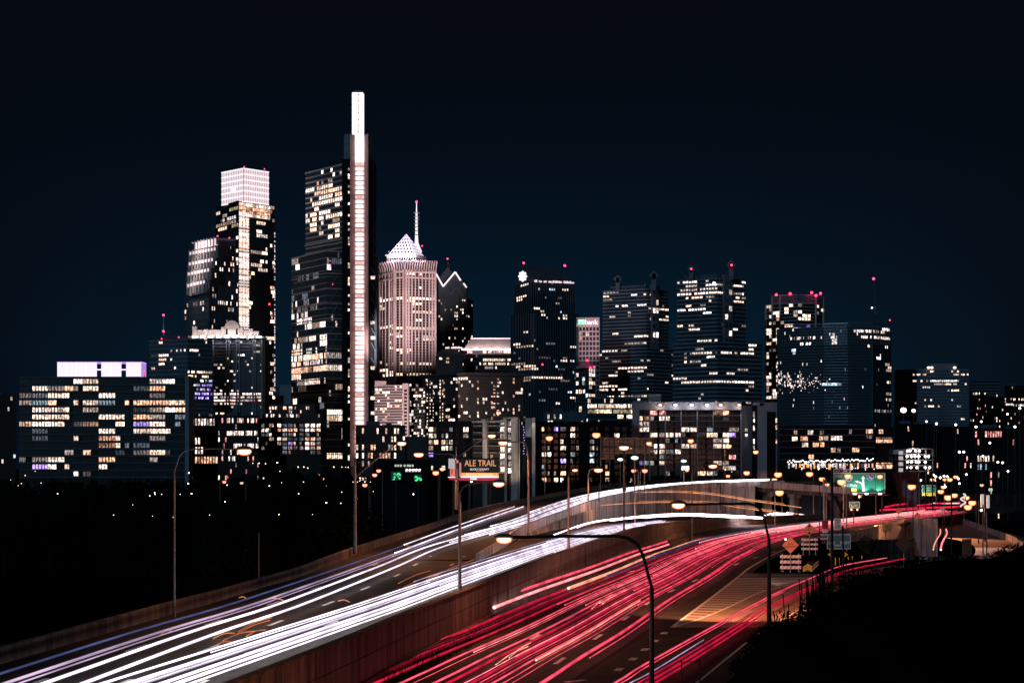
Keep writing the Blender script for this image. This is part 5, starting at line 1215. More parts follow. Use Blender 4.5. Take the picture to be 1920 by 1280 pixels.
# 16 curved-front tower and 17 big dark glass building
D = 1350
b = Bld('curved_tower', 'pale framed tower with curved front and five red lights on its top', 'building', [(1436, 1360), (1448, 1356), (1462, 1350), (1496, 1344), (1528, 1350), (1543, 1362)], 570, body='glass_dark', deep=35, top_i=2)
ch = ((578, 1436, 1449, 1, 'w'), (585, 1458, 1476, .8, 'w'), (591, 1484, 1524, .8, 'w'), (598, 1496, 1521, .95, 'w'), (608, 1470, 1484, .9, 'w'), (574, 1530, 1540, .7, 'w'), (614, 1484, 1522, .7, 'v'), (709, 1436, 1450, 1, 'w'), (620, 1437, 1449, .8, 'w'), (632, 1456, 1464, .8, 'w'))
for k, f in enumerate(b.faces): b.facade(f, 30, 2 if f.w < 8 else 4, band=.16, bandm='stone_pale', bo=.5, p=.42 if k < 2 else .2, run=False, zbot=zat(760, D), hints=ch, cols='wwpd', ww=.85)
mb = MB()
for k, f in enumerate(b.faces):
    if k in (0, 1, 2, 4): f.box(mb, 0, .9, b.z0, b.z1 + (6.5 if k else 0), 0, 1.2)
f.box(mb, f.w - .9, f.w, b.z0, b.z1 + 6.5, 0, 1.2); mb.build('frame_post', 'stone_pale', b.root, kind='stuff')
mb = MB()
for k, f in enumerate(b.faces[1:]):
    for dz in (0, 1.6, 2.6, 3.6, 4.6, 5.8): f.box(mb, 0, f.w, b.z1 + dz, b.z1 + dz + (1.0 if dz in (0, 5.8) else .35), .1, .8)
mb.build('roof_louvre', 'stone_pink', b.root, kind='stuff'); b.done()
for x, y, l in ((1455.5, 552.5, 'first red light from the left on the curved tower'), (1481.5, 550.5, 'second red light from the left on the curved tower'), (1522, 548.5, 'third red light from the left on the curved tower'), (1530, 554, 'fourth, lower red light on the curved tower'), (1538.5, 550, 'right-most red light on the curved tower')): beacon(l, x, y, 1345, 1.25)
D = 1150
cor = [(1457, 1175), (1500, 1162), (1545, 1154), (1590, 1150), (1635, 1152), (1671, 1168)]
b = Bld('glass_building', 'huge dark glass building with faceted front and lit corner floors', 'building', cor, 612, body='glass_blue', deep=50, top_i=3)
gh = ((632, 1480, 1540, .45, 'p'), (629, 1556, 1570, .8, 'p'), (640, 1560, 1570, .8, 'p'), (644, 1500, 1520, .7, 'p'), (622, 1600, 1634, .85, 'p'), (634, 1615, 1634, .8, 'p'), (620, 1636, 1670, .85, 'p'), (634, 1636, 1670, .9, 'pw'), (669, 1644, 1652, 1, 'p'), (648, 1626, 1630, 1, 'w'), (659, 1484, 1492, .9, 'c'), (682, 1660, 1671, .8, 'w'), (692, 1662, 1671, .9, 'w'), (715, 1662, 1671, .8, 'w'), (740, 1662, 1671, .8, 'w'), (750, 1662, 1671, .8, 'w'), (771, 1640, 1672, .6, 'd'), (720, 1540, 1577, .85, 'c'), (684, 1490, 1518, .2, 'w'))
for k, f in enumerate(b.faces): b.facade(f, 34, 22 if f.w > 13 else 14, band=.10, bandm='metal_grey', bo=.1, p=.012, run=False, zbot=zat(800, D), hints=gh, cols='wpDD', ww=.7)
mb = MB()
for f in b.faces:
    for j in range(12): f.box(mb, f.w * j / 12, f.w * j / 12 + .18, zat(645, D), b.z1 + 2.2, 0, .45)
    f.box(mb, 0, f.w, b.z1 + 1.8, b.z1 + 2.4, -.2, .6)
mb.build('fins', 'metal_grey', b.root, kind='stuff')
mb = MB()      # reflections of a lit building put into the lower facade as small glowing quads
for k in range(150):
    x = 1458 + abs(R.gauss(0, 1)) * 42; y = 712 + R.gauss(0, 9) + (x - 1458) * .06
    if x > 1560: continue
    i = [q for q in range(5) if cor[q][0] <= x <= cor[q + 1][0]][0]; f = b.faces[i]; dd_ = f.a.y + (f.b.y - f.a.y) * .5; t = (xat(x, dd_) - f.a.x) / f.u.x
    b.window(f, max(0, t), t + R.uniform(.3, .7), zat(y + R.uniform(.6, 2.5) * (2 if x < 1500 else 1), dd_), zat(y, dd_), .06, [c * .9 for c in LAMPS['p']])
mb = MB(); mb.box((xat(1634, 1151), 1150.6, b.z0), (xat(1637, 1151), 1152, b.z1)); mb.build('corner_fin', 'stone_dark', b.root)
b.done()
t = thing('crane', 'thin leaning crane jib with a red light above the huge glass building', 'crane', W(1645, 604, 1165))
p0, p1 = W(1645, 606, 1165), W(1638, 524, 1165)
for o in (-.7, .7):
    mb = MB(); mb.tube([p0 + V3(o, 0, 0), p1 + V3(o * .4, 0, 0)], .13, 4); mb.build('chord', 'metal_grey', t)
mb = MB()
for k in range(20):
    a = p0.lerp(p1, k / 20); c = p0.lerp(p1, (k + 1) / 20); s_ = 1 if k % 2 else -1; mb.tube([a + V3(.7 * s_ * (1 - k / 34), 0, 0), c + V3(-.7 * s_ * (1 - k / 34), 0, 0)], .09, 4)
mb.build('lattice', 'metal_grey', t, kind='stuff'); mb = MB(); mb.ball(p1 + V3(0, 0, .5), .9, .9, .8); mb.build('lamp', 'red_beacon', t, smooth=True)
mb = MB(); q = W(1635, 577, 1165); mb.ball(q, .5, .5, .5); mb.build('small_lamp', 'lamp_cool', t)
beacon('red light on the right corner of the huge glass building', 1668.5, 600, 1166, .6, stem=4)

# 18 wide banded office building at the right
D = 1250
b = Bld('office_building', 'wide dark banded office building right of the huge glass one', 'building', [(1678, 1262), (1708, 1252), (1816, D)], 693, body='stone_dark', deep=30)
b.facade(b.faces[1], 18, 30, band=.5, bandm='stone_grey', bo=.4, p=.11, zbot=zat(800, D), cols='wwop', hints=((701, 1708, 1738, .8, 'w'), (701, 1785, 1816, .85, 'w'), (713, 1708, 1750, .6, 'p'), (717, 1751, 1795, .93, 'w'), (725, 1730, 1745, .8, 'w'), (733, 1776, 1788, .7, 'w'), (747, 1730, 1746, .6, 'w'), (762, 1728, 1768, .4, 'w')))
b.facade(b.faces[0], 15, 4, band=.4, bandm='stone_grey', bo=.15, pier=1.4, p=.03, zbot=zat(800, D))
mb = MB(); mb.box((xat(1743, 1260), 1258, b.z1), (xat(1794, 1260), 1272, zat(681.5, 1258))); mb.build('penthouse', 'stone_grey', b.root)
b.done()
for x, l in ((1741, 'left lamp pair'), (1747, 'second lamp'), (1790, 'right lamp')):
    t = thing('roof_lamp', 'warm roof lamp on the wide banded office building, ' + l, 'lamp', W(x, 691, 1249)); mb = MB(); mb.ball(W(x, 689, 1249), 1.1, .8, .8); mb.build('lamp', 'lamp_small', t); mb = MB(); mb.tube([W(x, 692.5, 1249), W(x, 690, 1249)], .12, 5); mb.build('stem', 'metal_dark', t)
# hazy silhouettes far right
for k, (x0, x1, y, d, lab) in enumerate(((1820, 1876, 716, 2000, 'far dim silhouette with stepped top right of the banded office building'), (1884, 1935, 724, 1900, 'far dim block at the right edge with a bright floor'), (1846, 1900, 745, 1500, 'dark block with scattered lights near the right edge'), (1818, 1850, 735, 1400, 'dark block with a row of small lights right of the banded offices'))):
    simple('far_building', lab, x0, x1, y, d, 34, 20, .05 if k else .01, bodym='near_black' if k else 'stone_dark', z0=-6, bandm='near_black', seed=20 + k, hints=((759, 1885, 1935, .7, 'wp'), (739, 1820, 1870, .5, 'w'), (748, 1900, 1925, .6, 'w')), cols='wowpr')
simple('far_building', 'added low dark block with stray lights, covering the wide banded offices', 1752, 1822, 802, 1000, 12, 20, .06, bodym='near_black', z0=-9, bandm='near_black', seed=51, cols='wopr')  # added block that hides the brightened lower facade behind it
simple('far_building', 'added dark block behind the parking garage with two blazing mast lamps above', 1676, 1751, 797, 980, 12, 18, .05, bodym='near_black', z0=-9, bandm='near_black', seed=52, cols='wop')  # added block, keeps the view behind the garage dark
simple('far_building', 'dark low blocks at the right edge with grouped pinkish windows', 1823, 1935, 806, 820, 11, 24, .05, bodym='near_black', z0=-9, bandm='near_black', seed=53, cols='wopr', hints=((810, 1848, 1880, .7, 'pr'), (819, 1855, 1880, .7, 'r'), (856, 1832, 1866, .8, 'w'), (868, 1834, 1850, .8, 'c')))
simple('far_building', 'far pale tower seen low between stepped and tallest tower', 524, 546, 722, 2100, 10, 5, .01, bodym='panel_grey', bandm='panel_grey', seed=31)
simple('far_building', 'small setback block with dim roof left of the tallest tower', 514, 532, 742, 1700, 6, 5, .03, bodym='stone_brown', bandm='stone_brown', seed=32)

# ------------------------------------------------------------------ middle distance
b = simple('hotel', 'brown hotel with small square windows in a grid right of the brilliant shaft', 667, 760, 800, 800, 9, 17, .34, seed=41, bodym='stone_brown', bandm='stone_brown', z0=0, cols='wwop', ww=.62, band=.35, pier=.5, pierm='stone_brown')
mb = MB(); mb.box((xat(760, 802), 801, -9), (xat(803, 802), 815, zat(818, 802))); mb.build('blank_wing', 'stone_brown', b.root)
b = Bld('apartment_building', 'dark apartment building with large warm windows beneath the long slab', 'building', [(803, 620), (886, 620)], 789, body='brick_dark', deep=20)
b.rows(b.faces[0], [804.8, 816.5, 828.5, 839.8, 852, 864, 877], [(804, 812), (814, 821.5), (828, 834.5), (836, 840), (842.5, 848.5), (854, 860), (869, 878)],
       [{0: 'y', 1: 'dh', 6: 'w', 4: 'D'}, {0: 'w', 1: 'wh', 3: 'p', 2: 'dh', 6: 'w'}, {0: 'w', 1: 'o', 2: 'o', 3: 'd', 4: 'w'}, {0: 'o', 2: 'w', 3: 'w', 4: 'w'}, {0: 'v', 6: 'dh'}, {}, {0: 'p', 2: 'p'}], hpx=8)
mb = MB()
for k in range(9): b.faces[0].box(mb, 0, b.faces[0].w, zat(799 + 11.8 * k, 620) - .12, zat(799 + 11.8 * k, 620) + .12, 0, .25)
mb.build('floor_band', 'brick_dark', b.root, kind='stuff'); b.done()
# balcony building
D = 560
b = Bld('balcony_building', 'pale balcony building with lit square pillars behind the billboard', 'building', [(886, D + 4), (978, D)], 786, body='brick_dark', deep=18)
f = b.faces[0]; mpp = D / F
def fx(x): return (xat(x, D) - f.a.x) / f.u.x
for x0, x1, y in ((907, 916, 786), (948, 952.5, 783), (960.5, 973, 783), (974.5, 977, 786)):
    mb = MB(); f.box(mb, fx(x0), fx(x1), -3, zat(y, D), 0, 1.5); mb.build('pillar', 'concrete_pale', b.root)
for x0, x1, y in ((905, 918, 785), (946, 975, 782)):
    mb = MB(); f.box(mb, fx(x0), fx(x1), zat(y + 3, D), zat(y, D), -.2, 2.0); mb.build('cap', 'concrete_pale', b.root)
for k in range(8):
    y = 797 + 12.6 * k
    for x0, x1 in ((890, 906), (918, 933), (934, 947.5)):
        mb = MB(); f.box(mb, fx(x0), fx(x1), zat(y + 1.2, D), zat(y, D), .1, 1.7); mb.build('balcony', 'concrete_pale', b.root)
    b.window(f, fx(938), fx(947), zat(y - 1, D), zat(y - 10, D), .05, LAMPS['w'] if k % 3 else LAMPS['d'], force=True)
    b.window(f, fx(953.2), fx(960), zat(y + 1, D), zat(y - 8, D), .3, [v * .7 for v in LAMPS['p']], force=True)
    if k in (2, 5): b.window(f, fx(920), fx(924), zat(y - 2, D), zat(y - 8, D), .05, LAMPS['o'], force=True)
mb = MB(); f.box(mb, fx(886), fx(947), zat(792, D), zat(788, D), 0, 1.2); mb.build('cornice', 'concrete_pale', b.root)
spot('pillar_floodlight', f.p(fx(935), zat(885, D), 18), f.p(fx(950), zat(835, D), 0), 9000, (1, .80, .60), 80, b.root, .3); b.done()
b = Bld('tower_block', 'dark block with bright narrow pillar and a strand of violet lights', 'building', [(979, D - 2), (1006, D - 2)], 786, body='near_black', deep=18)
f = b.faces[0]
mb = MB(); f.box(mb, xat(997.5, D - 2) - f.a.x, xat(1003.5, D - 2) - f.a.x, -3, zat(783, D), 0, 1.0); mb.build('pillar', 'concrete_pale', b.root)
mb = MB(); f.box(mb, xat(985, D - 2) - f.a.x, xat(997, D - 2) - f.a.x, zat(819, D), zat(784, D), 0, .4); mb.build('upper_panel', 'stone_grey', b.root)
for k in range(11):
    mb = MB(); c = W(981.5 + (k % 3) * .7, 800 + k * 5, D - 3); mb.ball(c, .16, .16, .16, 6, 4); mb.build('string_light', 'violet_light', b.root)
spot('pillar_floodlight', W(1001, 784, D - 5) + V3(0, 0, 1.2), W(1001, 840, D - 3), 900, (1, .88, .68), 60, b.root, .2); b.done()
b = Bld('apartment_building', 'long dark apartment block with few mixed windows right of the bright pillar', 'building', [(1008, 640), (1182, 640)], 790, body='near_black', deep=22)
rowsy = [804, 816, 827.5, 839.5, 851.5, 863.5, 875, 887, 899]
colsx = [(1016, 1024), (1027, 1033), (1039, 1046), (1051, 1061), (1070, 1078), (1081, 1085), (1106, 1114), (1118, 1121), (1135, 1142), (1152, 1161), (1167, 1175)]
b.rows(b.faces[0], rowsy, colsx, [{0: 'oh', 2: 'v', 3: 'D', 4: 'w'}, {4: 'p', 9: 'w'}, {3: 'wh', 6: 'D'}, {1: 'dh', 3: 'w', 5: 'w', 6: 'w', 7: 'd'}, {0: 'w', 1: 'w', 4: 'c', 6: 'c'}, {3: 'v', 4: 'dh', 6: 'c'}, {0: 'Dh', 8: 'oh'}, {1: 'dh', 3: 'w', 2: 'dh', 8: 'o', 0: 'D'}, {0: 'o', 3: 'ch', 2: 'y', 8: 'w', 6: 'Dh'}], hpx=7.5); b.done()
simple('low_building', 'low dark roof with a few warm square windows under the dark slab tower', 1020, 1100, 775, 900, 16, 14, .05, seed=44, bodym='stone_dark', bandm='stone_dark', hints=((782, 1028, 1060, .6, 'w'), (788, 1027, 1036, 1, 'w')))
# concrete building with roof lamps
D = 650
b = Bld('concrete_building', 'grey concrete building with six roof lamps and dark framed bays', 'building', [(1185, D), (1388, D), (1409, D + 5)], 756, body='near_black', deep=24)
f = b.faces[0]
def gx(x): return xat(x, D) - f.a.x
edges = [(1199, 1204.5), (1207, 1216.5), (1219.5, 1232), (1236.5, 1246), (1249, 1262.5), (1266, 1275.7), (1278, 1292), (1295, 1306), (1308.5, 1322.5), (1325.5, 1336), (1337.5, 1353), (1355.5, 1366.5), (1367, 1379.5), (1381, 1385)]
ry = [773.5, 784.2, 794.5, 805, 815, 825.5, 836, 846.4, 856.5, 867.5, 877, 887]
L_ = [{2: 'r', 3: 'r', 10: 'o', 11: 'o'}, {0: 'o', 1: 'o', 2: 'dh', 3: 'p', 4: 'wh', 11: 'D'}, {0: 'w', 1: 'w'}, {0: 'w', 1: 'w', 6: 'w', 7: 'w', 9: 'D', 12: 'w', 13: 'd'}, {2: 'w', 3: 'd', 4: 'w', 5: 'p', 6: 'dh', 8: 'D', 9: 'y', 10: 'wh', 11: 'w', 12: 'v'},
      {4: 'dh', 5: 'Dh', 10: 'd', 11: 'w'}, {2: 'p', 3: 'w', 6: 'p', 7: 'w', 10: 'w', 11: 'w'}, {2: 'w', 3: 'w', 4: 'D', 5: 'w'}, {3: 'D', 12: 'r'}, {0: 'v', 1: 'c', 2: 'wh', 3: 'w', 10: 'p', 11: 'w'}, {6: 'w', 11: 'w', 12: 'p'}, {8: 'o', 9: 'w', 4: 'dh', 10: 'Dh'}]
b.rows(f, ry, edges, L_, hpx=7.6)
mb = MB(); f.box(mb, -.2, f.w + .2, zat(768.5, D), b.z1 + .4, 0, 1.4); mb.build('roof_fascia', 'panel_grey', b.root)
for x0, x1 in ((1185, 1198), (1216.8, 1219), (1246.3, 1248.5), (1275.9, 1277.7), (1306.2, 1308.2), (1336.2, 1337.4)):
    mb = MB(); f.box(mb, gx(x0), gx(x1), -3, zat(768.5, D), 0, 1.2 if x0 == 1185 else .8); mb.build('pier', 'panel_grey', b.root)
mb = MB()
for k in range(12): z = zat(768.5 + 10.35 * k, D); f.box(mb, 0, f.w, z - .15, z + .1, 0, .3)
mb.build('floor_band', 'stone_dark', b.root, kind='stuff')
f2 = b.faces[1]; mb = MB(); f2.box(mb, 0, f2.w, -3, zat(760, D), 0, .6); mb.build('side_wall', 'panel_grey', b.root)
for y in (772, 805, 815): b.window(f2, 2, 3.4, zat(y + 3, D), zat(y - 2, D), .65, LAMPS['w'] if y > 800 else (.01, .01, .02), force=True)
mb = MB(); mb.box((gx(1217) + f.a.x, D + 2, b.z1), (gx(1240) + f.a.x, D + 12, zat(739, D + 2))); mb.build('lift_house', 'panel_grey', b.root)
mb = MB(); mb.box((xat(1218.5, D), D + 1.5, b.z1 + .3), (xat(1220, D), D + 2, zat(753, D))); mb.box((xat(1222, D), D + 1.5, b.z1 + .3), (xat(1226, D), D + 2, zat(754, D))); mb.build('lift_house_light', 'crown_glass', b.root); b.done()
for k, (x, m) in enumerate(((1238, 'sodium_lens'), (1266.6, 'white_lens'), (1296.8, 'white_lens'), (1326, 'white_lens'), (1351.5, 'sodium_lens'), (1386, 'sodium_lens'))):
    lab = ('first', 'second', 'third', 'fourth', 'fifth', 'sixth')[k]
    p = W(x, 759, D - 2.2); t = thing('roof_lamp', lab + ' roof lamp from the left on the grey concrete building', 'lamp', p, 'lamps along the roof of the concrete building')
    mb = MB(); mb.ball(p, .75, .4, .45, 10, 5); mb.build('lens', m, t, smooth=True)
    mb = MB(); mb.tube([p + V3(0, .2, .3), p + V3(0, 1.4, .9)], .08, 5); mb.build('bracket', 'metal_grey', t)
    l = bpy.data.lights.new('roof_light', 'POINT'); l.energy = 420; l.color = (1, .72, .58) if m == 'sodium_lens' else (1, .85, .85); l.shadow_soft_size = .3; o = bpy.data.objects.new('roof_light', l); COL.objects.link(o); o.parent = t; o.location = (0, -.9, -.2)
# pale slab building
b = Bld('slab_building', 'pale grey blank slab building with one dark window strip', 'building', [(1411, D + 2), (1420, D), (1457, D)], 754, body='panel_grey', deep=20)
f = b.faces[1]; mb = MB(); f.box(mb, xat(1438, D) - f.a.x, xat(1454.5, D) - f.a.x, -3, zat(771.5, D), 0, .12); mb.build('window_strip', 'near_black', b.root)
mb = MB(); f.box(mb, xat(1424.5, D) - f.a.x, xat(1432, D) - f.a.x, zat(761, D), zat(755.5, D), 0, .12); mb.build('opening', 'near_black', b.root)
g = b.faces[0]; mb = MB(); g.box(mb, 0, g.w, -3, b.z1 - 1, 0, .3); mb.build('stair_tower', 'near_black', b.root)
for y0, y1 in ((771, 782), (784.5, 791.5), (797, 807), (822.5, 831.5), (835, 842)): b.window(g, g.w * .3, g.w * .6, zat(y1, D), zat(y0, D), .35, LAMPS['p'], force=True)
for y in (787, 800, 826): b.window(f, f.w - .55, f.w - .05, zat(y + 5, D), zat(y - 3, D), .15, LAMPS['o'], force=True)
b.done()
b = Bld('apartment_building', 'low dark apartment block with curtained warm windows beneath the huge glass building', 'building', [(1462, 600), (1640, 600)], 798, body='near_black', deep=20)
zx = [(1488.5, 1494), (1501, 1504), (1514.5, 1524), (1538, 1545)]
wl_ = [(1488.5, 810.5, 6, 'o'), (1514.5, 810.5, 10, 'w'), (1537.5, 810.5, 7, 'd'), (1592, 809, 5, 'd'), (1485, 822.5, 10, 'w'), (1501, 822, 13.5, 'o'), (1536, 821.5, 6, 'o'), (1544, 821, 9, 'w'), (1558, 821, 21, 'w'), (1504, 833.5, 11, 'w'), (1524, 833.5, 11, 'o'), (1538, 833, 7.5, 'o'), (1558, 843.5, 8.5, 'o'), (1598, 843, 13, 'o'), (1570, 844, 6, 'd'), (1516.5, 856, 9.5, 'o'), (1624, 808, 5, 'o'), (1630, 808, 6, 'w'), (1624, 818, 4, 'd'), (1630, 818, 5, 'o')]
f = b.faces[0]
for x, y, w_, c in wl_: t0 = xat(x, 600) - f.a.x; b.window(f, t0, t0 + w_ * 600 / F, zat(y + 4, 600), zat(y - 4, 600), .05, LAMPS[c], force=True)
mb = MB()
for k in range(9): z = zat(804 + 11.4 * k, 600); f.box(mb, 0, f.w, z - .12, z + .12, 0, .2)
mb.build('floor_band', 'stone_dark', b.root, kind='stuff'); b.done()
b = Bld('brick_building', 'small block with two brightly lit louvred bands right of the curtained apartments', 'building', [(1641, 605), (1675, 605)], 800, body='near_black', deep=15); f = b.faces[0]
for y0, y1 in ((819.5, 822), (823.5, 829.5), (867, 869), (870.5, 878)):
    for j in range(6): t0 = .3 + j * (f.w - .6) / 6; b.window(f, t0, t0 + (f.w - .6) / 6 - .1, zat(y1, 605), zat(y0, 605), .05, LAMPS['o'] if y0 > 822 else LAMPS['d'], force=True)
b.window(f, 1.2, 2.6, zat(812.5, 605), zat(805, 605), .05, LAMPS['o'], force=True); b.done()
# open parking garage
D = 600
t = thing('parking_garage', 'open parking garage with four decks of paired white lamps', 'garage', W(1712, 905, D))
for k in range(5):
    y = 840.5 + 10.4 * k; mb = MB(); mb.box((xat(1688, D), D, zat(y + 1.6, D)), (xat(1750, D), D + 22, zat(y, D))); mb.build('deck', 'concrete', t)
mb = MB()
for x in (1688, 1699, 1722, 1736, 1749): mb.box((xat(x, D), D + .2, -9.6), (xat(x + 1.2, D), D + 1.2, zat(842, D)))
mb.build('column', 'concrete', t)
mb = MB(); mb.box((xat(1684, D), D + 20, -9.6), (xat(1751, D), D + 22, zat(841, D))); mb.build('back_wall', 'stone_grey', t)
mb = MB()
for y in (848, 858, 869, 880):
    mb.box((xat(1685, D), D - .2, zat(y + 4, D)), (xat(1693, D), D + .1, zat(y - 3, D)))
mb.build('stair_glass', 'poster_grey', t)
lx = ((1700, 1706, 1717, 1724), (1701, 1709, 1716, 1723, 1735, 1741), (1702, 1709, 1718, 1723, 1735), (1700, 1708, 1719, 1735, 1743))
for r, xs in enumerate(lx):
    for x in xs:
        mb = MB(); p = W(x, 845 + 10.4 * r, D - .4 if x % 2 else D + 1.5); mb.ball(p, .42, .42, .36, 8, 4); mb.build('deck_lamp', 'lamp_white', t)
spot('garage_light', W(1715, 850, D - 3), W(1718, 875, D + 20), 6000, (.9, .95, 1), 120, t)
# lit shop front with strings of lamps
t = thing('market_hall', 'long low hall front sparkling with small cool and warm lamps', 'building', W(1560, 885, 560))
mb = MB(); mb.box((xat(1476, 560), 560, -9.6), (xat(1642, 560), 580, zat(864, 560))); mb.build('body', 'near_black', t)
for k in range(24):
    x = 1478 + k * 6.8; y0 = 868 + R.uniform(-1, 1); mb = MB(); mb.box((xat(x, 560), 559.8, zat(y0 + R.uniform(6, 12), 560)), (xat(x + R.uniform(2, 5.5), 560), 559.95, zat(y0, 560))); mb.build('shop_window', R.choice(('poster_grey', 'poster_grey', 'poster_orange', 'stone_grey')), t)
for k in range(46):
    x = 1477 + k * 3.55; mb = MB(); mb.ball(W(x, 864 + R.uniform(-1.5, 3) - (x - 1476) * .018, 559.4), .2, .2, .2, 6, 4); mb.build('string_lamp', R.choice(('lamp_white', 'lamp_cool', 'lamp_small')), t)
for k in range(40):
    mb = MB(); mb.ball(W(R.uniform(1478, 1640), R.uniform(868, 880), 559.4), .14, .14, .14, 6, 4); mb.build('string_lamp', R.choice(('lamp_white', 'lamp_cool', 'lamp_small', 'lamp_red_small')), t)

# ------------------------------------------------------------------ billboards
D = 430
t = thing('billboard', 'lit billboard reading ALE TRAIL with orange strip', 'billboard', W(900, 908, D))
def bb(name, x0, x1, y0, y1, m, dy=0, th=.15):
    mb = MB(); mb.box((xat(x0, D), D - .2 - dy - th, zat(y1, D)), (xat(x1, D), D - .2 - dy, zat(y0, D))); return mb.build(name, m, t)
bb('board', 862, 935.5, 859, 896, 'metal_dark', -.6, .6)
bb('poster', 864, 934.5, 860.5, 886, 'poster_black'); bb('orange_strip', 864.5, 934.8, 885.9, 892.3, 'poster_orange', .02); bb('white_strip', 864, 935, 892.4, 895, 'poster_white', .05)
bb('picture_edge', 861.5, 864.8, 867, 893, 'poster_skin', .06); bb('red_apron', 861, 933.5, 895.2, 900.5, 'poster_red', .3)
bb('owner_plate', 882, 894, 896.2, 898.4, 'poster_white', .5, .05)
text('lettering', 'ALE TRAIL', 'poster_orange', t, W(900.5, 868.5, D - .5), 2.05, sx=.80)
text('lettering', 'BUCKS COUNTY', 'poster_white', t, W(899, 879.5, D - .5), .62, sx=.95)
text('lettering', 'Pennsylvania', 'poster_skin', t, W(900, 883, D - .5), .38)
text('lettering', 'We are Open. Travel Responsibly.', 'poster_white', t, W(899, 889.3, D - .5), .50, sx=.9)
mb = MB(); mb.tube([W(880, 900, D + .4), V3(xat(880, D), D + .4, -3)], .35, 8); mb.tube([W(918, 900, D + .4), V3(xat(918, D), D + .4, -3)], .35, 8); mb.build('post', 'metal_dark', t)
for x in (883, 906.5):
    mb = MB(); mb.tube([W(x, 903, D), W(x, 903, D - 2)], .06, 5); mb.build('lamp_arm', 'metal_grey', t)
    mb = MB(); mb.ball(W(x + 1, 902.8, D - 2.1), .3, .2, .14, 8, 4); mb.build('lamp', 'lamp_white', t)
t = thing('billboard', 'smaller angled grey and red billboard left of the ALE TRAIL one', 'billboard', W(848, 908, D))
bb('board', 840, 861, 858.5, 896, 'metal_dark', -.5, .5); bb('grey_panel', 841, 854, 859.5, 878, 'poster_grey'); bb('dark_panel', 854, 861, 860, 894, 'poster_black')
bb('red_figure', 844, 853, 878.2, 893, 'poster_skin'); bb('red_panel', 846.5, 849, 879, 888, 'poster_red', .03); bb('white_line', 840, 853.5, 893.4, 894.8, 'poster_white', .02); bb('red_apron', 842, 860, 895, 899, 'poster_red', .2)
mb = MB(); mb.ball(W(858, 865, D - .4), .24, .05, .35, 8, 5); mb.build('portrait', 'poster_skin', t)
mb = MB(); mb.tube([W(850, 897, D + .4), V3(xat(850, D), D + .4, -3)], .3, 8); mb.build('post', 'metal_dark', t)
# unlit billboard seen from behind
D = 500
t = thing('billboard', 'back of an unlit timber billboard on scaffolding', 'billboard', W(1175, 870, D))
for k in range(8):
    for (x0, x1) in ((1128, 1152), (1153, 1176), (1177, 1200), (1201, 1226)):
        if k > 5 and x0 > 1152: continue
        mb = MB(); y = 820 + k * 5.2; mb.box((xat(x0, D), D, zat(y + 4.4, D)), (xat(x1, D), D + .2, zat(y, D))); mb.build('plank', 'timber', t)
mb = MB()
for x in (1130, 1143, 1152, 1170, 1190, 1210, 1224): mb.tube([V3(xat(x, D), D - .4, -2 if x in (1143, 1190) else zat(858, D)), W(x, 817, D - .4)], .14, 5)
mb.tube([W(1128, 838, D - .5), W(1226, 838, D - .5)], .12, 5); mb.build('frame', 'metal_dark', t)
spot('billboard_fill', W(1140, 850, D - 14), W(1160, 838, D), 500, (1, .45, .25), 80, t)  # added warm fill on the planks, no lamp stands here
# small green boards and shop lights at the railway
for x0, x1, y0, y1, lab in ((733, 752, 884, 900, 'small green glowing board, left of the two by the railway'), (776, 791, 889, 902, 'small green glowing board, right of the two by the railway')):
    t = thing('lit_board', lab, 'sign', W((x0 + x1) / 2, 912, 520)); mb = MB(); mb.box((xat(x0, 520), 520, zat(y1, 520)), (xat(x1, 520), 520.4, zat(y0, 520))); mb.build('panel', 'sign_green', t)
    mb = MB()
    for q in range(14): c = W(R.uniform(x0 + 2, x1 - 2), R.uniform(y0 + 2, y1 - 1), 519.8); mb.box((c.x - .2, c.y, c.z - .15), (c.x + R.uniform(.1, .4), c.y + .1, c.z + R.uniform(.1, .3)))
    mb.build('marks', 'logo_green', t); mb = MB(); mb.tube([W((x0 + x1) / 2, y1, 520.2), V3(xat((x0 + x1) / 2, 520), 520.2, -9.6)], .15, 6); mb.build('post', 'metal_dark', t)
t = thing('shop_sign', 'row of lit yellowish sign boxes above the green boards', 'sign', W(757, 874, 560))
for k, x in enumerate((740, 745, 750, 757, 763, 767, 772)):
    mb = MB(); mb.box((xat(x, 560), 560, zat(874.5, 560)), (xat(x + 3.4, 560), 560.3, zat(870.5, 560))); mb.build('box', 'sign_letters_lit', t)
t = thing('shop', 'short row of pale arched lights below the yellowish sign boxes', 'shop', W(775, 884, 550))
for k in range(5):
    mb = MB(); mb.box((xat(760 + k * 6, 550), 550, zat(884, 550)), (xat(764.5 + k * 6, 550), 550.3, zat(880.5, 550))); mb.build('window', 'poster_grey', t)
    mb = MB(); mb.ball(W(763 + k * 6, 880, 549.6), .3, .2, .2, 8, 4); mb.build('lamp', 'lamp_white', t)
mb = MB(); mb.box((xat(700, 575), 575, -9.6), (xat(802, 575), 600, zat(862, 575))); mb.build('low_warehouse', 'near_black', label='long low black warehouse behind the small green boards', cat='building')

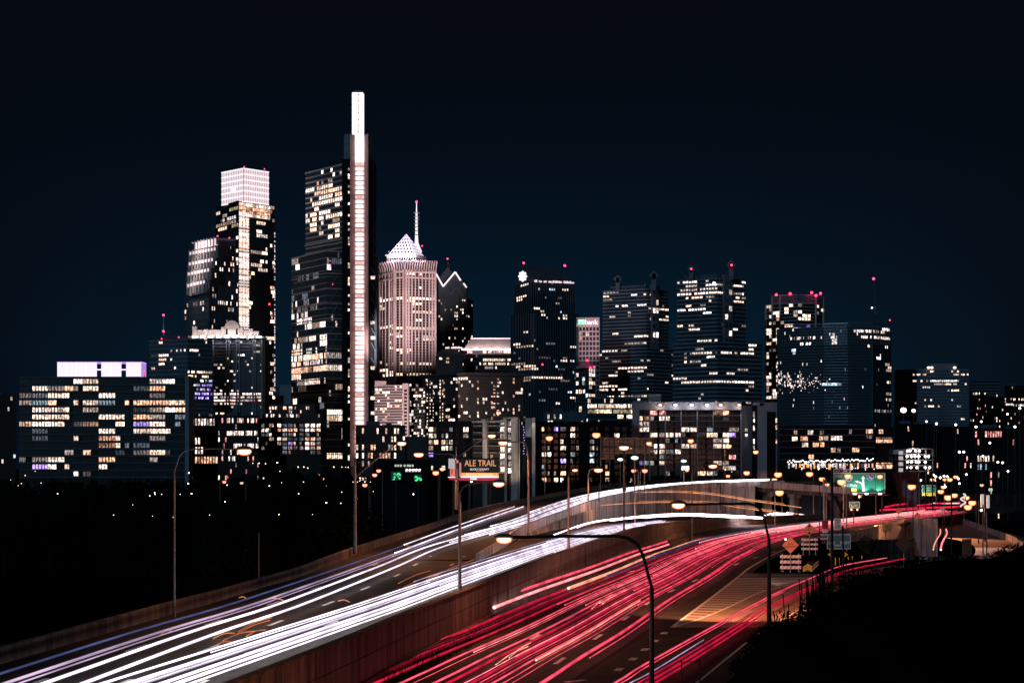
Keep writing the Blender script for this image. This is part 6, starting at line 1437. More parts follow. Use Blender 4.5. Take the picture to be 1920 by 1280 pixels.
# ------------------------------------------------------------------ street lamps
def lens_and_light(t, p, r, m, power, color, down=True, housing=True, par=None, flat=.55):
    if housing:
        h = MB(); h.ball(p + V3(0, 0, r * .25), r * 1.25, r * .7, r * .5, 10, 5, z_lo=0, z_hi=1); hd = h.build('lamp_head', 'pole_metal', t)
    lm = MB(); lm.ball(p, r, r * .6, r * flat, 12, 6, z_lo=-1, z_hi=.35); lm.build('lens', m, t, smooth=True)
    if power: spot('road_light', p - V3(0, 0, r * .6 + .05), p - V3(0, 0, 10), power, color, 155, t, r * .8, .35)
SOD = (1, .36, .16)
def davit(label, base, top_z, head, r, power, m='pole_metal', lens='sodium_lens', pr=.16, bend=.55, group='curved-arm street lamps'):
    """pole with an arm that bends over to the lamp head"""
    t = thing('street_lamp', label, 'street lamp', base, group); base = Vector(base); head = Vector(head)
    a = V3(base.x, base.y, top_z)
    mb = MB(); mb.tube([base, base + V3(0, 0, .6), base + V3(0, 0, .6), a], [pr * 1.5, pr * 1.4, pr * 1.1, pr * .8], 10); mb.build('pole', m, t)
    ctrl = [a, a.lerp(head, .12) + V3(0, 0, (head.z - a.z) * bend * .9 + .05), a.lerp(head, .45) + V3(0, 0, (head.z - a.z) * bend * .55 + .3), head + (a - head) * .06 + V3(0, 0, .28)]
    mb = MB(); mb.tube(spline(ctrl, 16), pr * .62, 8); mb.build('arm', m, t)
    lens_and_light(t, head, r, lens, power, SOD); return t
def straight(label, base, top_z, head, r, power, m='pole_metal', group='straight-arm street lamps'):
    t = thing('street_lamp', label, 'street lamp', base, group); base = Vector(base); head = Vector(head); a = V3(base.x, base.y, top_z)
    mb = MB(); mb.tube([base, a], [.28, .14], 10); mb.build('pole', m, t)
    s0 = a - V3(0, 0, 2.6); k = s0.lerp(head, .72) + V3(0, 0, .5)
    mb = MB(); mb.tube(spline([s0, k, head + V3(0, 0, .25)], 8), .07, 6); mb.build('arm', m, t)
    mb = MB(); mb.tube([a - V3(0, 0, .8), k], .03, 4); mb.build('tie', m, t)
    lens_and_light(t, head, r, 'sodium_lens', power, SOD); return t
d = 100; davit('nearest street lamp with long black arm arching over the red lanes', V3(xat(1222, d), d, 0), zat(1100, d), W(945, 1011, d - 1), .44, 5000, 'pole_dark', pr=.15, bend=.9)
d = 175; davit('black-poled lamp standing on the road edge right of the painted gore', V3(xat(1442, d), d, 0), zat(1010, d), W(1272, 947, d - 1), .66, 0, 'pole_dark', pr=.20, bend=.9); spot('road_light', W(1272, 949, 174), (34, 226, 0), 520000, SOD, 70, None, .5, .4)
d = 149; davit('far left street lamp rising alone from the dark beyond the parapet', V3(xat(327, d), d, 3.2), zat(885, d), W(458, 846, d + 1), .62, 3500, pr=.09, bend=.9)
d = 240; straight('straight-armed lamp on the parapet in front of the brown hotel', V3(xat(665.5, d), d, 4.2), zat(858, d), W(753, 831, d + 2), .62, 14000)
d = 400; straight('straight-armed lamp rising past the left of the ALE TRAIL billboard', V3(xat(855, d), d, 6), zat(837, d), W(922, 817, d), .9, 16000)
d = 396; davit('lamp with arm curving left of the billboards over the parapet', V3(xat(858, d), d, 6), zat(880, d), W(785, 852, d), 1.1, 20000, pr=.22, bend=.9)
d = 168; davit('lamp on the retaining wall with arm curving right below the billboard', V3(xat(862, d), d, 4.2), zat(925, d), W(935, 907, d + 2), .55, 7000, pr=.15, bend=.7)
d = 292; davit('lamp with arm curving left in front of the pale balcony pillars', V3(xat(991, d), d, 4.4), zat(862, d), W(943, 830, d), .75, 16000, pr=.18, bend=.9)
d = 250; davit('pole on the retaining wall with a small head up to its right', V3(xat(1066, d), d, 4.2), zat(894, d), W(1078, 881, d + 8), .42, 7000, pr=.17, bend=.6)
d = 404; davit('lamp with its head right of its pole above the ribbed wall', V3(xat(1103, d), d, 3.2), zat(890, d), W(1122, 881, d - 4), 1.0, 8000, pr=.2, bend=.9)
d = 322; davit('lamp head straight over its dark pole on the retaining wall', V3(xat(1170, d), d, 4.0), zat(845, d), W(1170, 839, d - 5), .9, 12000, 'pole_dark', pr=.16, bend=.4)
d = 383; davit('lamp with long pole crossing the ramp wall and arm to the right', V3(xat(1297.5, d), d, 0), zat(885, d), W(1336.5, 873.5, d + 4), .95, 16000, pr=.14, bend=.8)
for lab, x, yb, y0, d in (('plain pole on the ramp with two dark sign plates', 1170, 925, 845, 462), ):
    t = thing('sign_pole', lab, 'pole', V3(xat(x, d), d, 8)); mb = MB(); mb.box((xat(1167, d), d - .1, zat(921, d)), (xat(1174, d), d + .1, zat(905, d))); mb.build('sign_plate', 'sign_black', t)
    mb = MB(); mb.tube([V3(xat(x, d), d + .2, 8), V3(xat(x, d), d + .2, zat(898, d))], .14, 6); mb.build('post', 'pole_dark', t)
d = 265; t = thing('sign_pole', 'thin dark pole beyond the parapet at the left', 'pole', V3(xat(485.5, d), d, -9.6)); mb = MB(); mb.tube([V3(xat(485.5, d), d, -9.6), W(485.5, 1000, d)], .10, 6); mb.build('post', 'pole_metal', t); mb = MB(); mb.ball(W(485.5, 1000, d), .13, .13, .16, 6, 4); mb.build('finial', 'pole_metal', t)
for x, y0, y1, d in ((1351, 906, 954, 500), (1123, 905, 940, 420)):
    t = thing('pole', 'thin dark unlit pole against the grey ramp wall' if x > 1200 else 'short unlit pole behind the ribbed wall', 'pole', V3(xat(x, d), d, zat(y1, d))); mb = MB(); mb.tube([V3(xat(x, d), d, zat(y1, d)), W(x, y0, d)], .12, 6); mb.build('post', 'pole_dark', t)
# distant sodium lamps, (x, y, distance, lens radius)
far = [(1030, 821, 470, 1.0), (1118, 815, 500, 1.2), (1217, 831, 480, .8), (1295, 826, 560, 1.0), (1366, 836, 600, 1.1), (1417, 847, 620, 1.0), (1469, 860, 640, 1.0), (1400, 886, 640, 1.2), (1424, 881.5, 700, .8), (1459, 889, 560, 1.3), (1452, 899, 600, 1.0), (1482, 908, 570, 1.0), (1461.5, 923, 470, 1.2), (1518, 888, 560, 1.2), (1512, 870, 660, .9), (1541, 897.5, 500, .9), (1551, 908, 560, .8), (1578, 903, 430, 1.1), (1590, 892, 470, 1.0), (1621, 883, 700, .8), (1650, 893, 520, .9),
       (1365, 892, 640, .8), (1340, 905, 800, .6), (817, 886, 520, 1.0), (829, 879, 560, .8), (710, 882, 560, .8), (702.5, 890, 540, .8), (684, 909, 520, .8), (1288, 881, 600, .7), (1188, 882, 470, .7), (1209, 882, 470, .8), (1288, 908, 620, .6),
       (1709.6, 912, 560, 1.4), (1703, 898.5, 700, 1.1), (1709, 897, 740, 1.0), (1690, 893, 700, 1.1), (1683, 896, 720, 1.0), (1691, 904, 680, 1.1), (1684, 908, 650, .9), (1681, 895, 800, .9), (1748, 898.6, 760, 1.0), (1771, 898.6, 780, .9), (1781, 898.6, 740, 1.2), (1792, 893.5, 760, 1.1), (1768.6, 912.6, 700, 1.0), (1764, 921, 640, 1.2), (1778, 932, 560, 1.4), (1789.5, 928, 600, 1.2), (1812, 932.6, 650, 1.2), (1823, 942, 560, 1.3), (1815, 950, 540, 1.3), (1841, 909, 760, .9), (1748, 917, 660, 1.0), (453, 905, 500, .5), (420.5, 903, 520, .6), (611, 912, 600, .7), (605, 897, 620, .6), (597, 889.5, 640, .6)]
for k, (x, y, d, r) in enumerate(far):
    base = V3(xat(x, d) + (1.2 if k % 2 else -1.2), d, -9.6 if x < 900 or x > 1660 else -.2)
    p = W(x, y, d); red = (x, y) in ((453, 905), (420.5, 903), (611, 912), (605, 897), (597, 889.5), (1188, 882), (1209, 882), (702.5, 890), (710, 882), (684, 909))
    if d > 595 and not red and x > 1000: base.z = -9.6
    t = thing('street_lamp', 'distant orange street lamp, a point of light among the dark city blocks', 'street lamp', base, 'distant orange street lamps')
    mb = MB(); mb.tube([base, V3(base.x, d, p.z - .4)], [.16, .09], 6); mb.build('pole', 'pole_metal', t)
    mb = MB(); mb.tube(spline([V3(base.x, d, p.z - .4), V3(base.x * .6 + p.x * .4, d, p.z + .35), p + V3(0, 0, .3)], 6), .07, 5); mb.build('arm', 'pole_metal', t)
    r *= .95
    lens_and_light(t, p, r, 'red_lens' if red else 'far_sodium_lens', (6000 if 1280 < x < 1600 and k % 2 == 0 else 0), SOD, housing=False, flat=.8)
dots = [(20, 899), (34, 910), (40, 906), (47, 891), (66, 883), (77, 905), (108, 925), (249, 946), (213, 965), (281, 929), (290, 923), (291, 926), (303, 926), (338, 926), (353, 906), (358, 925), (360, 925), (286, 967), (325, 969), (422, 940), (426, 909), (494, 896), (505, 910.5), (528, 904.5), (525, 883), (559, 875), (577, 877), (626, 875), (641, 875), (648, 875.5), (653, 875.5), (612, 942), (639, 943), (641, 922), (662, 903), (670, 903), (684, 903), (694.5, 903), (569, 903), (569.6, 875), (393, 965), (523, 964), (586, 964), (474, 868), (486, 868), (498, 869), (520, 867), (354, 886), (700, 921), (775, 926), (1182, 903), (1360, 880), (1372, 884), (560, 925)]
for k, (x, y) in enumerate(dots):
    d = 380 if y > 900 else 520
    base = V3(xat(x, d), d, -9.6); p = W(x, y, d)
    t = thing('yard_light', 'tiny white light low in the dark railway yard', 'lamp', base, 'tiny lights in the dark railway yard')
    mb = MB(); mb.tube([base, p], .035, 5); mb.build('post', 'earth', t)
    mb = MB(); rr_ = .00019 * d * R.choice((1, 1.3, 1.8)); mb.ball(p, rr_, rr_, rr_, 8, 5); mb.build('lamp', R.choice(('lamp_white', 'lamp_small', 'lamp_small')), t)
wd = [(1694, 768.7, 1.5, 1000, 'largest blazing white mast lamp above the dark blocks at the right'), (1713, 769.7, 1.0, 1000, 'second blazing white mast lamp, just right of the largest'), (1695.5, 801, .7, 990, 'white lamp straight below the blazing mast lamps'), (1190, 858, .75, 420, 'single greenish white street lamp above the curved ramp'),
      (1282, 864, .7, 520, 'flat greenish lamp in front of the grey concrete building'), (1163, 861, .7, 520, 'small flat cool lamp left of the greenish white street lamp')]
for x, y, r, d, lab in wd:
    base = V3(xat(x, d), d, -9.6 if d > 900 else -.5); p = W(x, y, d); t = thing('mast_lamp', lab, 'lamp', base)
    mb = MB(); mb.tube([base, p - V3(0, 0, .3)], [.2, .1], 6); mb.build('pole', 'pole_metal', t)
    mb = MB(); mb.ball(p, r * 1.2, r, r * (1 if d > 900 else .6), 12, 6); mb.build('lens', 'white_lens' if d > 900 else 'mercury_lens', t, smooth=True)
for k, (x, y) in enumerate(((1799, 847), (1807, 847), (1871, 866), (1880, 867), (1890, 883), (1772, 912), (1797, 897), (1799, 906), (1812, 889), (1660, 938), (1693, 933), (1724, 932), (1757, 931.5), (1840, 956), (1803, 955), (1661, 911), (1677, 911), (1699, 913), (1719, 901), (1726, 900), (1770, 892), (1776, 893), (1763, 895), (1675, 920), (1856, 830), (1737, 790), (1756, 794), (1792, 796), (1830, 800), (1840, 790), (1889, 776), (1903, 800), (1912, 765), (1843, 855), (1700, 884), (1714, 884), (1750, 890), (1755, 893))):
    d = 620 + (k * 37) % 160; p = W(x, y, d); base = V3(p.x, d, -9.6)
    t = thing('white_lamp', 'small white lamp among the lights of the right hand district', 'lamp', base, 'small white lamps of the right hand district')
    mb = MB(); mb.tube([base, p], .08, 5); mb.build('pole', 'metal_dark', t); mb = MB(); mb.ball(p, .42, .42, .38, 8, 5); mb.build('lamp', 'lamp_white', t)

# ------------------------------------------------------------------ signs and the work zone
D = 540      # overhead sign over the far red lanes
t = thing('overhead_sign', 'big lit green overhead sign with arrows and the words Central Phila', 'road sign', V3(xat(1610, D), D, 0))
def sb(name, x0, x1, y0, y1, m, o=0.0, th=.12, par=None):
    mb = MB(); mb.box((xat(x0, D), D - .3 - o - th, zat(y1, D)), (xat(x1, D), D - .3 - o, zat(y0, D))); return mb.build(name, m, par or t)
bd = sb('border', 1562.5, 1659, 886.5, 924.5, 'sign_white'); sb('panel', 1563.7, 1657.8, 887.7, 923.3, 'sign_green', .12, .06)
sb('exit_tab_border', 1562.5, 1594, 879, 886.3, 'sign_white'); sb('exit_tab', 1563.5, 1593, 880, 885.6, 'sign_black', .12, .06)
Y = D - .55
text('lettering', 'EXIT', 'sign_white', t, W(1570.5, 883, Y), .62); text('lettering', '344', 'sign_white', t, W(1584, 883, Y), .95)
text('lettering', 'EAST', 'sign_white', t, W(1573, 892.3, Y), .98); text('lettering', 'EAST', 'sign_white', t, W(1647.5, 892.3, Y), .98)
text('lettering', 'Central Phila', 'sign_white', t, W(1587.3, 909.8, Y), 1.30, sx=.93)
def shield(x, y, s_, num):
    o = MB()
    def sh(k, dy): return [W(x + a * s_ * k, y + b_ * s_ * k, Y + dy) for a, b_ in ((-1, -.75), (-.5, -.95), (0, -.75), (.5, -.95), (1, -.75), (1.05, 0), (.6, .7), (0, 1.05), (-.6, .7), (-1.05, 0))]
    o.extr(sh(1, .06), (0, .05, 0)); sd = o.build('route_shield', 'sign_white', t)
    o = MB(); o.extr(sh(.9, .03), (0, .03, 0)); o.build('shield_field', 'sign_blue', sd)
    o = MB(); a, c = W(x - s_ * .85, y - s_ * .42, Y - .02), W(x + s_ * .85, y - s_ * .75, Y - .02); o.box((a.x, a.y, a.z), (c.x, a.y + .04, c.z)); o.build('shield_band', 'sign_red', sd)
    text('number', num, 'sign_white', sd, W(x, y + s_ * .1, Y - .06), s_ * .21)
shield(1591.5, 895.5, 6.6, '676'); shield(1631.5, 895, 6.0, '76')
mb = MB()
def P2(pts, dy=0): return [W(x, y, Y + dy) for x, y in pts]
mb.extr(P2([(1616.3, 921), (1621, 921), (1620.2, 897), (1622.6, 897), (1618.4, 891), (1614.2, 897), (1616.8, 897)]), (0, .06, 0))
mb.extr(P2([(1616.2, 921), (1616.2, 911), (1614.6, 907), (1611, 904.5), (1607.5, 903.6), (1608.2, 905.6), (1602, 901.3), (1609, 899.5), (1608.4, 901.2), (1613, 902.5), (1616.4, 905.5)], -.07), (0, .06, 0))
mb.build('arrows', 'sign_white', t)
sb('yellow_strip', 1564.5, 1606, 915.3, 921.8, 'sign_yellow', .2, .05); text('lettering', 'EXIT ONLY', 'sign_black', t, W(1585, 918.6, Y - .02), .62)
mb = MB()
for x in (1566, 1654): mb.tube([V3(xat(x, D), D + .4, -.2), W(x, 884, D + .4)], .35, 8)
mb.build('posts', 'metal_dark', t)
mb = MB(); mb.box((xat(1560, D), D - 2.6, zat(928, D)), (xat(1664, D), D - .2, zat(926.6, D))); mb.build('catwalk', 'timber', t)
for x, c in ((1580, (1, .9, .8)), (1603, (.75, 1, .95)), (1625, (.75, 1, .95)), (1650, (.75, 1, .85))):
    mb = MB(); p = W(x, 925.3, D - 2.4); mb.box((p.x - .5, p.y - .2, p.z - .2), (p.x + .5, p.y + .2, p.z + .15)); lm = mb.build('sign_lamp', 'lamp_cool', t)
    spot('sign_spot', p + V3(0, .1, .3), p + V3(0, 2.2, 4.4), 800, c, 110, t, .1, .6)
spot('sign_fill', W(1610, 918, D - 12), W(1610, 904, D), 1500, (1, .85, .75), 60, t)  # added frontal fill, apart from the catwalk lamps
# second smaller overhead sign group
D = 640
t = thing('overhead_sign', 'pair of small green signs with a yellow strip beyond the big overhead sign', 'road sign', V3(xat(1732, D), D, 0))
Y = D - .55
for x0, x1 in ((1711, 1725), (1728, 1754)): sb('border', x0, x1, 909, 929, 'sign_white'); sb('panel', x0 + .8, x1 - .8, 909.8, 928.2, 'sign_green', .12, .06)
text('lettering', 'EXIT', 'sign_white', t, W(1718, 915, Y), .8); text('lettering', 'WEST', 'sign_white', t, W(1741, 914.5, Y), .8); text('lettering', 'EXIT', 'sign_white', t, W(1741, 919.5, Y), .8)
sb('yellow_strip', 1728.5, 1753.6, 923, 928.2, 'sign_yellow', .2, .05)
mb = MB(); mb.extr([W(1716, 921, Y), W(1720, 921, Y), W(1720, 923.5, Y), W(1722, 923.5, Y), W(1718, 927.5, Y), W(1714, 923.5, Y), W(1716, 923.5, Y)], (0, .05, 0)); mb.build('arrow', 'sign_white', t)
mb = MB(); mb.extr([W(1738, 924.6, Y - .06), W(1742, 925.6, Y - .06), W(1738, 926.8, Y - .06)], (0, .03, 0)); mb.build('arrow', 'sign_black', t)
mb = MB()
for x in (1709, 1756): mb.tube([V3(xat(x, D), D + .4, -.2), W(x, 906, D + .4)], .3, 8)
mb.tube([W(1709, 908, D + .4), W(1756, 908, D + .4)], .25, 6); mb.build('frame', 'metal_dark', t)
spot('sign_spot', W(1732, 934, D - 6), W(1732, 918, D), 2200, (.9, 1, .9), 110, t)  # added spot brightens the pair from below, no lamp built
D = 470      # small exit sign
t = thing('exit_sign', 'small green EXIT 344 sign with two amber lamps under it', 'road sign', V3(xat(1601, D), D, 0)); Y = D - .55
sb('border', 1592, 1611.5, 940, 952, 'sign_white'); sb('panel', 1593, 1610.5, 941, 951, 'sign_green', .12, .06)
text('lettering', 'EXIT', 'sign_white', t, W(1601, 943, Y), .42); text('lettering', '344', 'sign_white', t, W(1604, 947.3, Y), .72)
mb = MB(); mb.extr([W(1594.5, 944.5, Y), W(1596, 944.5, Y), W(1598.5, 948.5, Y), W(1599.3, 947.6, Y), W(1599.3, 950.4, Y), W(1596.3, 950.2, Y), W(1597.3, 949.3, Y)], (0, .05, 0)); mb.build('arrow', 'sign_white', t)
mb = MB(); mb.tube([V3(xat(1601, D), D, -.2), W(1601, 941, D)], .15, 8); mb.build('post', 'metal_dark', t)
for x in (1596.5, 1607.5): mb = MB(); mb.ball(W(x, 955, D - .3), .28, .2, .28, 10, 6); mb.build('amber_lamp', 'sodium_lens', t, smooth=True)
spot('sign_spot', W(1601, 958, D - 5), W(1601, 946, D), 260, (1, .95, .9), 80, t)  # added white spot, separate from the amber lamps

def barricade(label, x0, x1, ys, hpx, d, base_z=.1, n=5):
    t = thing('barricade', label, 'barricade', V3(xat((x0 + x1) / 2, d), d, base_z), 'striped work zone barricades')
    for y in ys:
        o = MB(); a, c = W(x0, y + hpx / 2, d), W(x1, y - hpx / 2, d); o.box((a.x, d, a.z), (c.x, d + .08, c.z)); rail = o.build('rail', 'sign_white', t)
        w = c.x - a.x; h = c.z - a.z
        for k in range(n):
            x = a.x + w * (k + .15) / n; o = MB(); o.extr([(x, d - .02, a.z + .01), (x + w / n * .42, d - .02, a.z + .01), (x + w / n * .42 + h * .9, d - .02, c.z - .01), (x + h * .9, d - .02, c.z - .01)], (0, .01, 0)); o.build('stripe', 'sign_orange', rail)
    for x in (x0 + 4, x1 - 4):
        o = MB(); p = W(x, ys[0] - hpx, d); o.box((p.x - .06, d + .1, base_z), (p.x + .06, d + .2, p.z)); o.box((p.x - .08, d - .9, base_z), (p.x + .08, d + 1.1, base_z + .12)); o.build('upright', 'metal_grey', t)
    return t
barricade('nearest three-railed orange striped barricade beneath the road narrows sign', 1463, 1501.7, (1042.8, 1053, 1063.3), 5.6, 268)
barricade('second striped barricade under the clearance diamond', 1502.5, 1533.5, (1011, 1020, 1028.2), 4.0, 318)
barricade('third, small striped barricade by the dark poles', 1538.5, 1550.5, (1002, 1009.5), 3.2, 365, n=3)
barricade('far striped barricade on the bridge end behind the black diamond', 1680, 1694, (968.5, 974, 979), 2.6, 505, .9, 3)
def diamond(label, x, y, r, d, lines, m='sign_orange', base_z=.1, name='warning_sign', arrows=False, tsz=.3):
    t = thing(name, label, 'road sign', V3(xat(x, d), d, base_z)); q = r * d / F; p = W(x, y, d)
    def dm(k, dy): return [(p.x, d + dy, p.z + q * k), (p.x + q * k, d + dy, p.z), (p.x, d + dy, p.z - q * k), (p.x - q * k, d + dy, p.z)]
    o = MB(); o.extr(dm(1, 0), (0, .05, 0)); o.build('board', 'sign_black', t)
    o = MB(); o.extr(dm(.94, -.02), (0, .02, 0)); o.build('face', m, t)
    for k, s_ in enumerate(lines): text('lettering', s_, 'sign_black', t, (p.x, d - .05, p.z + (len(lines) / 2 - k - .5) * tsz * 1.15), tsz)
    if arrows:
        for s_ in (1, -1):
            o = MB(); z = p.z + s_ * q * .48; o.extr([(p.x, d - .04, z + s_ * q * .32), (p.x - q * .28, d - .04, z), (p.x - q * .1, d - .04, z), (p.x - q * .1, d - .04, z - s_ * q * .18), (p.x + q * .1, d - .04, z - s_ * q * .18), (p.x + q * .1, d - .04, z), (p.x + q * .28, d - .04, z)], (0, .015, 0)); o.build('arrow', 'sign_black', t)
    o = MB(); o.tube([(p.x, d + .1, base_z), (p.x, d + .1, p.z + q * .5)], .07, 6); o.build('post', 'metal_grey', t)
    return t
diamond('bright orange diamond sign reading LANE NARROWS on the painted island', 1482, 1021.5, 16.5, 266, ('LANE', 'NARROWS'), tsz=.38)
diamond('orange diamond clearance sign with arrows above and below the height', 1517.5, 992.5, 12.4, 317, ("13'-7\"",), arrows=True, tsz=.55)
diamond('pink-red diamond sign on the bridge end, left of two', 1685, 957, 7, 520, (), base_z=1)
diamond('red diamond sign above the pale corner block, right of two', 1720, 966, 6.5, 506, (), base_z=1)
t = diamond('large black diamond sign seen from behind, right of the work zone', 1695, 1019.5, 16.8, 262, (), m='sign_black', base_z=0)
o = MB(); o.box((xat(1708, 262), 262, zat(1023.5, 262)), (xat(1718, 262), 262.1, zat(1016, 262))); o.build('side_plate', 'sign_black', t)
t = thing('flashing_lamp', 'small yellow lamp beside the top of the orange diamond sign', 'lamp', W(1473, 1014, 266)); o = MB(); o.ball(W(1473, 1010.5, 266), .17, .15, .17, 8, 5); o.build('lamp', 'lamp_small', t); o = MB(); o.tube([W(1473, 1014, 266), W(1473, 1011, 266)], .03, 5); o.build('stem', 'metal_dark', t)
D = 268
t = thing('crash_cushion', 'crash cushion with yellow and black chevron nose', 'crash cushion', V3(xat(1516, D), D, .1))
o = MB(); a, c = W(1505, 1074, D), W(1524, 1062, D); o.box((a.x, D, .1), (c.x, D + .2, c.z)); o.build('nose', 'sign_black', t)
for k in range(3):
    for s_ in (-1, 1):
        xm = (a.x + c.x) / 2; z = .25 + k * .30; o = MB(); e_ = xm + s_ * (c.x - a.x) * .46
        o.extr([(xm, D - .03, z + .30), (xm, D - .03, z + .46), (e_, D - .03, z + .14 - .25 + .12), (e_, D - .03, z - .14)], (0, .02, 0)); o.build('chevron', 'sign_yellow', t)
for k in range(3):
    o = MB(); z = .35 + k * .28; o.tube([(c.x, D + .3, z), (c.x + 3.2, D + 14, z + .1)], .07, 5); o.build('rail', 'metal_grey', t)
o = MB(); o.hexa([V3(a.x + .1, D + .2, .1), V3(c.x, D + .2, .1), V3(c.x + 3.0, D + 14, .1), V3(a.x + 3.1, D + 14, .1), V3(a.x + .1, D + .2, .8), V3(c.x - .1, D + .2, .8), V3(c.x + 2.9, D + 14, .9), V3(a.x + 3.1, D + 14, .9)]); o.build('bay', 'metal_dark', t)
D = 330
t = thing('road_sign', 'wide blue-green guide sign with white border behind the dark poles', 'road sign', V3(xat(1572, D), D, 0)); Y = D - .5
sb('border', 1550, 1594, 1001, 1028.5, 'sign_white'); sb('panel', 1551, 1593, 1002, 1027.5, 'sign_teal', .12, .06)
text('lettering', 'EXIT', 'sign_white', t, W(1558, 1018, Y), .7); text('lettering', 'RIGHT', 'sign_white', t, W(1586, 1017, Y), .7); text('lettering', 'ONLY', 'sign_white', t, W(1571, 1022, Y), .5)
o = MB()
for x in (1556, 1588): o.tube([V3(xat(x, D), D + .1, 0), W(x, 1003, D + .1)], .09, 6)
o.build('posts', 'metal_grey', t); spot('sign_face_fill', W(1572, 1016, D - 12), W(1572, 1014, D), 160, (1, .75, .7), 80, t)  # added fill spot brightens the guide sign
D = 400
t = thing('speed_sign', 'white SPEED LIMIT 50 sign between two dark poles', 'road sign', V3(xat(1570, D), D, 0)); Y = D - .5
sb('panel', 1563.5, 1576.5, 971, 993, 'sign_white'); text('lettering', 'SPEED', 'sign_black', t, W(1570, 975, Y), .42); text('lettering', 'LIMIT', 'sign_black', t, W(1570, 979.6, Y), .42); text('lettering', '50', 'sign_black', t, W(1570, 987, Y), 1.1)
o = MB(); o.tube([V3(xat(1570, D), D, 0), W(1570, 972, D)], .07, 6); o.build('post', 'metal_dark', t); spot('sign_face_fill', W(1568, 985, D - 10), W(1570, 982, D), 45, (1, .8, .75), 80, t)  # added fill spot brightens the speed sign
t = thing('regulatory_sign', 'dark red square sign left of the speed limit sign', 'road sign', V3(xat(1546, D), D, 0)); Y = D - .5
sb('panel', 1540.5, 1552.5, 974.5, 991, 'sign_red'); sb('plate', 1541.5, 1551.5, 993, 998, 'sign_white')
for k, y in enumerate((978, 982.6, 987)): text('lettering', ('WRONG', 'WAY', 'EXIT')[k], 'sign_black', t, W(1546.5, y, Y), .4)
o = MB(); o.tube([V3(xat(1546, D), D, 0), W(1546, 975, D)], .07, 6); o.build('post', 'metal_dark', t)
# dark poles at the slope
for lab, x, y0, x2, y1, d, r in (('thick dark pole nearest the work zone, left of two', 1560, 876, 1560, 1125, 150, .14), ('second dark pole, slightly leaning, right of the thick one', 1580, 985, 1583, 1130, 160, .10), ('slim dark pole rising left of the thick dark pole', 1536, 905, 1537, 1010, 300, .09), ('grey steel pole with a star-like lamp by the overhead sign', 1544, 897, 1546, 985, 400, .22)):
    base = W(x2, y1, d) if d > 200 else V3(xat(x2, d), d, zat(y1 + 30, d)); t = thing('pole', lab, 'pole', base)
    o = MB(); o.tube([base, W(x, y0, d)], [r, r * .8], 8); o.build('post', 'metal_grey' if 'grey' in lab else 'pole_dark', t)
    if 'thick' in lab and 'left' in lab[:60]:
        o = MB(); pts = [W(1562, 930, d), W(1568, 928, d), W(1583, 960, d), W(1576, 958, d)]; o.extr(pts, (0, .3, 0)); o.build('bracket', 'pole_dark', t)
d = 140; t = thing('marker_board', 'tall thin black board on a post in front of the exit ramp', 'road sign', V3(xat(1541, d), d, 0))
o = MB(); o.box((xat(1535, d), d, zat(1118.5, d)), (xat(1548, d), d + .05, zat(1074, d))); o.build('board', 'sign_black', t)
o = MB(); o.tube([V3(xat(1541.5, d), d + .1, zat(1160, d)), W(1541.5, 1076, d) + V3(0, .1, 0)], .03, 5); o.build('post', 'metal_grey', t)
for k, (x, y0, y1, d) in enumerate(((1566.5, 1045, 1064, 285), (1573, 1045, 1066, 284), (1590.5, 1043, 1049, 292), (1598, 1042, 1048, 296), (1616, 1041, 1047, 300))):
    t = thing('delineator', 'thin yellow delineator post behind the exit ramp trails', 'delineator', V3(xat(x, d), d, zat(y1, d)), 'yellow delineator posts')
    o = MB(); o.box((xat(x, d) - .08, d, zat(y1, d)), (xat(x, d) + .08, d + .05, zat(y0, d))); o.build('post', 'sign_yellow', t)
for lab, x, s_ in (('yellow arrow plate left of the dark poles, pointing left', 1555, -1), ('yellow arrow plate right of the dark poles, pointing right', 1587, 1)):
    d = 300; t = thing('arrow_plate', lab, 'road sign', V3(xat(x, d), d, 0)); o = MB(); o.extr([W(x - 3 * s_, 1034, d), W(x + 3 * s_, 1039, d), W(x - 3 * s_, 1044, d)], (0, .05, 0)); o.build('plate', 'sign_yellow', t); o = MB(); o.tube([V3(xat(x - 2 * s_, d), d + .1, 0), W(x - 2 * s_, 1036, d) + V3(0, .1, 0)], .05, 5); o.build('post', 'metal_dark', t)
for lab, x, y, d in (('black sign back near the curved barrier', 1813, 1030, 240),):
    t = thing('road_sign', lab, 'road sign', V3(xat(x, d), d, -.2)); o = MB(); o.box((xat(1804, d), d, zat(1040, d)), (xat(1822, d), d + .05, zat(1010, d))); o.build('board', 'sign_black', t)
    o = MB(); o.tube([V3(xat(x, d), d + .1, -.2), W(x, 1012, d)], .06, 5); o.build('post', 'metal_dark', t)
for lab, x, y0, y1, d, m in (('bare rusty pole, leftmost at the right edge group', 1843, 945, 1040, 330, 'pole_metal'), ('tall grey pole in the right edge group', 1850, 960, 1040, 320, 'metal_grey'), ('thin pole with dark top in the right edge group', 1835, 938, 1000, 360, 'pole_metal'), ('pole standing right of the black diamond sign', 1784, 905, 1045, 310, 'pole_dark'), ('dark pole behind the overhead sign, right side', 1712, 915, 985, 480, 'pole_dark')):
    t = thing('pole', lab, 'pole', V3(xat(x, d), d, zat(y1, d) - 2)); o = MB(); o.tube([V3(xat(x, d), d, zat(y1, d) - 2), W(x, y0, d)], .13, 6); o.build('post', m, t)
t = thing('route_marker', 'small blue and white route marker post above the sunken road', 'road sign', V3(xat(1767, 520), 520, -1)); D = 520; Y = D - .5
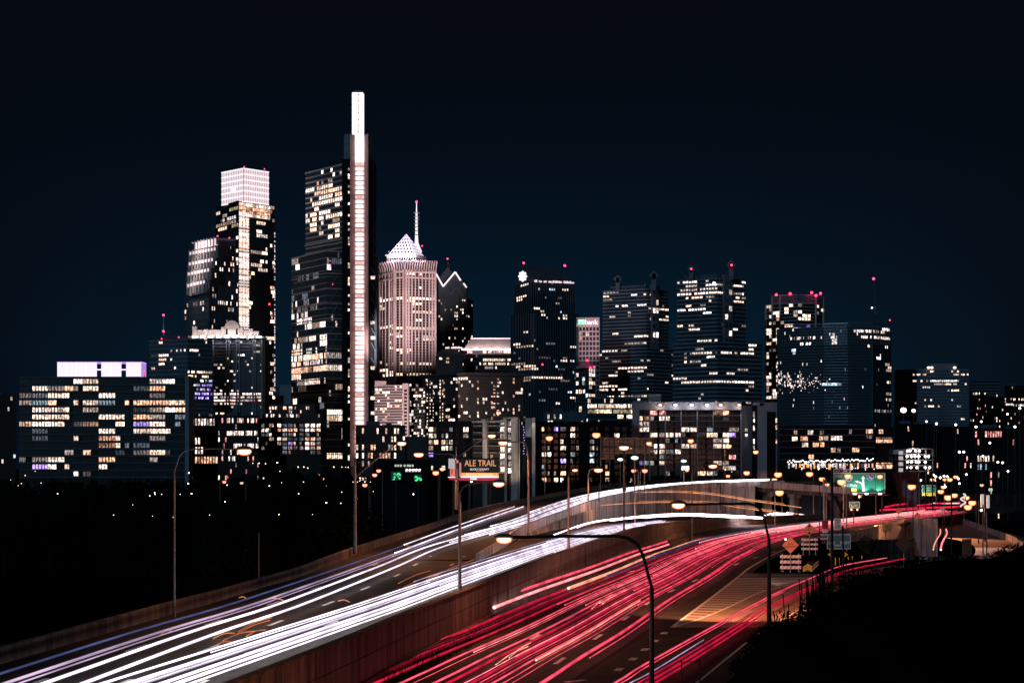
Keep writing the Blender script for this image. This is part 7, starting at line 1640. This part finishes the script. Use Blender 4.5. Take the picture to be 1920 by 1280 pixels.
sb('shield', 1763.5, 1770, 951, 957, 'sign_white'); text('lettering', '76', 'sign_blue', t, W(1766.8, 954, Y), .55); sb('plate', 1765, 1769, 959, 963, 'sign_white'); o = MB(); o.tube([V3(xat(1767, D), D, -4), W(1767, 952, D)], .08, 5); o.build('post', 'metal_dark', t)
spot('marker_fill', W(1767, 960, D - 8), W(1767, 956, D), 120, (.8, .9, 1), 70, t)  # added fill spot brightens the route marker
t = thing('signal', 'pair of yellow traffic signal lamps at the far right', 'traffic light', W(1857, 930, 600))
for x in (1855.3, 1859.3): o = MB(); o.ball(W(x, 917.5, 600), .35, .2, .55, 8, 5); o.build('lamp', 'sign_letters_lit', t)
o = MB(); o.tube([W(1857, 918, 600), V3(xat(1857, 600), 600, -9.6)], .12, 6); o.build('post', 'metal_dark', t)
t = thing('lit_sign', 'bright white scrolled sign among the lamps at the right', 'sign', W(1808, 960, 620))
o = MB(); o.tube(spline([W(1806 + 4.5 * math.sin(k * .9), 925 + k * 1.9, 619) for k in range(14)], 60), .28, 6); o.build('tube', 'crown_glass', t); o = MB(); o.tube([W(1810, 922, 620), V3(xat(1810, 620), 620, -9.6)], .2, 6); o.build('post', 'metal_dark', t)
t = thing('lit_sign', 'pale lit tall panels at the right edge lamp cluster', 'sign', W(1847, 955, 500))
for x0, x1, y0, y1 in ((1839, 1845, 926, 951), (1850, 1855.5, 928, 952)): o = MB(); o.box((xat(x0, 500), 500, zat(y1, 500)), (xat(x1, 500), 500.3, zat(y0, 500))); o.build('panel', 'poster_grey', t)
o = MB(); o.tube([W(1847, 951, 500.2), V3(xat(1847, 500), 500.2, -9.6)], .2, 6); o.build('post', 'metal_dark', t)
# spots over the far bend and sunken road, some added where no lamp stands
for x, y, d, aim, pw in ((1778, 932, 520, (122, 470, -6), 42000), (1815, 950, 480, (130, 440, -6), 15000), (1640, 940, 440, (92, 440, 0), 30000), (1610, 930, 560, (120, 600, 3), 50000), (1480, 920, 470, (82, 520, 5), 18000), (1712, 925, 440, (96, 455, -2), 16500)):
    spot('road_light', W(x, y, d), aim, pw, SOD if pw > 15000 else (1, .62, .55), 110, None, .5)

# ------------------------------------------------------------------ dark hill, trees, scrub
ridge = [(1335, 1300, 88), (1380, 1262, 92), (1420, 1205, 96), (1450, 1182, 98), (1500, 1168, 102), (1530, 1135, 106), (1560, 1112, 110), (1600, 1095, 114), (1640, 1082, 118), (1690, 1066, 122), (1740, 1052, 126), (1800, 1047, 128), (1860, 1046, 128), (1900, 1030, 126), (1960, 1005, 122), (2100, 985, 118)]
rp = [W(x, y, d) for x, y, d in ridge]; mb = MB()
rs = spline(rp, 60)
def dn(p, z, dy, dx=0): return V3(p.x + dx, p.y + dy, z)
rows = [[dn(p, -1, 16, 3) for p in rs], [p + V3(.5, 5, -1.2) for p in rs], rs, [V3(p.x * .8 + 2.5, p.y * .8, p.z + .2 * (16 - p.z) * .2 - .2) for p in rs], [V3(p.x * .5 + 6, p.y * .45, min(p.z, 8) - 1.0) for p in rs], [V3(p.x * .3 + 9, 4, 2) for p in rs]]
for a, b_ in zip(rows, rows[1:]): strip(mb, b_, a)
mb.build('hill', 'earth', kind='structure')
def leaves(mb, c, rx, ry, rz, n, s_, rr=R):
    for _ in range(n):
        while True:
            v = Vector((rr.uniform(-1, 1), rr.uniform(-1, 1), rr.uniform(-1, 1)))
            if .25 < v.length < 1: break
        p = Vector(c) + Vector((v.x * rx, v.y * ry, v.z * rz)); a = Vector((rr.gauss(0, 1), rr.gauss(0, 1), rr.gauss(0, 1))).normalized(); b_ = a.orthogonal().normalized() * s_ * rr.uniform(.5, 1.2); a *= s_ * rr.uniform(.5, 1.2)
        mb.face([p - a * .5, p + b_ * .35, p + a * .6, p - b_ * .35])
mb = MB()
for k in range(260):
    p = rs[0].lerp(rs[1], 0); i = R.uniform(4, 50); a = rs[int(i)].lerp(rs[int(i) + 1], i % 1)
    h = R.uniform(.15, .7) * (1.6 if 12 < i < 28 else .7); leaves(mb, a + V3(0, R.uniform(-.5, 1.0), h * .4), .45, .5, h * .7, 30, .16)
    if R.random() < .5 and 10 < i < 30: mb.tube([a, a + V3(R.uniform(-.2, .2), 0, h * 2.2)], .03, 4)
mb.build('hill_scrub', 'leaf_dark', kind='stuff')
# shrubs in front of the pale abutment
for x, y, d, r, lab in ((1618, 1018, 372, 2.6, 'left dark shrub against the stained abutment wall'), (1640, 1024, 375, 2.4, 'middle dark shrub against the stained abutment wall'), (1597, 1036, 340, 2.2, 'dark shrub beside the blue-green guide sign'), (1665, 1032, 380, 2.8, 'right dark shrub at the foot of the abutment wall'), (1660, 986, 440, 1.6, 'small dark shrub growing on top of the abutment wall')):
    c = W(x, y, d); t = thing('shrub', lab, 'shrub', c - V3(0, 0, r * 1.6)); o = MB()
    for _ in range(5): leaves(o, c + V3(R.uniform(-.6, .6) * r, R.uniform(-.4, .4) * r, R.uniform(-.5, .3) * r), r * .7, r * .6, r * .6, 90, .35)
    o.build('foliage', 'leaf', t); o = MB(); o.tube([c - V3(0, 0, r * 1.6), c], .1, 5); o.build('stem', 'timber', t)
# woods of the river bank, added as dark masses to cover the lower storeys
def wood(name, xs, ytop, d, jit, step=11, label=None):
    mb = MB(); x = xs[0]
    while x < xs[1]:
        y = ytop(x) + R.uniform(-jit, jit); r = R.uniform(3, 5.5); c = W(x, y, d + R.uniform(-12, 12)); c.z -= r
        for _ in range(5): leaves(mb, c + V3(R.uniform(-.6, .6) * r, R.uniform(-.5, .5) * r, R.uniform(-1.2, .4) * r), r * .75, r * .6, r * .6, 34, 1.5)
        mb.tube([V3(c.x, c.y, -9.6), V3(c.x, c.y, c.z)], [.5, .25], 5)
        z = c.z - 4
        while z > -9: leaves(mb, (c.x, c.y, z), r * .9, r * .7, 3.4, 40, 2.0); z -= 4
        x += R.uniform(.6, 1.2) * step
    return mb.build(name, 'leaf_dark', kind='stuff')
wood('riverside_trees', (-40, 500), lambda x: 896 + 4 * math.sin(x * .02), 560, 5)
wood('riverside_trees', (430, 860), lambda x: 884 + 5 * math.sin(x * .03), 590, 5)
wood('riverside_trees', (-40, 700), lambda x: 935 + 8 * math.sin(x * .013), 430, 6, 16)
wood('park_trees', (1010, 1480), lambda x: 898 if x < 1200 else 893, 610, 4)
wood('park_trees', (1640, 2000), lambda x: 915 + 3 * math.sin(x * .05), 900, 4)
wood('park_trees', (1470, 1700), lambda x: 892, 625, 3)
# chain-link fence posts and weeds at the foot of the retaining wall
t = thing('fence', 'thin dark posts of a low fence at the bottom of the picture', 'fence', V3(xat(1278, 112), 112, 0))
for x, y0, y1, d in ((1278, 1238, 1300, 118), (1312, 1236, 1300, 119)): o = MB(); o.tube([W(x, y1, d), W(x, y0, d)], .05, 6); o.build('post', 'pole_dark', t)
o = MB(); o.tube([W(1278, 1240, 118), W(1312, 1239, 119)], .025, 5); o.build('rail', 'pole_dark', t)
mb = MB()
for k in range(230):
    d = R.uniform(128, 182); a = at_d(C, d); p = V3(a.x + 1.4 + R.uniform(0, 1.1), d, 0)
    for _ in range(3): mb.tube([p + V3(R.uniform(-.2, .2), 0, 0), p + V3(R.uniform(-.35, .35), R.uniform(-.2, .2), R.uniform(.4, 1.1))], .02, 3)
mb.build('weeds', 'leaf', kind='stuff')

# added fill spots brighten the work zone boards
spot('workzone_fill', V3(34, 236, 1.2), V3(41, 268, 1.6), 6500, (1, .80, .74), 30, None, .3, .6)
spot('workzone_fill', V3(42, 285, 1.2), V3(52, 320, 2.4), 7000, (1, .72, .68), 30, None, .3, .6)
# every lamp of the far clusters gets the words that find it
ORD = ['first', 'second', 'third', 'fourth', 'fifth', 'sixth', 'seventh', 'eighth', 'ninth', 'tenth', 'eleventh', 'twelfth', 'thirteenth', 'fourteenth', 'fifteenth', 'sixteenth', 'seventeenth', 'eighteenth', 'nineteenth', 'twentieth', 'twenty-first', 'twenty-second', 'twenty-third', 'twenty-fourth', 'twenty-fifth', 'twenty-sixth', 'twenty-seventh', 'twenty-eighth', 'twenty-ninth', 'thirtieth', 'thirty-first', 'thirty-second', 'thirty-third', 'thirty-fourth', 'thirty-fifth', 'thirty-sixth', 'thirty-seventh', 'thirty-eighth']
def relabel(group, zones, what):
    obs = []
    for o in SC.objects:
        if o.get('group') == group and o.parent is None:
            ch = [c for c in o.children if c.name.split('.')[0] in ('lens', 'lamp')]
            q = wloc(o)
            if ch:
                vs = [v.co for v in ch[0].data.vertices]; q = q + sum(vs, Vector((0, 0, 0))) / len(vs)
            obs.append((pxof(q)[0], o))
    obs.sort(key=lambda t: t[0]); lo = -1e9
    for hi, where in zones:
        z = [o for x, o in obs if lo <= x < hi]; lo = hi
        for k, o in enumerate(z): o['label'] = f'{what} {where}, {ORD[k]} from the left' if len(z) > 1 else f'{what} {where}'
relabel('distant orange street lamps', [(480, 'below the broad left apartment block'), (650, 'in the dark left of the tall shaft'), (760, 'near the small green boards'), (900, 'just left of the ALE TRAIL billboard'), (1260, 'before the long dark apartment block'), (1410, 'under the grey concrete building'), (1545, 'above the overpass'), (1665, 'around the big green overhead sign'), (1740, 'under the parking garage'), (2000, 'in the right hand cluster')], 'orange street lamp')
relabel('small white lamps of the right hand district', [(1690, 'beside the big green overhead sign'), (1765, 'below the parking garage'), (1815, 'in the lamp cluster right of the garage'), (2000, 'near the right edge')], 'small white lamp')
relabel('tiny lights in the dark railway yard', [(130, 'at the far left edge'), (300, 'below the broad left apartment block'), (440, 'around the far left street lamp'), (600, 'below the brick hotel'), (720, 'around the tall parapet lamp'), (2000, 'near the middle of the picture')], 'tiny light')
dl = sorted([o for o in SC.objects if o.get('group') == 'yellow delineator posts'], key=lambda o: o.location.x / o.location.y)
for k, o in enumerate(dl): o['label'] = f'thin yellow delineator post behind the exit ramp trails, {ORD[k]} from the left'
seen = {}
for o in list(SC.objects):
    if o.get('category') and o.parent is None and o.get('label') and o.get('kind') != 'stuff': seen.setdefault(o['label'], []).append(o)
for lab, os_ in seen.items():
    if len(os_) > 1:
        def key(o):
            if o.type == 'EMPTY': return pxof(wloc(o))[0]
            v = o.data.vertices[0].co; return pxof(v)[0]
        os_.sort(key=key); w_ = ('left one', 'right one') if len(os_) == 2 else ('left one', 'middle one', 'right one') if len(os_) == 3 else [ORD[k] + ' from left' for k in range(len(os_))]
        for k, o in enumerate(os_): o['label'] = lab + ', ' + w_[k]
